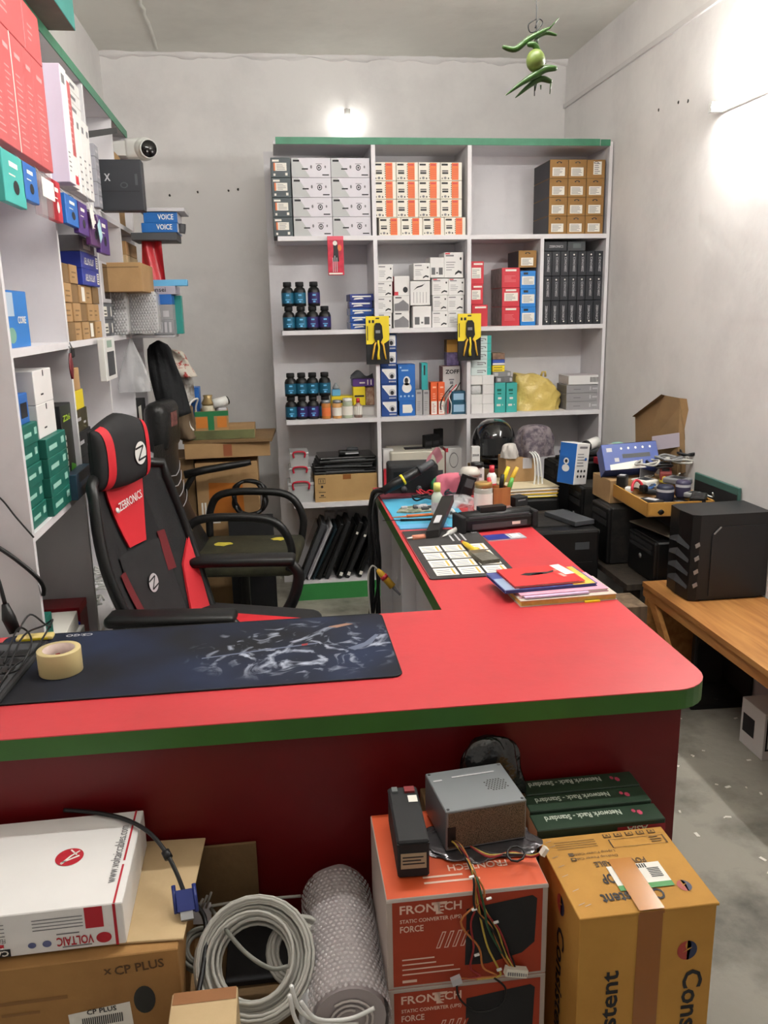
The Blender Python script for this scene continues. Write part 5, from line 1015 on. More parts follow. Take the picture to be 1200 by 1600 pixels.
n2 = nt.nodes.new('ShaderNodeTexNoise'); n2.inputs['Scale'].default_value = 4; L(tc.outputs['Object'], n2.inputs['Vector'])
r3 = nt.nodes.new('ShaderNodeValToRGB'); r3.color_ramp.elements[0].color = (*lin((20, 21, 28)), 1); r3.color_ramp.elements[1].color = (*lin((30, 42, 72)), 1); r3.color_ramp.elements[0].position = .38; r3.color_ramp.elements[1].position = .8; L(n2.outputs['Fac'], r3.inputs['Fac'])
mx = nt.nodes.new('ShaderNodeMix'); mx.data_type = 'RGBA'; L(mu.outputs[0], mx.inputs[0]); L(r3.outputs['Color'], mx.inputs[6]); mx.inputs[7].default_value = (*lin((182, 190, 208)), 1); L(mx.outputs[2], b.inputs['Base Color'])
mat_o = thing('desk_mat', 'long dark blue desk mat with printed scene on the red counter', 'mat', (-.20, 1.731, DZ), -.008)
def rrect(x0, x1, y0, y1, r): return arc(x1-r, y0+r, r, -90, 0, 4)+arc(x1-r, y1-r, r, 0, 90, 4)+arc(x0+r, y1-r, r, 90, 180, 4)+arc(x0+r, y0+r, r, 180, 270, 4)
MB().prism(rrect(-.44, .434, -.182, .182, .02), .0002, .003).build('mat_sheet', mm, mat_o)
MB().tube([(x, y, .0025) for x, y in rrect(-.44, .434, -.182, .182, .02)], .0018, 5, closed=True).build('stitched_edge', m_blackm, mat_o)
put_text(mat_o, 'CS:GO', (-.245, .168, .0032), (-1, 0, 0), (0, -1, 0), (0, 0, 1), .06, .014, m_lgrey, .02)
# soldier print: pale shapes of helmet, rifle and arm
def print_poly(pts, m, nm='printed_shape', lift=.0034):
    return MB().add([(x, y, lift) for x, y in pts], [tuple(range(len(pts)))]).build(nm, m, mat_o)
m_p1 = M('print_pale', (150, 156, 170), .75); m_p2 = M('print_steel', (92, 100, 122), .75); m_p3 = M('print_skin', (150, 112, 92), .75)
print_poly([(.02, -.022), (.16, .004), (.27, .022), (.272, .016), (.16, -.003), (.02, -.027)], m_p2); print_poly([(.30, .115), (.345, .13), (.36, .122), (.32, .105)], m_p3); print_poly([(.335, -.02), (.375, .005), (.405, .05), (.412, .046), (.39, -.005), (.35, -.035)], m_p2)
print_poly([(.235, .018), (.25, .022), (.248, .01), (.236, .008)], M('print_red', (140, 40, 44), .75), lift=.0037)
# packing tape roll
p = on_desk(88, 1062, DZ+.003)
t = thing('tape_roll', 'roll of beige packing tape standing on the desk mat', 'tape', (p.x, p.y+.042, DZ+.0035)); mt = M('tape_beige', (206, 186, 130), .3)
MB().lathe([(.032, .0), (.0435, 0), (.044, .001), (.044, .049), (.0435, .05), (.032, .05)], 36).build('tape_body', mt, t); MB().lathe([(.0325, .05), (.0318, .05), (.0318, .0), (.0325, .0)], 36).build('core', M('tape_core', (214, 190, 180), .7, var=.1, scale=60), t)
for k in range(9): MB().box(-.009, .009, -.0316, -.0314, .02, .028).build('core_print', m_redp, t, (0, 0, 0), (0, 0, k*.7))
# left end: dark laptop edge, cables, yellow cover, small red puck, plug
t = thing('laptop', 'black laptop at the left end of the counter', 'laptop', (-.655, 1.69, DZ), -.06)
MB().rbox(.23, .34, .014, .006, 2).build('laptop_base', m_blackm, t); MB().box(-.105, .105, -.15, .15, .0138, .0146).build('keyboard_deck', m_dgrey, t)
for r in range(5):
    for c in range(7): MB().rbox(.024, .034, .003, .001, 1, (-.082+.0275*c, -.09+.045*r, .0146)).build('key', m_black, t)
t = thing('yellow_cover', 'pale yellow plastic cover lying at the back of the counter', 'cover', on_desk(56, 1001)+Vector((0, 0, .0035)), .05); MB().rbox(.082, .03, .011, .005, 3, smooth=True).build('shell', M('cream_yellow', (226, 200, 120), .4), t); MB().box(-.03, .03, -.0155, -.0145, .003, .008).build('rim', m_yellow, t)
for k, pts in enumerate([[(8, 1050), (30, 1010), (45, 1000), (52, 1035), (30, 1060), (8, 1080)], [(15, 1060), (40, 1020), (70, 990), (85, 995), (55, 1030), (20, 1075), (0, 1090)], [(30, 1000), (50, 985), (72, 988), (82, 1005)]]):
    g = random.Random(k); tag(cable('thin_cable', [on_desk(x, y)+Vector((0, 0, .020+.02*(i % 2))) for i, (x, y) in enumerate(pts)], .0022, m_cableb), f'thin black cable tangled beside the tape roll, {["outer", "middle", "short"][k]} loop', 'cable', 'thin tangled cables')
t = thing('red_puck', 'small red and white packet beside the black laptop', 'packet', on_desk(34, 1022)+Vector((0, 0, .0035))); MB().rbox(.05, .035, .006, .002, 1).build('packet', m_lgrey, t); MB().lathe([(0, .006), (.011, .006), (.011, .010), (0, .010)], 14).build('red_cap', m_redp, t)
t = thing('power_plug', 'black power plug hanging at the left end of the counter', 'plug', on_desk(14, 990)+Vector((0, .0, .004)), 0); MB().tube([(0, 0, .07), (.004, 0, .035), (.014, 0, .0)], [.008, .016, .014], 10).build('plug_body', m_black, t); MB().tube(smooth_path([(0, 0, .07), (-.012, .01, .13), (-.03, .02, .17), (-.1, .03, .16)], 5), .005, 8).build('cord', m_cableb, t)
# calendar pad
cp = thing('calendar_pad', 'dark mouse pad printed with a twelve month calendar', 'mouse pad', (.528, 2.41, DZ), -.0)
MB().prism(rrect(-.125, .125, -.262, .262, .012), .0002, .003).build('pad_sheet', M('pad_dark', (52, 50, 50), .8, var=.15, scale=30), cp)
MB().box(-.1252, -.1235, -.25, .255, .003, .0035).build('red_edge', m_redp, cp)
for r in range(4):
    for c in range(3):
        x0 = -.10+.072*c; y0 = -.235+.078*r
        k = MB().box(x0, x0+.064, y0, y0+.066, .003, .0034).build('month_card', m_paper, cp)
        MB().box(x0+.006, x0+.044, y0+.010, y0+.014, .0034, .0037).box(x0+.006, x0+.044, y0+.026, y0+.030, .0034, .0037).box(x0+.006, x0+.044, y0+.042, y0+.046, .0034, .0037).build('date_rows', m_inkg, k)['kind'] = 'stuff'
        MB().box(x0+.050, x0+.056, y0+.006, y0+.060, .0034, .0037).build('sunday_column', M('gold_print', (210, 170, 70), .6), k)
for k in range(3): MB().box(.02+.02*k, .026+.02*k, .11, .20, .003, .0034).build('print_line', m_lgrey, cp)
put_text(cp, 'ZEB', (.10, .24, .0032), (0, -1, 0), (1, 0, 0), (0, 0, 1), .05, .02, m_lgrey, .02)
# blue work mat, circuit board, tools
bm_ = MB().box(-.13, .13, -.235, .235, 0, .003).build('work_mat', M('mat_blue', (72, 168, 206), .6, var=.06), None, (.535, 2.935, DZ+.0002)); tag(bm_, 'light blue work mat at the far part of the counter', 'mat')
MB().box(-.128, .04, -.235, -.18, .003, .0045).build('folded_edge', m_lblue, bm_)
t = thing('circuit_board', 'grey green laptop circuit board on the blue work mat', 'circuit board', (.515, 2.965, DZ+.0035), .1); MB().prism([(-.09, -.02), (-.04, -.045), (.06, -.04), (.08, .0), (.085, .05), (.02, .045), (.0, .06), (-.05, .05), (-.07, .02)], 0, .004).build('board', stained('pcb', (108, 118, 96), (166, 166, 150), 40, .45, .6, .5), t)
g = random.Random(3)
for k in range(9): MB().rbox(g.uniform(.012, .03), g.uniform(.01, .025), .008, .001, 1, (-.05+.11*g.random(), -.025+.06*g.random(), .004)).build('chip', [m_dgrey, m_lgrey, m_steel][k % 3], t)
def stick(name, label, cat, a, b, r, m, tip=None, tipm=None):
    a, b = Vector(a), Vector(b); t = thing(name, label, cat, (a+b)/2); h = (b-a)/2
    MB().tube([-h, h*.4], r, 9).build('handle', m, t); MB().tube([h*.4, h], [r*.5, r*.25], 8).build('tip', tipm or m_steel, t); return t
q = lambda x, y, dz=.008: on_desk(x, y)+Vector((0, 0, dz))
stick('tweezers', 'orange handled tool lying across the blue work mat', 'tool', q(690, 806), q(612, 812), .006, m_orange, tipm=m_orange)
stick('tweezers', 'black tweezers lying on the front of the blue mat', 'tool', q(690, 814), q(598, 817), .004, m_black, tipm=m_black)
stick('marker_pen', 'white marker pen lying beside the black charger', 'pen', q(722, 826), q(692, 842), .009, m_whitep, tipm=m_whitep)
stick('brush_stick', 'pale orange craft knife on the calendar pad corner', 'tool', q(664, 842), q(636, 845), .009, M('pale_orange_p', (226, 140, 110), .4), tipm=m_whitep)
t = thing('glue_bottle', 'small clear bottle with yellow cap on the blue mat', 'bottle', q(683, 806, .0035)); MB().lathe([(0, 0), (.020, 0), (.021, .003), (.021, .07), (.010, .088), (.009, .092)], 18).build('bottle_body', M('milky', (214, 226, 206), .2, alpha=.85), t); MB().lathe([(.0135, .088), (.0125, .118), (0, .118)], 14).build('cap', M('cap_yellow', (226, 218, 110), .4), t); MB().lathe([(.0213, .015), (.0213, .05)], 18).build('label_wrap', M('label_pink', (214, 200, 196), .5, var=.15, scale=80), t)
a = q(676, 842, .004); b = q(700, 808, .055); t = thing('charger', 'black laptop charger propped up in front of the blue mat', 'charger', a); dv_ = b-a; MB().obox(dv_/2+Vector((0, 0, .012)), dv_, (.045, .01, 0), (0, .004, .024)).build('case', m_black, t); MB().obox(dv_*.3+Vector((0, -.004, .026)), dv_*.2, (.02, 0, 0), (0, 0, .002)).build('contacts', m_lgrey, t)
t = thing('solder_spool', 'small white solder wire spool beside the clear bottle', 'spool', q(704, 812, .0035)+Vector((0, .02, 0)), 0, rot=(math.radians(90), 0, .3)); t.location.z += .018
MB().lathe([(.006, -.012), (.018, -.012), (.018, -.009), (.012, -.008), (.012, .008), (.018, .009), (.018, .012), (.006, .012)], 18).build('reel', m_whitep, t); MB().lathe([(.0125, -.008), (.015, -.006), (.015, .006), (.0125, .008)], 18).build('wire_winding', m_metal, t)
for k, (x, y, col, lab) in enumerate([(712, 792, m_whitep, 'white'), (722, 786, m_grey, 'grey'), (735, 800, m_clear, 'clear')]):
    t = thing('small_part', f'{lab} small electronic connector in the clutter behind the cartridge', 'part', q(x, y, .0035), k*.7); MB().rbox(.034, .018, .02, .004, 2).build('housing', col, t); MB().tube([(.017, 0, .01), (.04, .008, .006), (.055, -.004, .003)], .003, 6).build('lead', col, t)
heap('clear_packets', 'heap of small clear plastic packets behind the toner cartridge', q(722, 796, 0)+Vector((.0, .06, .001)), .06, .05, .04, m_film, 'packets', 8)
# jar, tub, pen box, tape
t = thing('glass_jar', 'glass jar with gold lid and white label on the counter', 'jar', on_desk(755, 800)); MB().lathe([(0, 0), (.032, 0), (.034, .004), (.034, .088), (.029, .096)], 22).build('jar_body', M('jar_glass', (216, 218, 206), .08, trans=.35, alpha=.8), t); MB().lathe([(.032, .094), (.032, .110), (.03, .112), (0, .112)], 22).build('lid', M('gold', (190, 152, 84), .3, .5), t); MB().lathe([(.0345, .012), (.0345, .074)], 22).build('label_wrap', m_paper, t)
t = thing('plastic_tub', 'cloudy plastic tub with domed lid behind the glass jar', 'tub', on_desk(744, 782)+Vector((-.015, .05, 0))); MB().lathe([(0, 0), (.034, 0), (.038, .09), (.04, .095)], 20).build('tub_body', M('cloudy', (150, 142, 132), .3, alpha=.85), t); MB().lathe([(.042, .093), (.042, .105), (.03, .122), (0, .126)], 20).build('lid', M('cloudy_lid', (196, 190, 180), .3), t)
p = on_desk(782, 800)+Vector((.0, .035, 0)); t = thing('pen_box', 'brown wooden pen holder on the counter', 'pen holder', p, .25)
for a in ((-.035, .035, -.03, -.026), (-.035, .035, .026, .03), (-.035, -.031, -.026, .026), (.031, .035, -.026, .026)): MB().box(*a, 0, .088).build('side_board', m_woodr, t)
MB().box(-.031, .031, -.026, .026, 0, .004).build('bottom', m_woodr, t)
for k, (dx, dy, h, tx, m, lab) in enumerate([(-.012, .0, .155, .05, m_yellow, 'yellow handled pliers standing in the pen holder'), (.014, .01, .15, .06, M('tool_yellow', (216, 170, 40), .35), 'amber screwdriver standing in the pen holder'), (.02, -.012, .115, .03, M('tool_green', (86, 170, 70), .35), 'green screwdriver standing in the pen holder'), (-.02, -.012, .12, -.02, m_redp, 'red screwdriver standing in the pen holder'), (.0, -.015, .13, .012, m_black, 'black stylus standing in the pen holder')]):
    tt = thing('hand_tool', lab, 'tool', p+Vector((dx, dy, .006))); MB().tube([(0, 0, .0), (tx*.4, 0, h*.45)], .003, 7).build('shaft', m_steel, tt); MB().tube([(tx*.4, 0, h*.45), (tx*.7, 0, h*.75), (tx, 0, h)], [.006, .009, .007], 8).build('handle', m, tt)
t = thing('tape_roll', 'red and white tape roll in front of the pen holder', 'tape', on_desk(788, 806)+Vector((.01, 0, 0))); MB().lathe([(.03, 0), (.04, 0), (.04, .022), (.03, .022)], 24).build('tape_body', m_whitep, t); MB().lathe([(.0302, .0225), (.0395, .0225)], 24).build('tape_face', m_redp, t)
t = MB().box(-.02, .02, -.018, .018, 0, .03).build('clear_case', m_clear, None, on_desk(787, 805)+Vector((.01, .005, 0))); tag(t, 'small clear pink tinted case inside the red tape roll', 'case')
# toner cartridge
t = thing('toner_cartridge', 'black printer toner cartridge on the red counter', 'cartridge', (.725, 2.66, DZ), .17)
MB().rbox(.25, .07, .045, .008, 2, (0, 0, .004)).build('hopper', m_black, t); MB().tube([(-.128, .005, .04), (.128, .005, .04)], .026, 14).build('drum_housing', m_black, t); MB().box(-.06, .035, -.012, .022, .062, .078).build('shutter', m_black, t)
for s in (-1, 1): MB().rbox(.02, .085, .06, .006, 2, (s*.132, 0, 0)).build('end_plate', m_blackm, t)
MB().box(-.10, .10, -.037, -.035, .012, .03).build('grip_ribs', m_dgrey, t); MB().box(.045, .075, -.0372, -.0355, .018, .028).build('sticker', m_paper, t); MB().box(-.11, .11, -.034, -.028, .048, .054).build('blade_edge', m_dgrey, t)
t = thing('blue_packet', 'blue and clear packet lying in front of the toner cartridge', 'packet', on_desk(788, 840), .1); MB().box(-.065, .065, -.03, .03, 0, .004).build('pouch', M('pouch_clear', (186, 190, 200), .2), t); MB().box(-.065, .01, -.03, .03, .004, .0048).build('printed_half', M('pouch_blue', (50, 60, 150), .3), t); MB().box(.02, .05, -.02, .015, .004, .006).build('inner_card', m_paper, t)
# paint brush
a, b = q(729, 857, .012), q(773, 886, .008); dd = (b-a).normalized(); sd = dd.cross(Vector((0, 0, 1))).normalized(); t = thing('paint_brush', 'flat paint brush with yellow handle on the calendar pad', 'brush', a)
MB().tube([dd*-.03, dd*.0, dd*.05, dd*.075], [.004, .008, .008, .014], 9).build('handle', M('brush_yellow', (236, 200, 40), .35), t); MB().tube([dd*-.036, dd*-.03], .0045, 8).build('handle_tip', m_redp, t)
MB().obox(dd*.092, dd*.035, sd*.05, (0, 0, .012)).build('ferrule', M('ferrule', (110, 100, 84), .45, .4), t); MB().obox(dd*.145, dd*.075, sd*.056, (0, 0, .013)).build('bristles', M('bristle', (96, 92, 82), .9, bump=.6, bscale=90), t)
# books
def book(name, label, cx, cy, w_, d, z, h, rz, mc, mp_=None):
    t = thing(name, label, 'book', (cx, cy, z), rz); MB().box(-w_/2+.003, w_/2-.002, -d/2+.003, d/2-.003, .0015, h-.0015).build('pages', mp_ or m_paper, t)
    MB().box(-w_/2, w_/2, -d/2, d/2, h-.0015, h).build('front_cover', mc, t); MB().box(-w_/2, w_/2, -d/2, d/2, 0, .0015).build('back_cover', mc, t); return t
bz = DZ; bx, by = .678, 2.005
t = book('ledger', 'thick ledger with yellowed page edges at the bottom of the pile', bx+.03, by-.03, .255, .15, bz, .016, .04, M('ledger_cover', (196, 186, 170), .6), M('old_pages', (206, 178, 84), .8, var=.12, scale=90)); MB().box(.04, .08, -.082, -.074, .0, .004).build('yellow_tab', m_yellow, t); bz += .0163
t = book('folder', 'pink folder with loose papers in the middle of the pile', bx+.025, by-.015, .235, .14, bz, .008, .06, M('pink_paper', (226, 156, 180), .6), m_paper); MB().box(-.11, .06, -.082, -.07, .002, .006).build('paper_edge', M('lilac', (206, 180, 214), .6), t); bz += .0083
t = book('magazine', 'blue and yellow magazine under the red booklet', bx-.005, by+.01, .25, .15, bz, .008, .07, M('mag_blue', (70, 84, 150), .4, var=.3, scale=20), M('mag_edge', (86, 92, 160), .5)); MB().box(.06, .12, -.075, .072, .008, .0086).build('yellow_print', M('mag_yellow', (226, 190, 70), .4, var=.25, scale=30), t); MB().box(-.123, -.085, -.072, .02, .008, .0086).build('pale_print', M('mag_pale', (150, 170, 200), .4), t); bz += .009
t = book('booklet', 'red booklet with a standing figure print on top of the pile', bx-.006, by+.015, .19, .145, bz, .006, .07, M('book_red', (222, 52, 52), .35), m_paper)
def figure(pts, m): MB().add([(x, y, .0064) for x, y in pts], [tuple(range(len(pts)))]).build('cover_print', m, t)
figure([(-.05, .012), (-.03, .024), (.03, .02), (.05, .03), (.045, .015), (.02, .005), (-.03, .0)], m_ink); figure([(-.02, .012), (.015, .016), (.012, .004), (-.018, .002)], m_lgrey); figure([(.05, .034), (.062, .036), (.062, .024), (.052, .022)], M('skin_print', (196, 140, 116), .5))
MB().obox((.075, .03, .0065), (.028, .004, 0), (-.010, .085, 0), (0, 0, .0006)).build('cover_title', m_paper, t); figure([(.055, -.03), (.066, -.028), (.060, .0), (.050, -.002)], M('pale_pr', (236, 170, 160), .5))
# hot air station, iron, pink cloth, reels behind the work mat
sx, sy = .545, 3.29
t = thing('hot_air_station', 'black rework station box at the far end of the counter', 'station', (sx, sy, DZ), -.05); MB().rbox(.20, .13, .125, .01, 2).build('case', m_blackm, t); MB().box(-.08, .08, -.0672, -.065, .03, .10).build('front_panel', m_black, t)
for k in range(2): MB().tube([(-.04+.06*k, -.067, .03), (-.04+.06*k, -.08, .03)], .012, 12).build('knob', m_dgrey, t)
a = at(598, 768, Y=3.12); b = at(676, 722, Y=3.14); t = thing('hot_air_gun', 'black hot air gun handle leaning on the rework station', 'heat gun', a); d = b-a
MB().tube([d*0, d*.25, d*.3, d*.72], [.015, .021, .021, .018], 12).build('handle', m_black, t); MB().tube([d*.72, d*.78, d*1.0], [.02, .014, .013], 12).build('nozzle', m_dgrey, t); MB().tube([d*.38, d*.42], .022, 12).build('yellow_band', m_yellow, t)
MB().tube(smooth_path([d*.02, Vector((-.03, .03, -.01)), Vector((-.045, .05, -.08)), Vector((-.05, .04, -.25)), Vector((-.045, .05, -.6)), Vector((-.03, .05, -.81))], 6), .008, 8).build('hose', m_cableb, t)
g = random.Random(6)
heap('pink_cloth', 'crumpled pink cloth behind the clear bottle', (.70, 3.22, DZ), .085, .06, .085, M('pink_fabric', (206, 104, 124), .85, bump=.3, bscale=30, var=.1), 'cloth', 15)
t = tag(MB().grid(lambda u, v: (.585+.05*u+.02*v, 3.205+.01*math.sin(u*8)-.02*v, DZ+.127+.03*v+.045*math.sin(math.pi*u)), 8, 6).build('pink_ribbon', M('pink_pale', (220, 140, 150), .7)), 'pink ribbon piece lying on the rework station', 'cloth')
p = on_desk(690, 775)+Vector((0, .02, .033)); t = thing('tape_reel', 'dark reel with green rim leaning in the counter clutter', 'reel', p, rot=(math.radians(62), 0, .5)); MB().lathe([(.012, -.01), (.040, -.01), (.040, .01), (.012, .01)], 24).build('reel_body', m_dgrey, t); MB().lathe([(.040, -.012), (.044, -.012), (.044, .012), (.040, .012)], 24).build('green_rim', M('rim_green', (30, 112, 62), .4), t); MB().lathe([(.0, .011), (.018, .011)], 16).build('hub_label', m_lgrey, t)
for k, (x, y, m, lab) in enumerate([(668, 778, m_redp, 'red'), (728, 778, m_black, 'black'), (712, 778, m_dgrey, 'dark grey'), (660, 786, m_cableb, 'thin black')]):
    c = on_desk(x, y); g = random.Random(k+3); tag(cable('wire_tangle', [c+Vector((.035*math.cos(i*1.1)+g.uniform(-.01, .01), .03*math.sin(i*1.1), .006+.03*g.random())) for i in range(14)], .0035, m), f'{lab} wire tangle among the tools at the far counter', 'wire', 'wire tangles')
o = tag(carton('multimeter', .05, .035, .11, m_black, on_desk(722, 790)+Vector((.005, .045, 0)), rot=(0, .35, .2)), 'black multimeter standing askew beside the plastic tub', 'meter'); decal(o, 'F', [(.15, .85, .6, .9)], m_dgrey, 'screen')
t = tag(carton('red_case', .10, .06, .018, M('case_bright_red', (190, 40, 46), .4), (.73, 3.12, DZ+.0005), .15), 'flat red plastic case behind the tools', 'case')
tag(carton('maroon_case', .2, .07, .012, M('case_maroon', (112, 40, 52), .5), (.50, 3.205-.0, DZ+.0005), .0), 'flat maroon tray under the hot air gun', 'tray')
# cables down the inner side, yellow soldering iron
for k in range(6):
    x = .375+.006*k-.02*(k % 2); g = random.Random(k+40)
    pts = [(.43+.01*k, 3.25+.02*k, DZ+.012), (.385, 3.2+.02*k, DZ+.01), (x-.01, 3.16+.02*k, DZ-.06), (x+g.uniform(-.02, .02), 3.12+.03*k, .5), (x+g.uniform(-.04, .0), 3.10+.03*k, .25), (x+g.uniform(-.09, .02), 3.05+.03*k, .012), (x+.04, 3.0+.03*k, .006)]
    tag(cable('hanging_cable', pts, .0045 if k % 2 else .006, m_cableb if k != 3 else M('cable_maroon', (92, 24, 36), .5)), f'{"maroon" if k == 3 else "black"} cable hanging down the inner side of the counter, {ORD[k]} of six', 'cable', 'hanging cables')
a = at(588, 888, Y=2.9); b = at(622, 926, Y=2.88); d = b-a; t = thing('soldering_iron', 'yellow soldering iron hanging by its cord beside the counter', 'soldering iron', a)
MB().tube([d*.05, d*.2, d*.75], [.006, .012, .014], 10).build('handle', M('iron_yellow', (222, 170, 40), .35), t); MB().tube([d*.3, d*.42], .0145, 10).build('red_label', m_redp, t); MB().tube([d*.75, d*1.1], [.007, .004], 8).build('shaft', m_steel, t)
MB().tube(smooth_path([d*.05, Vector((-.015, .0, .01)), Vector((-.03, 0, -.03)), Vector((-.028, .0, -.15)), Vector((-.01, .02, -.32))], 6), .0035, 7).build('cord', m_cable, t)

for k, (px, py, w_, d, h, m, lab, nm) in enumerate([(748, 770, .05, .04, .10, m_wb, 'small white carton behind the plastic tub', 'white_carton'), (664, 764, .05, .05, .06, m_blackm, 'small black transformer behind the pink cloth', 'transformer'), (812, 792, .06, .05, .035, m_blackm, 'small black box right of the tape roll', 'black_box')]):
    o = tag(carton(nm, w_, d, h, m, on_desk(px, py)+Vector((0, .03, .0005)), .2*k), lab, 'box'); decal(o, 'F', [(.2, .8, .6, .75)], m_inkg, 'print')
t = thing('spray_bottle', 'small white bottle with red cap behind the glass jar', 'bottle', on_desk(768, 778)); MB().lathe([(0, 0), (.018, 0), (.019, .09), (.009, .105)], 14).build('bottle_body', m_whitep, t); MB().lathe([(.011, .10), (.010, .13), (0, .13)], 12).build('cap', m_redp, t); MB().lathe([(.0193, .02), (.0193, .06)], 14).build('label_wrap', m_redp, t)
t = thing('black_roll', 'black insulating tape roll lying on the small white carton', 'tape', on_desk(748, 770)+Vector((0, .03, .1015))); MB().lathe([(.012, 0), (.026, 0), (.026, .018), (.012, .018)], 18).build('tape_body', m_black, t); MB().lathe([(.0118, .0), (.0118, .018)], 18).build('core', m_grey, t)
# ================================================================== right side: old computers and clutter
def grooves(o, face, m=None):
    decal(o, face, [(.08, .92, .80, .805), (.08, .92, .68, .685), (.12, .88, .60, .604)], m or m_dgrey, 'groove')
def tower(label, x0, y0, w_, d, z0, h, m=m_black, style=0):
    t = thing('computer_tower', label, 'computer', (x0+w_/2, y0+d/2, z0), group='old black computer towers'); b = MB().rbox(w_-.012, d, h, .006, 1, (.006, 0, 0)).build('case', {0: m_dust, 1: m_black}[style % 2], t)
    MB().rbox(.022, d*.98, h*.985, .008, 2, (-w_/2+.009, 0, .002)).build('front_bezel', m, t)
    for k in range(2): MB().box(-w_/2-.004, -w_/2, -d*.4, d*.4, h*(.80-.13*k), h*(.90-.13*k)).build('drive_cover', m_blackm, t)
    MB().tube([(-w_/2-.005, 0, h*.5), (-w_/2, 0, h*.5)], .01, 12).build('power_button', m_grey, t)
    return t
lz = .425
tower('dusty black tower with flat cardboard on it, nearest in the row', 1.462, 2.985, .27, .25, lz+.0, .17, m_black, 1)
tower('black tower standing second in the row of old computers', 1.385, 3.27, .34, .19, lz, .25, m_black, 0)
tower('black tower standing third in the row of old computers', 1.375, 3.56, .34, .18, lz, .28, m_black, 0)
tower('black tower standing farthest in the row of old computers', 1.345, 3.83, .36, .19, lz, .345, m_black, 1)
# printer-like black boxes left of the row
def blackbox(name, label, cat, x0, x1, y0, y1, z0, z1, m=m_blackm):
    t = thing(name, label, cat, ((x0+x1)/2, (y0+y1)/2, z0)); w_, d, h = x1-x0, y1-y0, z1-z0
    MB().rbox(w_, d, h, .012, 2).build('case', m, t); MB().box(-w_*.4, w_*.4, -d/2-.003, -d/2, h*.3, h*.42).build('paper_slot', m_black, t); MB().box(-w_*.42, w_*.42, -d*.3, d*.3, h, h+.004).build('lid_panel', m_dust, t); MB().box(w_*.15, w_*.35, -d/2-.002, -d/2, h*.65, h*.78).build('control_panel', m_dgrey, t)
    return t
fz = at(825, 777, Y=3.72).z
blackbox('printer', 'black printer under the yellow folders behind the counter', 'printer', 1.02, 1.32, 3.70, 4.02, .36, fz-.005, m_black)
tag(carton('crate', .32, .36, .36, m_woodg, (1.17, 3.86, 0)), 'old wooden crate under the black printer', 'crate')
blackbox('printer', 'low black printer on the floor crate beside the counter edge', 'printer', 1.02, 1.33, 3.22, 3.60, .36, .60, m_black); tag(carton('crate', .3, .36, .36, m_woodg, (1.15, 3.43, 0)), 'old wooden crate under the low black printer', 'crate')
o = tag(carton('keyboard', .10, .22, .02, m_dgrey, (1.25, 3.38, .6055), .3), 'dark grey keyboard piece lying on the low black printer', 'keyboard')
o = tag(carton('crate', .13, .16, .40, m_woodg, (1.30, 2.90, 0)), 'small dusty wooden block beside the bench end', 'crate')
# folders, carton, cloth bag with white cables
z = fz
for k, (c, lab) in enumerate([(m_yellow, 'yellow folder lying lowest on the black printer'), (M('folder_gold', (220, 160, 40), .5), 'amber folder lying in the middle on the black printer'), (M('folder_cream', (220, 206, 170), .5), 'cream folder lying highest on the black printer')]):
    t = thing('folder', lab, 'folder', (1.185, 3.85, z), .04*k-.02); MB().box(-.13, .13, -.14, .14, 0, .003).build('back_cover', c, t); MB().box(-.125, .125, -.137, .135, .003, .013).build('papers', m_paper, t); MB().box(-.13, .13, -.14, .14, .013, .0155).build('front_cover', c, t); z += .016
x0 = at(790, 740, Y=3.86).x; x1 = at(838, 740, Y=3.86).x; zt = at(812, 716, Y=3.86).z
o = tag(carton('cardboard_box', x1-x0, .14, zt-z, m_card, ((x0+x1)/2, 3.93, z)), 'brown carton on the folders beneath the cloth bag', 'box'); decal(o, 'F', [(.55, .85, .55, 1)], m_lgrey, 'sticker')
heap('cloth_bag', 'grey patterned cloth bag heaped on the brown carton', ((x0+x1)/2+.085, 3.93, zt), .095, .075, .15, stained('pattern_cloth', (128, 118, 122), (78, 70, 80), 26, .42, .58, .9, .3, 50), 'bag', 21)
heap('white_cloth', 'pale cloth bundle beside the black helmet', ((x0+x1)/2-.05, 3.885, zt), .042, .035, .07, M('pale_cloth', (196, 190, 184), .85, bump=.4, bscale=25, var=.1), 'cloth', 22)
for k in range(3):
    xx = at(832+4*k, 740, Y=3.83).x; tag(cable('usb_cable', [(xx-.01, 3.85, zt+.03), (xx-.004, 3.80, zt+.01), (xx+.004*k, 3.79, zt-.08), (xx+.012*(k-1), 3.785, z-.03), (xx+.02*(k-1), 3.80, z-.075)], .004, m_whitep), f'white cable hanging over the brown carton, {["left", "middle", "right"][k]} one', 'cable', 'white hanging cables')
# helmet
hx = at(770, 692, Y=4.2).x; hz = at(770, 692, Y=4.2).z; t = thing('motorcycle_helmet', 'glossy black full face motorcycle helmet on the lower shelf', 'helmet', (hx, 4.18, hz), .15)
mb = MB()
def helm(u, v):
    a = u*2*math.pi; b = v*math.pi*.86; r = .112*math.sin(b)**.8 if v > 0 else 0; zz = .128*math.cos(b)
    k = 1+(.12 if zz < -.04 else 0)*max(0, -math.sin(a)); return (r*math.cos(a), r*math.sin(a)*1.12*k, zz)
mb.grid(helm, 32, 18).build('shell', m_blackg, t)
MB().grid(lambda u, v: (.1165*math.sin((u-.5)*2.3), -.130*math.cos((u-.5)*2.3)-.002, .035-.085*v+.012*math.cos((u-.5)*3)), 16, 6).build('visor', M('visor', (44, 46, 48), .05, coat=1.0), t)
MB().tube([(.10*math.sin((i/12-.5)*2.2), -.133*math.cos((i/12-.5)*2.2), -.062) for i in range(13)], .006, 7).build('chin_trim', m_black, t); MB().rbox(.05, .012, .012, .003, 1, (0, -.138, -.082)).build('chin_vent', m_lgrey, t)
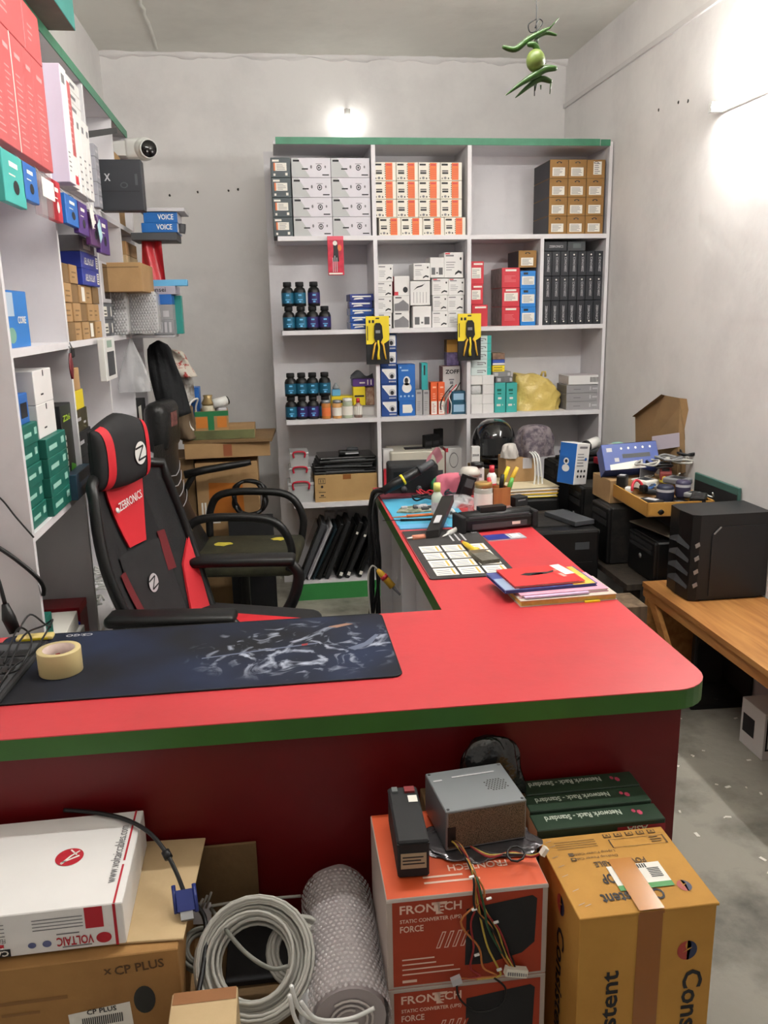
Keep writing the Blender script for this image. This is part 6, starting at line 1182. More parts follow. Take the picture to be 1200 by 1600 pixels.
MB().lathe([(.085, -.118), (.095, -.112), (.095, -.098)], 24).build('neck_roll', m_blackm, t)
hold = tag(carton('cardboard_box', .22, .22, hz-.118-.0, m_cardd, (hx, 4.20, 0)), 'tall dark carton carrying the motorcycle helmet', 'box')
o = px_box('phone_box', 'white upright box with black lettering beside the helmet', 'box', 737, 750, 698, 731, 4.06, .03, m_wb, rz=.0); face_text(o, 'F', 'ZOOOK', .1, .55, .034, .012, m_ink, 0, .02); tag(carton('cardboard_box', .07, .06, o.location.z, m_cardd, (o.location.x, 4.06, 0)), 'narrow dark carton under the white lettered box', 'box')
# camera box, blue switch box, bits on the towers
ztw = lz+.28
o = tag(carton('camera_box', .075, .085, .19, {'*': m_white, 'L': m_blue}, (0, 0, 0)), 'white and blue wireless camera box leaning on the old towers', 'box')
p = at(895, 726, Y=3.62); o.location = (p.x+.01, 3.66, ztw+.002); o.rotation_euler = (0, .12, .55); o.scale = (1.25, 1.15, 1.0)
decal(o, 'F', lines(5, .1, .9, .45, .8, .3, 4)+[(.2, .8, .88, .93)], m_inkg, 'print'); decal(o, 'F', [disc((.25+.25*i, .2+.13*j), .08, .035, 8) for i in range(3) for j in range(2)], m_ink, 'symbols'); decal(o, 'F', [disc((.75, .62), .09, .04, 10)], m_blue, 'badge', .0009)
decal(o, 'L', [disc((.45, .38), .22, .09, 14), disc((.45, .55), .16, .08, 14)], m_white, 'camera_print'); decal(o, 'L', [disc((.45, .55), .08, .045, 10)], m_ink, 'camera_print', .0009)
o = tag(carton('switch_box', .24, .09, .12, M('dlink_blue', (44, 70, 150), .4), (0, 0, 0)), 'blue network switch box tilted on the old towers', 'box'); o.location = (1.53, 3.40, lz+.375); o.rotation_euler = (-.55, -.06, -.12)
decal(o, 'F', [(.35, .85, .42, .58)], m_dgrey, 'switch_picture'); decal(o, 'F', [disc((.35+.13*i, .8), .02, .05, 8) for i in range(5)], m_paper, 'symbols'); decal(o, 'F', [(.08, .18, .7, .85), (.2, .28, .3, .45)], m_lgrey, 'print'); decal(o, 'F', [[(.1, 0), (.75, 0), (.6, .3), (.1, .2)]], m_paper, 'panel'); decal(o, 'T', [(0, 1, 0, 1)], m_card, 'open_flap')
tag(carton('cardboard_box', .26, .20, .10, m_card, (1.55, 3.45, lz+.251)), 'brown carton supporting the blue switch box', 'box')
# large leaning carton lid at the wall
def lean_sheet():
    t = thing('cardboard_cover', 'big creased cardboard lid leaning against the right wall', 'cardboard', (1.63, 3.46, lz+.36))
    P4 = [at(995, 722, Y=3.60), at(1058, 742, Y=3.36), at(1080, 735, Y=3.36), at(1062, 622, Y=3.42), at(1040, 618, Y=3.48), at(994, 652, Y=3.64)]
    n = (P4[1]-P4[0]).cross(P4[4]-P4[0]).normalized()*.006; L0 = Vector(t.location)
    k = len(P4); vs_ = [p-L0 for p in P4]+[p-L0+n for p in P4]
    MB().add(vs_, [tuple(range(k)), tuple(range(2*k-1, k-1, -1))]+[(i, (i+1) % k, k+(i+1) % k, k+i) for i in range(k)]).build('board', m_cardd, t)
    a, b, c = P4[4]-L0, P4[5]-L0, Vector((-.03, -.02, .008))
    MB().add([a, b, b+c*.9, a+c], [(0, 1, 2, 3)]).build('top_flap', m_cardd, t); a2, b2 = P4[3]-L0, P4[2]-L0
    MB().add([a2, b2, b2+Vector((.012, -.04, 0)), a2+Vector((.012, -.04, 0))], [(0, 1, 2, 3)]).build('side_flap', m_card, t)
    s = at(1040, 690, Y=3.41)-L0; MB().obox(s, (.10, -.05, .02), (.0, .004, .0), (0, .01, .06)).build('sticker', M('sticker_grey', (150, 140, 150), .6), t)
lean_sheet()
# cardboard tray with loose electronics
tz = lz+.251+.03
tr = thing('cardboard_tray', 'shallow cardboard tray full of loose electronics on the old towers', 'tray', (1.56, 3.17, tz), -.05)
tw, td, thh = .27, .40, .055
for a in ((-tw/2, tw/2, -td/2, -td/2+.006), (-tw/2, tw/2, td/2-.006, td/2), (-tw/2, -tw/2+.006, -td/2, td/2), (tw/2-.006, tw/2, -td/2, td/2)): MB().box(*a, 0, thh).build('tray_side', m_cardy, tr)
MB().box(-tw/2, tw/2, -td/2, td/2, 0, .004).build('tray_bottom', m_card, tr)
sh_ = thing('flat_cardboard', 'dusty flat cardboard sheet on the nearest old tower', 'cardboard', (1.57, 3.11, lz+.172)); MB().add([(-.10, .14, .02), (-.04, -.13, .012), (.06, -.16, .0), (.17, -.15, .004), (.17, .14, .05), (-.10, .14, .025), (-.04, -.13, .017), (.06, -.16, .005), (.17, -.15, .009), (.17, .14, .055)], [(0, 4, 3, 2, 1), (5, 6, 7, 8, 9), (0, 1, 6, 5), (1, 2, 7, 6), (2, 3, 8, 7), (3, 4, 9, 8), (4, 0, 5, 9)]).build('sheet', stained('dusty_card', (110, 100, 84), (86, 80, 70), 8, .4, .7, .9), sh_)
tag(carton('spacer_box', .20, .24, .06, m_blackm, (1.60, 3.25, lz+.2255)), 'black box between the nearest tower and the tray', 'box').location = (1.63, 3.13, lz+.2275)
g = random.Random(77); zt_ = tz+.02
items = [('mouse', m_black, 'black computer mouse', .055, .09, .035), ('mouse', m_dgrey, 'dark grey computer mouse', .05, .085, .032), ('adapter', m_black, 'black power brick', .06, .10, .035), ('adapter', m_blackm, 'matte black power brick', .05, .09, .03), ('remote', m_dgrey, 'dark grey remote control', .04, .14, .02),
         ('card_reader', m_grey, 'grey card reader', .06, .05, .02), ('charger', m_whitep, 'white charger', .045, .05, .03), ('speaker', M('speaker_navy', (34, 38, 60), .5), 'navy round speaker', .07, .07, .07), ('speaker', M('speaker_violet', (58, 52, 78), .5), 'violet grey speaker', .06, .08, .07),
         ('headset', m_redp, 'red plastic headset piece', .06, .06, .04), ('hub', m_blackm, 'black usb hub', .035, .09, .018), ('drive', m_steel, 'silver hard drive', .07, .10, .025), ('plug', m_whitep, 'small white plug', .03, .03, .025), ('clip', M('clip_blue', (50, 90, 150), .5), 'blue plastic clip', .02, .09, .015),
         ('battery', m_yellow, 'yellow and white battery box', .05, .08, .03), ('webcam', m_black, 'black webcam', .04, .05, .05), ('box_end', m_paper, 'white open paper box', .08, .09, .04), ('cartridge', M('dark_red_b', (120, 44, 40), .5), 'dark red cartridge', .05, .12, .035)]
spots = []
for k, (nm, m, lab, a, b, c) in enumerate(items):
    col_, row = k % 3, k//3
    x = -.085+.085*col_+g.uniform(-.012, .012); y = -.155+.062*row+g.uniform(-.01, .01); zz = .005+(.03 if row > 2 else .0)+.012*(k % 2)+(.03 if col_ == 2 else 0)
    wp = Vector((1.56+x, 3.17+y, tz+zz)); t = thing(nm, f'{lab} lying in the cardboard tray', nm.replace('_', ' '), wp, g.uniform(-.8, .8), 'electronics in the tray')
    if nm == 'mouse': MB().ball((0, 0, .012), a/2, b/2, c*.7, 14, 8).build('shell', m, t); MB().rbox(.008, .018, .008, .002, 1, (0, -b*.25, c*.62)).build('wheel', m_grey, t)
    elif nm == 'speaker': MB().lathe([(0, 0), (a*.42, 0), (a*.5, .01), (a*.5, c-.01), (a*.42, c), (0, c)], 18).build('shell', m, t); MB().lathe([(a*.505, c*.65), (a*.505, c*.8)], 18).build('band', m_lgrey, t)
    elif nm == 'headset': MB().tube([(a*.5*math.cos(i*.35), a*.5*math.sin(i*.35)*.4, .01+c*abs(math.sin(i*.35))) for i in range(10)], .006, 7).build('band', m, t); MB().rbox(.03, .03, .03, .008, 2, (a*.5, 0, 0)).build('ear_cup', m_black, t)
    else:
        MB().rbox(a, b, c, .006, 2).build('shell', m, t); MB().box(-a*.3, a*.3, -b*.3, b*.25, c, c+.001).build('label_plate', [m_lgrey, m_dgrey, m_blackm][k % 3], t)
        if k % 2 == 0: MB().tube(smooth_path([(0, b/2, c/2), (.02, b/2+.02, c*.6), (.05, b/2, c*.5), (.05, .0, c+.01)], 4), .0028, 6).build('cord', [m_cableb, m_cable, m_whitep][k % 3], t)
for k in range(5):
    c = at(1015+16*k, 712+6*(k % 2), Y=3.34); gg = random.Random(k+60)
    tag(cable('cable_bundle', [c+Vector((.05*math.cos(i*.8)+gg.uniform(-.02, .02), .045*math.sin(i*.8), .02*gg.random()-.04+.01*k)) for i in range(18)], .005, [m_cable, m_cableb, m_grey, m_cable, m_cableb][k]), f'{["beige", "black", "grey", "pale", "thin black"][k]} cable bundle piled behind the tray', 'cable', 'cable bundles behind the tray')
t = thing('metal_bracket', 'silver metal plate standing behind the tray', 'plate', (1.60, 3.385, tz-.02), .5); MB().box(-.05, .05, -.002, .002, 0, .14).build('plate', m_steel, t); MB().box(-.02, .03, -.004, -.002, .03, .10).build('sticker', m_paper, t)
# top clutter against the wall: black keyboards, white roll, green mug shaped adapter, red box
for k, (dx, z_, m, lab) in enumerate([(0, 0, m_black, 'black keyboard lying lowest on the farthest tower'), (.02, .026, m_blackm, 'black keyboard lying on another on the farthest tower')]):
    t = thing('keyboard', lab, 'keyboard', (1.56+dx, 3.93, lz+.347+z_), .2); MB().rbox(.34, .13, .018, .004, 1).build('case', m, t); MB().box(-.15, .15, -.05, .05, .018, .022).build('key_bed', m_dgrey, t)
o = tag(carton('red_box', .14, .09, .03, M('box_darkred', (150, 30, 44), .4), (1.60, 3.78, lz+.345), .2), 'dark red flat box by the wall behind the camera box', 'box')
p = at(955, 665, Y=3.92); t = thing('paper_roll', 'white and black label roll lying on the keyboards', 'roll', (1.56, 3.92, lz+.392+.03), 0, rot=(0, math.radians(80), .5)); MB().tube([(0, 0, -.04), (0, 0, .03)], .027, 14).build('roll_body', m_whitep, t); MB().tube([(0, 0, -.055), (0, 0, -.04)], .028, 14).build('end_cap', m_black, t)
t = thing('green_adapter', 'pale green and white plug adapter lying at the wall', 'adapter', (1.68, 3.9, lz+.392), .3); MB().rbox(.06, .05, .035, .015, 3, smooth=True).build('shell', M('mint', (160, 206, 190), .4), t); MB().rbox(.03, .03, .03, .008, 2, (-.04, 0, 0)).build('plug_end', m_whitep, t)
# big tower on the bench
bt = thing('computer_tower', 'large matte black computer tower standing on the wooden bench', 'computer', (1.46, 2.70, .45)); bw, bd, bh = .30, .19, .325
m_case = M('case_black', (28, 29, 31), .45, var=.06)
MB().box(.03, bw, 0, bd, .008, bh).build('case', m_case, bt)
MB().prism([(.03, 0), (.03, bd), (.004, bd-.012), (-.004, bd*.5), (.004, .012)], .004, bh).build('front_bezel', m_black, bt)
for k in range(4):
    zc = .045+.05*k; MB().add([(.0, .02, zc), (-.012, bd*.5, zc+.012), (.0, bd-.02, zc), (.01, .02, zc+.036), (-.002, bd*.5, zc+.044), (.01, bd-.02, zc+.036)], [(0, 1, 4, 3), (1, 2, 5, 4)]).build('grille_fin', m_dgrey, bt)
    MB().obox((.022, -.001, zc+.02), (.016, 0, .008), (0, .002, 0), (-.004, 0, .014)).build('grille_slot', m_steel, bt)
pan = [(.075, .02), (bw-.02, .02), (bw-.02, bh-.045), (.10, bh-.045), (.075, bh-.075)]
MB().prism_xz(pan, -.004, 0).build('side_window_panel', M('panel_black', (32, 33, 36), .3), bt); MB().obox((.093, -.0045, bh-.058), (.026, 0, .026), (0, .002, 0), (-.004, 0, .004)).build('panel_highlight_edge', m_grey, bt)
put_text(bt, 'zeb', (.010, .03, bh-.05), (.25, -.97, 0), (0, 0, 1), (-.97, -.25, 0), .02, .01, m_lgrey, .02); 
for k in range(4): MB().ball((.002+.001*k, bd*.65-.014*k, bh-.10), .003, .003, .003, 7, 5).build('port', m_grey, bt)
MB().box(.05, .28, .01, .03, 0, .008).box(.05, .28, bd-.03, bd-.01, 0, .008).build('foot_rail', m_blackm, bt)
t = tag(carton('glass_sheet', .012, .34, .15, M('green_glass', (70, 110, 100), .1), (1.745, 3.02, .70), rot=None), 'dark framed green edged glass panel leaning on the right wall', 'panel'); decal(t, 'L', [(.02, .98, .02, .92)], m_blackm, 'dark_print'); decal(t, 'L', [(.75, .95, .7, .8)], m_lgrey, 'print', .0009)
t.location = (1.752, 3.075, .452); t.scale = (1, 1, 2.45)
# black board under the bench, white box at the right edge, paper crumbs
t = thing('monitor', 'black flat monitor standing on the floor below the bench', 'monitor', (1.64, 2.74, 0), -.06); MB().rbox(.24, .03, .39, .004, 1).build('frame', m_black, t); MB().box(-.108, .108, -.0165, -.015, .02, .375).build('screen', m_blackg, t); MB().box(-.09, -.07, -.0172, -.0165, .36, .37).build('label_plate', m_lgrey, t)
o = tag(carton('white_box', .16, .14, .17, m_white, (1.655, 2.42, 0)), 'white box with black print on the floor at the right edge', 'box'); decal(o, 'F', [(.05, .95, .2, .24), (.05, .09, .24, .9), (.15, .4, .4, .8)], m_ink, 'print'); decal(o, 'L', [(.1, .6, .3, .7)], m_ink, 'print')
g = random.Random(8); mb = MB()
for k in range(60):
    x, y = g.uniform(1.0, 1.72), g.uniform(1.7, 2.72); a = g.uniform(0, 3); r = g.uniform(.003, .010)
    mb.obox((x, y, .0012), (r*2*math.cos(a), r*2*math.sin(a), 0), (-r*math.sin(a), r*math.cos(a), 0), (0, 0, .0015))
o = mb.build('paper_crumbs', m_paper); o['kind'] = 'stuff'; o['label'] = 'white paper crumbs scattered on the floor below the bench'; o['category'] = 'litter'
# ================================================================== lime and chilli charm
Yc = 2.2; c = at(835, 95, Y=Yc); t = thing('chilli_charm', 'string of green chillies and a lime hanging from the ceiling', 'charm', c)
m_ch = M('chilli_green', (44, 78, 26), .3, var=.2, scale=40); m_lime = M('lime', (120, 142, 50), .4, var=.15, scale=30) if False else M('lime_green', (92, 110, 40), .4, var=.15, scale=40)
def W(px, py, dy=0): return at(px, py, Y=Yc+dy)-c
st = MB().tube([W(839, -60), W(838, 50), W(836, 75), W(835, 150)], .0012, 6); st.tube(smooth_path([W(838, 30), W(826, 38), W(828, 50), W(838, 48), W(848, 36), W(842, 30), W(836, 44)], 5), .0015, 6); st.tube([Vector((W(839, -60).x, 0, W(839, -60).z)), Vector((W(839, -60).x+.004, 0, ZC-c.z))], .0012, 6); st.build('string', m_cableb, t)
def chilli(pts, r):
    P_ = smooth_path([W(*q) for q in pts], 5); n = len(P_); MB().tube(P_, [max(.0008, r*math.sin(math.pi*min(1, .12+.88*(i/(n-1))**.8))**.7) for i in range(n)], 9).build('chilli', m_ch, t)
chilli([(785, 73), (805, 77), (825, 62), (850, 48), (860, 43)], .0075); chilli([(870, 55, .01), (852, 52, .01), (838, 62, .01), (845, 85, .01), (853, 100, .01)], .005); chilli([(870, 107, -.02), (852, 108, -.02), (835, 118, -.02), (815, 130, -.02), (790, 149, -.02)], .009); chilli([(862, 128, -.01), (845, 123, -.01), (828, 133, -.01), (805, 153, -.01)], .008); chilli([(824, 70, -.01), (834, 70, -.01), (842, 80, -.01), (848, 88, -.01)], .0075)
MB().ball(W(837, 95, -.012), .0235, .0235, .0265, 18, 12).build('lime', m_lime, t)
for a, b in (((858, 45), (873, 28)), ((861, 127), (859, 147)), ((838, 131), (836, 142)), ((845, 133), (845, 140))): MB().tube([W(*a), W(*b)], [.0022, .0012], 6).build('stem', m_ch, t)
# ================================================================== goods in front of the counter
# --- FRONTECH boxes
m_for = M('ups_orange', (218, 82, 38), .45, var=.05); m_forf = M('ups_front', (166, 50, 20), .45, var=.05); m_fgrey = M('ups_edge', (176, 160, 150), .5)
ux0, ux1, uy0, uy1, uz = .138, .402, 1.122, 1.352, .60; uh = .171
for k in range(3):
    z0 = uz-uh*(k+1)
    o = tag(carton('ups_box', ux1-ux0, uy1-uy0, uh-.0008, {'*': m_for, 'F': m_fgrey, 'L': m_fgrey}, ((ux0+ux1)/2, (uy0+uy1)/2, z0), -.01), f'orange converter box, {["top", "middle", "lowest"][k]} of the stack before the counter', 'box', 'orange converter boxes')
    decal(o, 'F', [(.035, .965, .035, .965)], m_forf, 'front_print'); wv = ux1-ux0
    for s, u, v, w_, h in (('FRON', .08, .83, .058, .016), ('ECH', .315, .83, .038, .016), ('STATIC CONVERTER (UPS)', .08, .72, .10, .009), ('FORCE', .08, .63, .038, .012)): face_text(o, 'F', s, u, v, w_, h, M('ups_print', (226, 190, 170), .5), 0, .02)
    decal(o, 'F', [[(.30, .96-.03), (.325, .96-.03), (.325, .83), (.35, .80), (.30, .80)], (.275, .37, .90, .93)], MC['ups_print'], 'logo_letter', .001)
    decal(o, 'F', [[(.49, .82), (.90, .90), (.93, .86), (.92, .38), (.84, .27), (.62, .19), (.48, .20)]], m_blackm, 'product_picture', .001)
    decal(o, 'F', [[(.30+.05*i, .42), (.325+.05*i, .42), (.365+.05*i, .60), (.34+.05*i, .60)] for i in range(4)], MC['ups_print'], 'stripe_print', .0009); decal(o, 'F', [[(.306+.05*i, .43), (.319+.05*i, .43), (.357+.05*i, .59), (.344+.05*i, .59)] for i in range(4)], m_forf, 'stripe_print', .0012)
    decal(o, 'F', [(.09, .09+w2, .32-.055*i, .335-.055*i) for i, w2 in enumerate((.20, .21, .32, .36))]+[(.09, .18, .07, .10)], MC['ups_print'], 'print', .0009)
    if k == 0: face_text(o, 'T', 'FRONTECH', .80, .30, .10, .016, MC['ups_print'], 180, .015); decal(o, 'T', [(.25, .6, .12, .14), (.25, .5, .18, .20)], MC['ups_print'], 'print'); decal(o, 'F', [(0, 1, .965, 1)], M('fold_white', (200, 190, 182), .4), 'fold_edge', .0009)
tag(carton('cardboard_box', .25, .22, uz-3*uh, m_card, ((ux0+ux1)/2, (uy0+uy1)/2, 0)), 'plain carton under the orange converter boxes', 'box')
# antistatic bag, battery, power supply
heap('antistatic_bag', 'shiny grey antistatic bag under the power supply', (.318, 1.262, uz), .098, .078, .006, M('antistatic', (104, 100, 104), .18, .6, bump=.6, bscale=25), 'bag', 33)
bt_ = thing('lead_battery', 'black sealed battery standing on the orange box', 'battery', (.192, 1.248, uz+.0005), -.04); MB().rbox(.052, .16, .068, .003, 1).build('case', m_blackm, bt_); MB().box(-.0265, .0265, -.081, .081, .061, .063).build('lid_seam', m_black, bt_); MB().box(-.021, .021, -.0812, -.0805, .018, .046).build('label_plate', M('label_tan', (166, 148, 118), .6), bt_)
MB().box(-.018, .018, -.0818, -.0812, .026, .028).box(-.018, .012, -.0818, -.0812, .032, .034).box(-.018, .016, -.0818, -.0812, .038, .040).build('print', m_ink, bt_)['kind'] = 'stuff'; MB().box(.006, .022, .03, .05, .068, .0685).build('sticker', m_paper, bt_); MB().box(.002, .02, .058, .074, .068, .072).build('red_terminal', M('terminal_red', (130, 40, 44), .5), bt_); MB().box(-.02, -.01, .06, .074, .068, .072).build('terminal', m_metal, bt_)
ps = thing('power_supply', 'silver computer power supply with wire bundle on the orange box', 'power supply', (.318, 1.285, uz+.008), .10); pw_, pd, ph = .145, .125, .075
m_psu = M('psu_grey', (134, 138, 142), .38, .55); MB().rbox(pw_, pd, ph, .0015, 1).build('case', m_psu, ps)
mesh_m, nt, b = nodes_mat('psu_mesh', .5); b.inputs['Metallic'].default_value = .4
vo_ = nt.nodes.new('ShaderNodeTexVoronoi'); vo_.inputs['Scale'].default_value = 800; tc = nt.nodes.new('ShaderNodeTexCoord'); cr = nt.nodes.new('ShaderNodeValToRGB'); cr.color_ramp.elements[0].position = .35; cr.color_ramp.elements[1].position = .5
cr.color_ramp.elements[0].color = (*lin((22, 20, 18)), 1); cr.color_ramp.elements[1].color = (*lin((120, 104, 84)), 1); nt.links.new(tc.outputs['Object'], vo_.inputs['Vector']); nt.links.new(vo_.outputs['Distance'], cr.inputs['Fac']); nt.links.new(cr.outputs['Color'], b.inputs['Base Color'])
MB().box(-pw_*.47, pw_*.48, -pd/2-.0006, -pd/2, .004, ph-.004).build('vent_mesh', mesh_m, ps)
mb = MB()
for i in range(9):
    for j in range(7):
        x, y = (i-4)*.0052+(.0026 if j % 2 else 0), (j-3)*.0052
        if math.hypot(x, y) < .021: mb.add([(pw_*.27+x+.0019*math.cos(q), -.004+y+.0019*math.sin(q), ph+.0003) for q in [n*1.0472 for n in range(6)]], [(0, 1, 2, 3, 4, 5)])
mb.build('vent_holes', m_grime, ps)['kind'] = 'stuff'
MB().box(-.03, .05, .035, .038, ph, ph+.001).build('rib', m_lgrey, ps); MB().box(-.066, -.05, .03, .034, ph, ph+.001).build('rib', m_lgrey, ps)
for sx in (-1, 1):
    for sy in (-1, 1): MB().ball((sx*pw_*.46, sy*pd*.45, ph), .003, .003, .0015, 8, 5).build('screw', m_dgrey, ps)
MB().box(-pw_*.48, -pw_*.38, -pd/2-.001, -pd/2, .008, .045).build('cable_port', m_black, ps)
o0 = Vector(ps.location)
def WL(px, py, Y=None, Z=None):
    p = at(px, py, Y=Y, Z=Z); r = Matrix.Rotation(-.10, 3, 'Z'); return r @ (p-o0)
cols = [m_cableb, M('w_yellow', (190, 160, 60), .5), M('w_red', (150, 34, 36), .5), M('w_orange', (190, 110, 50), .5), m_cableb, M('w_green', (40, 84, 50), .5)]
for k in range(6):
    g = random.Random(k+90); j = lambda: g.uniform(-4, 4)
    pts = [WL(702, 1312, Y=1.23), WL(716+j(), 1320, Z=uz+.03), WL(733+j(), 1345, Z=uz+.012), WL(742+j(), 1375+j(), Y=uy0-.006-.002*k), WL(750+j()*2, 1420, Y=uy0-.008-.002*k), WL(770+j()*2.5, 1450+j(), Y=uy0-.010-.002*k), WL(790+j()*2, 1490, Y=uy0-.010), WL(803+j(), 1515, Y=uy0-.012)]
    MB().tube(smooth_path(pts, 5), .0018, 6).build('wire', cols[k], ps)
for k in range(3):
    pts = [WL(738, 1360, Y=uy0-.006), WL(745+6*k, 1400, Y=uy0-.012), WL(752-16*k, 1440, Y=uy0-.012), WL([762, 740, 748][k], 1480, Y=uy0-.010), WL([778, 735, 755][k], 1512, Y=uy0-.008), WL([780, 750, 775][k], 1525, Y=uy0-.010), WL([745, 720, 712][k], 1530, Y=uy0-.012)]
    MB().tube(smooth_path(pts, 5), .0018, 6).build('wire', cols[(k+1) % 6], ps)
MB().tube(smooth_path([WL(713, 1530, Y=uy0-.012), WL(718, 1560, Y=uy0-.014), WL(745, 1580, Y=uy0-.014), WL(780, 1572, Y=uy0-.014), WL(790, 1545, Y=uy0-.012), WL(772, 1528, Y=uy0-.012)], 5), .0018, 6).build('wire', m_cableb, ps)
for k in range(3): MB().tube(smooth_path([WL(735, 1322, Z=uz+.02), WL(765, 1333+3*k, Z=uz+.014), WL(800, 1335-2*k, Z=uz+.014), WL(830, 1335+2*k, Z=uz+.012), WL(850, 1330, Z=uz+.03)], 5), .0018, 6).build('wire', cols[k], ps)
MB().tube([WL(806+14*math.cos(a*.7), 1334+12*math.sin(a*.7), Z=uz+.02) for a in range(9)], .002, 6, closed=True).build('wire_loop', m_cableb, ps)
p = WL(806, 1518, Y=uy0-.014); MB().obox(p, (.036, -.002, -.010), (0, .010, 0), (.003, 0, .014)).build('connector', M('ivory', (226, 220, 204), .4), ps)
for i in range(9): MB().obox(p+Vector((-.015+.0038*i, -.0055, .003-.0011*i)), (.0018, 0, 0), (0, .001, 0), (0, 0, .006)).build('connector_slot', m_inkg, ps)
MB().obox(WL(850, 1330, Z=uz+.03), (.008, 0, .012), (0, .01, 0), (.006, 0, -.004)).build('connector', MC['ivory'], ps); MB().obox(WL(713, 1532, Y=uy0-.014), (.016, 0, .004), (0, .008, 0), (-.003, 0, .012)).build('connector', m_lgrey, ps)
for (x, y) in ((737, 1370), (764, 1404), (741, 1421), (775, 1441), (745, 1492), (780, 1515)): MB().obox(WL(x, y, Y=uy0-.017), (.008, 0, .001), (0, .004, 0), (0, 0, .002)).build('cable_tie', m_whitep, ps)
# black plastic bag between the counter and the racks
heap('black_bag', 'crumpled black plastic bag stuffed against the counter front', (.372, 1.392, .60), .062, .030, .115, M('bin_bag', (12, 12, 13), .22, bump=1.0, bscale=22, spec=.7), 'bag', 44, 30)
tag(carton('cardboard_box', .16, .07, .599, m_cardd, (.325, 1.393, 0)), 'narrow dark carton standing below the black plastic bag', 'box')
# --- network rack boxes
m_rk = M('rack_green', (38, 62, 44), .4, var=.06); m_pr = M('rack_print', (196, 206, 190), .5); m_pk = M('rack_pink', (190, 60, 90), .5)
for k, (x0, x1, y0, y1, zt) in enumerate([(.430, .672, 1.268, 1.318, .592), (.432, .668, 1.3185, 1.368, .598), (.440, .668, 1.3685, 1.418, .60)]):
    o = tag(carton('rack_box', x1-x0, y1-y0, zt, {'*': m_card2, 'T': m_rk, 'F': M('rack_front', (34, 52, 38), .45), 'R': M('rack_red_side', (110, 24, 34), .5)}, ((x0+x1)/2, (y0+y1)/2, 0)), f'green network rack carton standing upright, {["nearest", "middle", "rearmost"][k]} of three', 'box', 'green network rack cartons')
    face_text(o, 'T', 'Network Rack - Standard', .70, .78, .145, .016, m_pr, 180, .022); decal(o, 'T', [disc((.84, .5), .022, .16, 6), disc((.80, .62), .016, .12, 6)], m_pk, 'logo')
    if k == 0: decal(o, 'F', [[(.18, .93), (.36, .93), (.27, .965)]], m_redp, 'print'); decal(o, 'F', [(.62, 1, .90, .985)], M('rack_red_panel', (150, 26, 40), .5), 'panel'); face_text(o, 'F', 'ASIA', .86, .985, .04, .012, m_pr, 180, .02)
# --- Consistent box
yx0, yx1, yy0, yy1, yz = .431, .657, 1.058, 1.258, .583
cb = thing('power_cable_box', 'yellow Consistent cable carton standing before the counter' if False else 'large yellow cable carton with brown tape before the counter', 'box', ((yx0+yx1)/2, (yy0+yy1)/2, 0)); W_, D_, H_ = yx1-yx0, yy1-yy0, yz
body = carton('carton_body', W_, D_, H_-.006, m_cardy, (0, 0, 0), parent=cb); lid = carton('lid_flap', W_+.005, D_+.004, .0055, m_cardy, (0, -.001, H_-.006), parent=cb, rz=.004)
decal(body, 'F', [(.42, .60, 0, 1)], M('tape_band', (150, 88, 34), .2, spec=.6), 'tape_strip', .001); decal(lid, 'T', [(.42, .60, 0, .62)], M('tape_top', (196, 130, 64), .15, spec=.7), 'tape_strip', .003); decal(lid, 'F', [(.42, .60, 0, 1)], MC['tape_band'], 'tape_strip')
face_text(body, 'F', 'Consistent', .78, .80, .235, .034, m_ink, -90, .02); face_text(body, 'F', 'Consistent', .30, .42, .235, .030, m_ink, 90, .02); face_text(body, 'L', 'Consistent', .52, .86, .24, .034, m_ink, -90, .02)
m_lg1, m_lg2 = M('logo_red', (170, 60, 50), .5), M('logo_navy', (44, 52, 84), .5)
def swirl(o, face, c, rx, ry):
    pts = [(c[0]+rx*math.cos(a), c[1]+ry*math.sin(a)) for a in [math.radians(90+18*i) for i in range(11)]]; inn = [(c[0]+rx*.35*math.sin(i/10*6.28)*.6, c[1]+ry*(-1+2*i/10)) for i in range(11)]
    decal(o, face, [pts+inn], m_lg1, 'logo'); pts2 = [(c[0]+rx*math.cos(a), c[1]+ry*math.sin(a)) for a in [math.radians(-90+18*i) for i in range(11)]]; inn2 = [(c[0]+rx*.35*math.sin(i/10*6.28)*.6+rx*.18, c[1]+ry*(1-2*i/10)) for i in range(11)]
    decal(o, face, [pts2+inn2], m_lg2, 'logo')
    decal(o, face, [[(c[0]-rx*.5, c[1]-ry*.2), (c[0]+rx*.1, c[1]+ry*.25), (c[0]+rx*.5, c[1]+ry*.3), (c[0]+rx*.1, c[1]+ry*.05)]], m_cardy, 'logo', .0012)
swirl(body, 'F', (.80, .865), .075, .031); swirl(body, 'L', (.58, .935), .085, .031); swirl(lid, 'T', (.845, .23), .05, .065)
m_bk = M('print_brown', (84, 62, 34), .6)
face_text(lid, 'T', 'Consistent', .67, .235, .104, .026, m_ink, 180, .02, lift=.0012); face_text(lid, 'T', 'DESKTOP', .62, .46, .074, .024, m_ink, 180, .02, lift=.0012); face_text(lid, 'T', 'POWER CABLE', .70, .62, .09, .014, m_bk, 180, .02, lift=.0012)
face_text(lid, 'T', 'Desktop Power Cable', .52, .70, .08, .008, m_bk, 180, .0, lift=.0012); face_text(lid, 'T', 'Laptop Power Cable', .52, .76, .075, .008, m_bk, 180, .0, lift=.0012)
decal(lid, 'T', [(.16, .20, .655, .695), (.16, .20, .72, .76)]+[(.1, .42, .82+.03*i, .826+.03*i) for i in range(4)]+[(.52, .53, .77, .885), (.95, .96, .77, .885), (.52, .96, .77, .775), (.52, .96, .88, .885), (.84, .92, .80, .81), (.84, .93, .83, .84), (.84, .91, .86, .87)], m_bk, 'print', .0012)
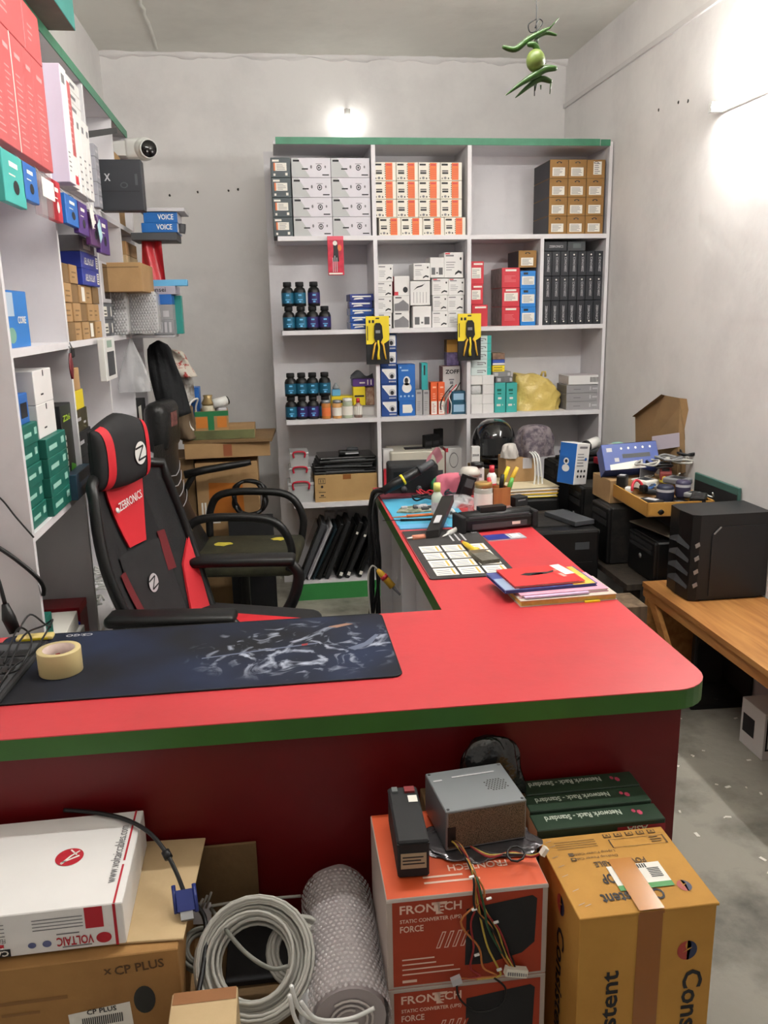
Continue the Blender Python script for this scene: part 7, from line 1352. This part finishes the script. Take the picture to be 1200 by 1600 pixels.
decal(lid, 'T', [(.17, .19, .665, .685)], m_cardy, 'print', .0016)
for i in range(5): decal(lid, 'T', [(.50+.09*i, .56+.09*i, .915, .965)], m_bk, 'handling_symbol', .0012); decal(lid, 'T', [(.508+.09*i, .552+.09*i, .922, .958)], m_cardy, 'handling_symbol', .0016); decal(lid, 'T', [[(.515+.09*i, .93), (.545+.09*i, .93), (.53+.09*i, .952)]], m_bk, 'handling_symbol', .002)
decal(lid, 'T', [(.38, .78, .30, .54)], m_paper, 'shipping_label', .0018); decal(lid, 'T', [(.38, .78, .24, .30)], M('label_green', (70, 150, 76), .5), 'label_band', .0018); decal(lid, 'T', [(.66, .75, .36+.02*i, .37+.02*i) for i in range(6)]+[(.46+.018*i, .47+.018*i, .48, .53) for i in range(12)], m_ink, 'barcode', .0022)
for i, (u, v) in enumerate(((.06, .93), (.07, .86), (.05, .72), (.06, .60), (.05, .48), (.07, .30), (.06, .14), (.10, .12))): decal(lid, 'T', [[(u-.02, v), (u+.03, v+.02), (u+.03, v+.024), (u-.02, v+.004)]], m_metal, 'staple', .001)
# --- VOLTAIC box and the cartons under it
vb = tag(carton('cable_box', .34, .25, .074, m_white, (-.272-.17, 1.155+.125, .546), .012), 'white network cable box with red round logo before the counter', 'box')
decal(vb, 'T', [disc((.69, .52), .067, .094, 30)], M('volt_red', (190, 30, 46), .45), 'logo'); lg = []
decal(vb, 'T', [[(.655, .45), (.665, .44), (.70, .52), (.735, .57), (.73, .58), (.692, .53)], [(.655, .45), (.74, .515), (.735, .53), (.657, .465)], [(.685, .59), (.72, .53), (.727, .535), (.69, .60)]], m_paper, 'logo_mark', .0012)
decal(vb, 'T', [(.958, .968, .0, .38), (.958, .968, .42, 1)], MC['volt_red'], 'red_line'); face_text(vb, 'T', 'www.voltaiccables.com', .945, .20, .155, .016, m_inkg, 90, .004); decal(vb, 'F', [(.955, .968, 0, 1), (.83, .91, .48, .98)], MC['volt_red'], 'red_panel')
decal(vb, 'F', [disc((.905, .22), .034, .13, 20)], MC['volt_red'], 'logo'); face_text(vb, 'F', 'VOLTAIC', .86, .34, .055, .016, MC['volt_red'], 180, .02); decal(vb, 'F', [(.72, .85, .08, .11), (.70, .80, .40, .43)]+[(.60-.0*i, .82, .55+.08*i, .57+.08*i) for i in range(4)]+[(.36, .48, .50+.09*i, .52+.09*i) for i in range(4)], m_inkg, 'print')
decal(vb, 'F', [disc((.655, .22), .02, .08, 16), disc((.59, .22), .018, .07, 16)], M('badge_blue', (96, 104, 150), .5), 'badge'); decal(vb, 'F', [(.26, .495, .02, .20)], m_ink, 'black_band'); face_text(vb, 'F', 'CAT6 UTP', .488, .18, .068, .010, m_paper, 180, .03, lift=.0016); face_text(vb, 'F', 'FEATURES', .48, .46, .030, .008, m_inkg, 180, .01); decal(vb, 'F', [(.40, .47, .24, .32)], MC['volt_red'], 'print'); decal(vb, 'F', [(.26, .39, .24, .32)], m_inkg, 'print')
fl_ = tag(carton('carton_flap', .18, .26, .004, m_card2, (-.275, 1.285, .5415), .0), 'pale cardboard flap sheet under the white cable box', 'cardboard')
fl_.location = (-.265, 1.29, .5415); fl_.rotation_euler = (0, 0, -.06)
cpz = .5405; cpb = tag(carton('camera_carton', .285, .25, .17, m_cardd if False else stained('cp_carton', (168, 122, 66), (142, 100, 54), 5, .4, .8, .75, .1, 40), (-.335, 1.262, cpz-.17), .015), 'brown camera carton with round hand hole under the white box', 'box')
face_text(cpb, 'F', 'CP PLUS', .66, .80, .075, .016, M('cp_ink', (92, 62, 34), .6), 4, .02); decal(cpb, 'F', [[(.60, .82), (.612, .82), (.642, .88), (.63, .88)], [(.63, .82), (.642, .82), (.612, .88), (.60, .88)]], MC['cp_ink'], 'logo'); decal(cpb, 'F', [disc((.80, .50), .058, .15, 22)], m_blackg, 'hand_hole'); decal(cpb, 'F', [(.05, .4, .62, .66), (.05, .25, .50, .53)], M('cp_faint', (140, 98, 52), .7), 'print')
decal(cpb, 'F', [[(.40, .14), (.73, .20), (.72, .50), (.39, .44)]], m_paper, 'sticker'); face_text(cpb, 'F', 'CP PLUS', .49, .415, .045, .009, m_ink, 3, .02, lift=.0014); decal(cpb, 'F', [(.46+.011*i, .466+.011*i, .28+.001*i, .38+.001*i) for i in range(20)]+[(.43, .66, .19, .22), (.45, .64, .24, .26)], m_ink, 'barcode', .0012)
decal(cpb, 'T', [(.05, .45, .12, .15), (.05, .2, .25, .28)], MC['cp_ink'], 'print'); decal(cpb, 'F', [disc((.25, .04), .08, .12, 16)], M('cp_red', (150, 50, 34), .6), 'print')
tag(carton('cardboard_box', .30, .26, cpz-.17, m_card, (-.335, 1.262, 0)), 'plain carton at the bottom below the camera carton', 'box')
bk = tag(carton('cardboard_sheet', .16, .006, .52, m_cardd, (-.155, 1.424, 0), 0), 'dark cardboard sheet leaning on the counter front', 'cardboard')
# VGA cable over the white box
t = thing('vga_cable', 'black monitor cable with blue plug lying over the white box', 'cable', (-.35, 1.30, .621))
o0 = Vector(t.location)
pts = [at(100, 1266, Z=.627), at(150, 1270, Z=.627), at(195, 1280, Z=.627), at(232, 1300, Z=.628), at(258, 1330, Z=.62), at(275, 1362, Z=.60), at(288, 1395, Z=.575)]
MB().tube([p-o0 for p in smooth_path(pts, 6)], .0038, 8).build('cord', m_cableb, t); pa, pb_ = pts[4]-o0, pts[4]-o0+(pts[5]-pts[4])*.35; MB().tube([pa, pb_], .0072, 12).build('ferrite_core', m_cableb, t)
e = pts[6]-o0; d = Vector((.004, -.02, -.016)); MB().obox(e+d*.5, d*1.3, (.027, .003, 0), (0, -.007, .009)).build('plug_body', M('vga_blue', (34, 48, 120), .4), t); MB().obox(e+d*1.4, d*.5, (.020, .002, 0), (0, -.004, .006)).build('plug_shell', m_metal, t)
for s in (-1, 1): MB().tube([e+Vector((.0165*s, 0, 0))-d*.5, e+Vector((.0165*s, 0, 0))+d*1.2], .0035, 8).build('thumb_screw', MC['vga_blue'], t)
tag(cable('jack_cable', [at(292, 1400, Y=1.27), at(318, 1430, Y=1.26), at(322, 1470, Y=1.22), at(316, 1520, Y=1.17), at(308, 1560, Y=1.13)], .0042, m_cableb), 'black lead hanging down beside the camera carton', 'cable')
t = thing('jack_plug', 'black jack plug end of the hanging lead', 'plug', at(308, 1560, Y=1.13)); d = at(304, 1590, Y=1.115)-at(308, 1560, Y=1.13); MB().tube([Vector((0, 0, 0)), d*.8], .0075, 10).build('sleeve', m_black, t); MB().tube([d*.8, d*1.0], .003, 8).build('pin', m_metal, t)
# coils of grey cable
def coil(label, c, R, n_loops, tilt, seed, r=.0034, m=m_cable, thick=.022, name='cable_coil'):
    g = random.Random(seed); rot = Matrix.Rotation(tilt[1], 3, 'Z') @ Matrix.Rotation(tilt[0], 3, 'X'); pts = []; N = 26
    for i in range(n_loops*N):
        a = 2*math.pi*i/N; l = i//N; gg = random.Random(seed*100+l); rr = R*(1+gg.uniform(-.36, .10)); oz = gg.uniform(-thick, thick); e = gg.uniform(-.1, .1)
        nxt = random.Random(seed*100+l+1); f = (i % N)/N; rr2 = R*(1+nxt.uniform(-.36, .10)); oz2 = nxt.uniform(-thick, thick)
        rr = rr*(1-f)+rr2*f; oz = oz*(1-f)+oz2*f
        pts.append(Vector(c)+rot @ Vector((rr*math.cos(a), rr*math.sin(a)*(1+e*0), oz)))
    return tag(MB().tube(pts, r, 6).build(name, m), label, 'cable')
cc = at(398, 1508, Y=1.19)
coil('large coil of grey network cable beside the bubble wrap roll', (cc.x+.0, 1.20, cc.z+.0), .090, 36, (math.radians(38), 0), 5, .0030, thick=.028)
cc2 = at(505, 1545, Y=1.15); coil('grey network cable coil behind the bubble wrap roll', (cc2.x-.035, 1.235, .425), .058, 20, (math.radians(40), .3), 6, .0034, thick=.012)
c3 = at(300, 1500, Y=1.2); coil('small dark grey cable coil beside the camera carton', (c3.x+.012, 1.235, c3.z-.01), .034, 8, (math.radians(30), .2), 7, .0034, M('cable_dgrey', (120, 120, 112), .5), .012)
tag(cable('network_cable', [at(330, 1420, Y=1.33), at(375, 1480, Y=1.16), at(420, 1512, Y=1.12), at(450, 1510, Y=1.13)], .0036, MC['cable_dgrey']), 'dark grey cable end lying across the large coil', 'cable')
tag(cable('network_cable', [at(305, 1420, Y=1.38), at(380, 1408, Y=1.38), at(470, 1400, Y=1.385)], .0030, m_cable), 'straight grey cable behind the large coil', 'cable')
for k, pts in enumerate([[(452, 1555), (465, 1600), (500, 1625)], [(470, 1565), (495, 1592), (545, 1592), (585, 1575)], [(455, 1540), (470, 1580), (510, 1600), (560, 1600)]]): tag(cable('network_cable', [at(x, y, Y=1.06+.01*k) for x, y in pts], .0034, m_whitep), f'white cable loop at the front of the bubble wrap roll, {ORD[k]} of three', 'cable', 'white cable loops')
t = thing('card_piece', 'grey plastic card with cable ends behind the blue plug', 'card', at(308, 1420, Y=1.36)); MB().obox((0, 0, -.01), (.05, .0, -.004), (0, .02, .03), (0, -.004, .003)).build('card', m_lgrey, t)
for k in range(3): MB().tube([(.0+.008*k, 0, 0), (.012+.008*k, .0, .02+.006*k)], .0022, 6).build('wire_end', m_cable, t)
tag(carton('cardboard_box', .26, .28, .345, m_cardd, (-.045, 1.272, 0)), 'dark carton under the cable coils and the bubble wrap', 'box')
tag(carton('router_box', .15, .14, .012, m_blackm, (-.06, 1.33, .3455)), 'black flat device lying under the large coil', 'device')
sbx = at(340, 1552, Y=1.10); o = tag(carton('cardboard_box', .10, .12, .14, m_card2, (sbx.x-.052, 1.075, .345)), 'small tan carton at the bottom edge of the picture', 'box'); decal(o, 'T', [(.02, .98, .8, 1)], M('flap_brown', (150, 96, 52), .6), 'flap'); face_text(o, 'F', 'T', .86, .75, .016, .016, m_redp, 0, .04)
o.location = (sbx.x-.02, 1.055, sbx.z-.145); tag(carton('cardboard_box', .12, .12, sbx.z-.146, m_card, (sbx.x-.02, 1.055, 0)), 'plain carton under the small tan carton', 'box')
# bubble wrap roll
t = thing('bubble_wrap_roll', 'large roll of clear bubble wrap lying before the counter', 'bubble wrap', (.072, 1.235, .412)); RR, LL = .064, .29
m_bub = M('bubble_roll', (205, 198, 198), .12, alpha=.42, spec=.8)
MB().grid(lambda u, v: ((RR+.002*math.sin(u*40+v*9))*math.cos(u*2*math.pi), -LL/2+LL*v+.01*math.sin(u*2*math.pi), (RR+.002*math.sin(u*37))*math.sin(u*2*math.pi)), 48, 14).build('outer_layer', m_bub, t)
MB().grid(lambda u, v: (RR*.9*math.cos(u*2*math.pi), -LL/2+.004+LL*.98*v, RR*.9*math.sin(u*2*math.pi)), 32, 2).build('inner_layer', M('bubble_inner', (176, 165, 165), .3, alpha=.8), t)
sp = []
for i in range(40): a = i*.35+20; rr = .020+.0014*i*.35; sp.append((rr*math.cos(a), -LL/2+.001, rr*math.sin(a)))
MB().tube(sp, .0022, 5).build('spiral_end', M('bubble_edge', (200, 190, 186), .3), t); MB().add([(RR*.9*math.cos(i*.2618), -LL/2+.004, RR*.9*math.sin(i*.2618)) for i in range(24)], [tuple(range(24))]).build('end_face', MC['bubble_inner'], t)
mb = MB(); na, nl = 42, 30
for i in range(na):
    for j in range(nl):
        a = 2*math.pi*(i+.5*(j % 2))/na
        if math.sin(a) < -.35: continue
        cx_, cz_, y = math.cos(a), math.sin(a), -LL/2+LL*(j+.5)/nl; n = Vector((cx_, 0, cz_)); tn = Vector((-cz_, 0, cx_)); C_ = n*(RR+.0015)+Vector((0, y, 0)); q = []
        for rr, hh3 in ((.0040, 0), (.0028, .0016)):
            q += [C_+tn*rr*math.cos(s)+Vector((0, rr*math.sin(s), 0))+n*hh3 for s in [m_*1.0472 for m_ in range(6)]]
        mb.add(q, [(s, (s+1) % 6, 6+(s+1) % 6, 6+s) for s in range(6)]+[(6, 7, 8, 9, 10, 11)], 0, True)
c = mb.build('bubbles', M('bubble_dome', (228, 220, 221), .04, alpha=.36, spec=1.0), t); c['kind'] = 'stuff'
heap('bubble_wrap_tail', 'loose torn end of bubble wrap beside the roll', (.012, 1.19, .347), .03, .12, .085, m_film, 'bubble wrap', 51)
t = heap('clear_wrap', 'torn clear wrapping at the foot of the orange boxes', (.125, 1.085, .0), .03, .03, .36, m_film, 'wrapping', 52)
tag(carton('cardboard_box', .10, .06, .34, m_cardd, (.06, 1.09, 0)), 'dark low carton at the front under the bubble wrap roll', 'box')
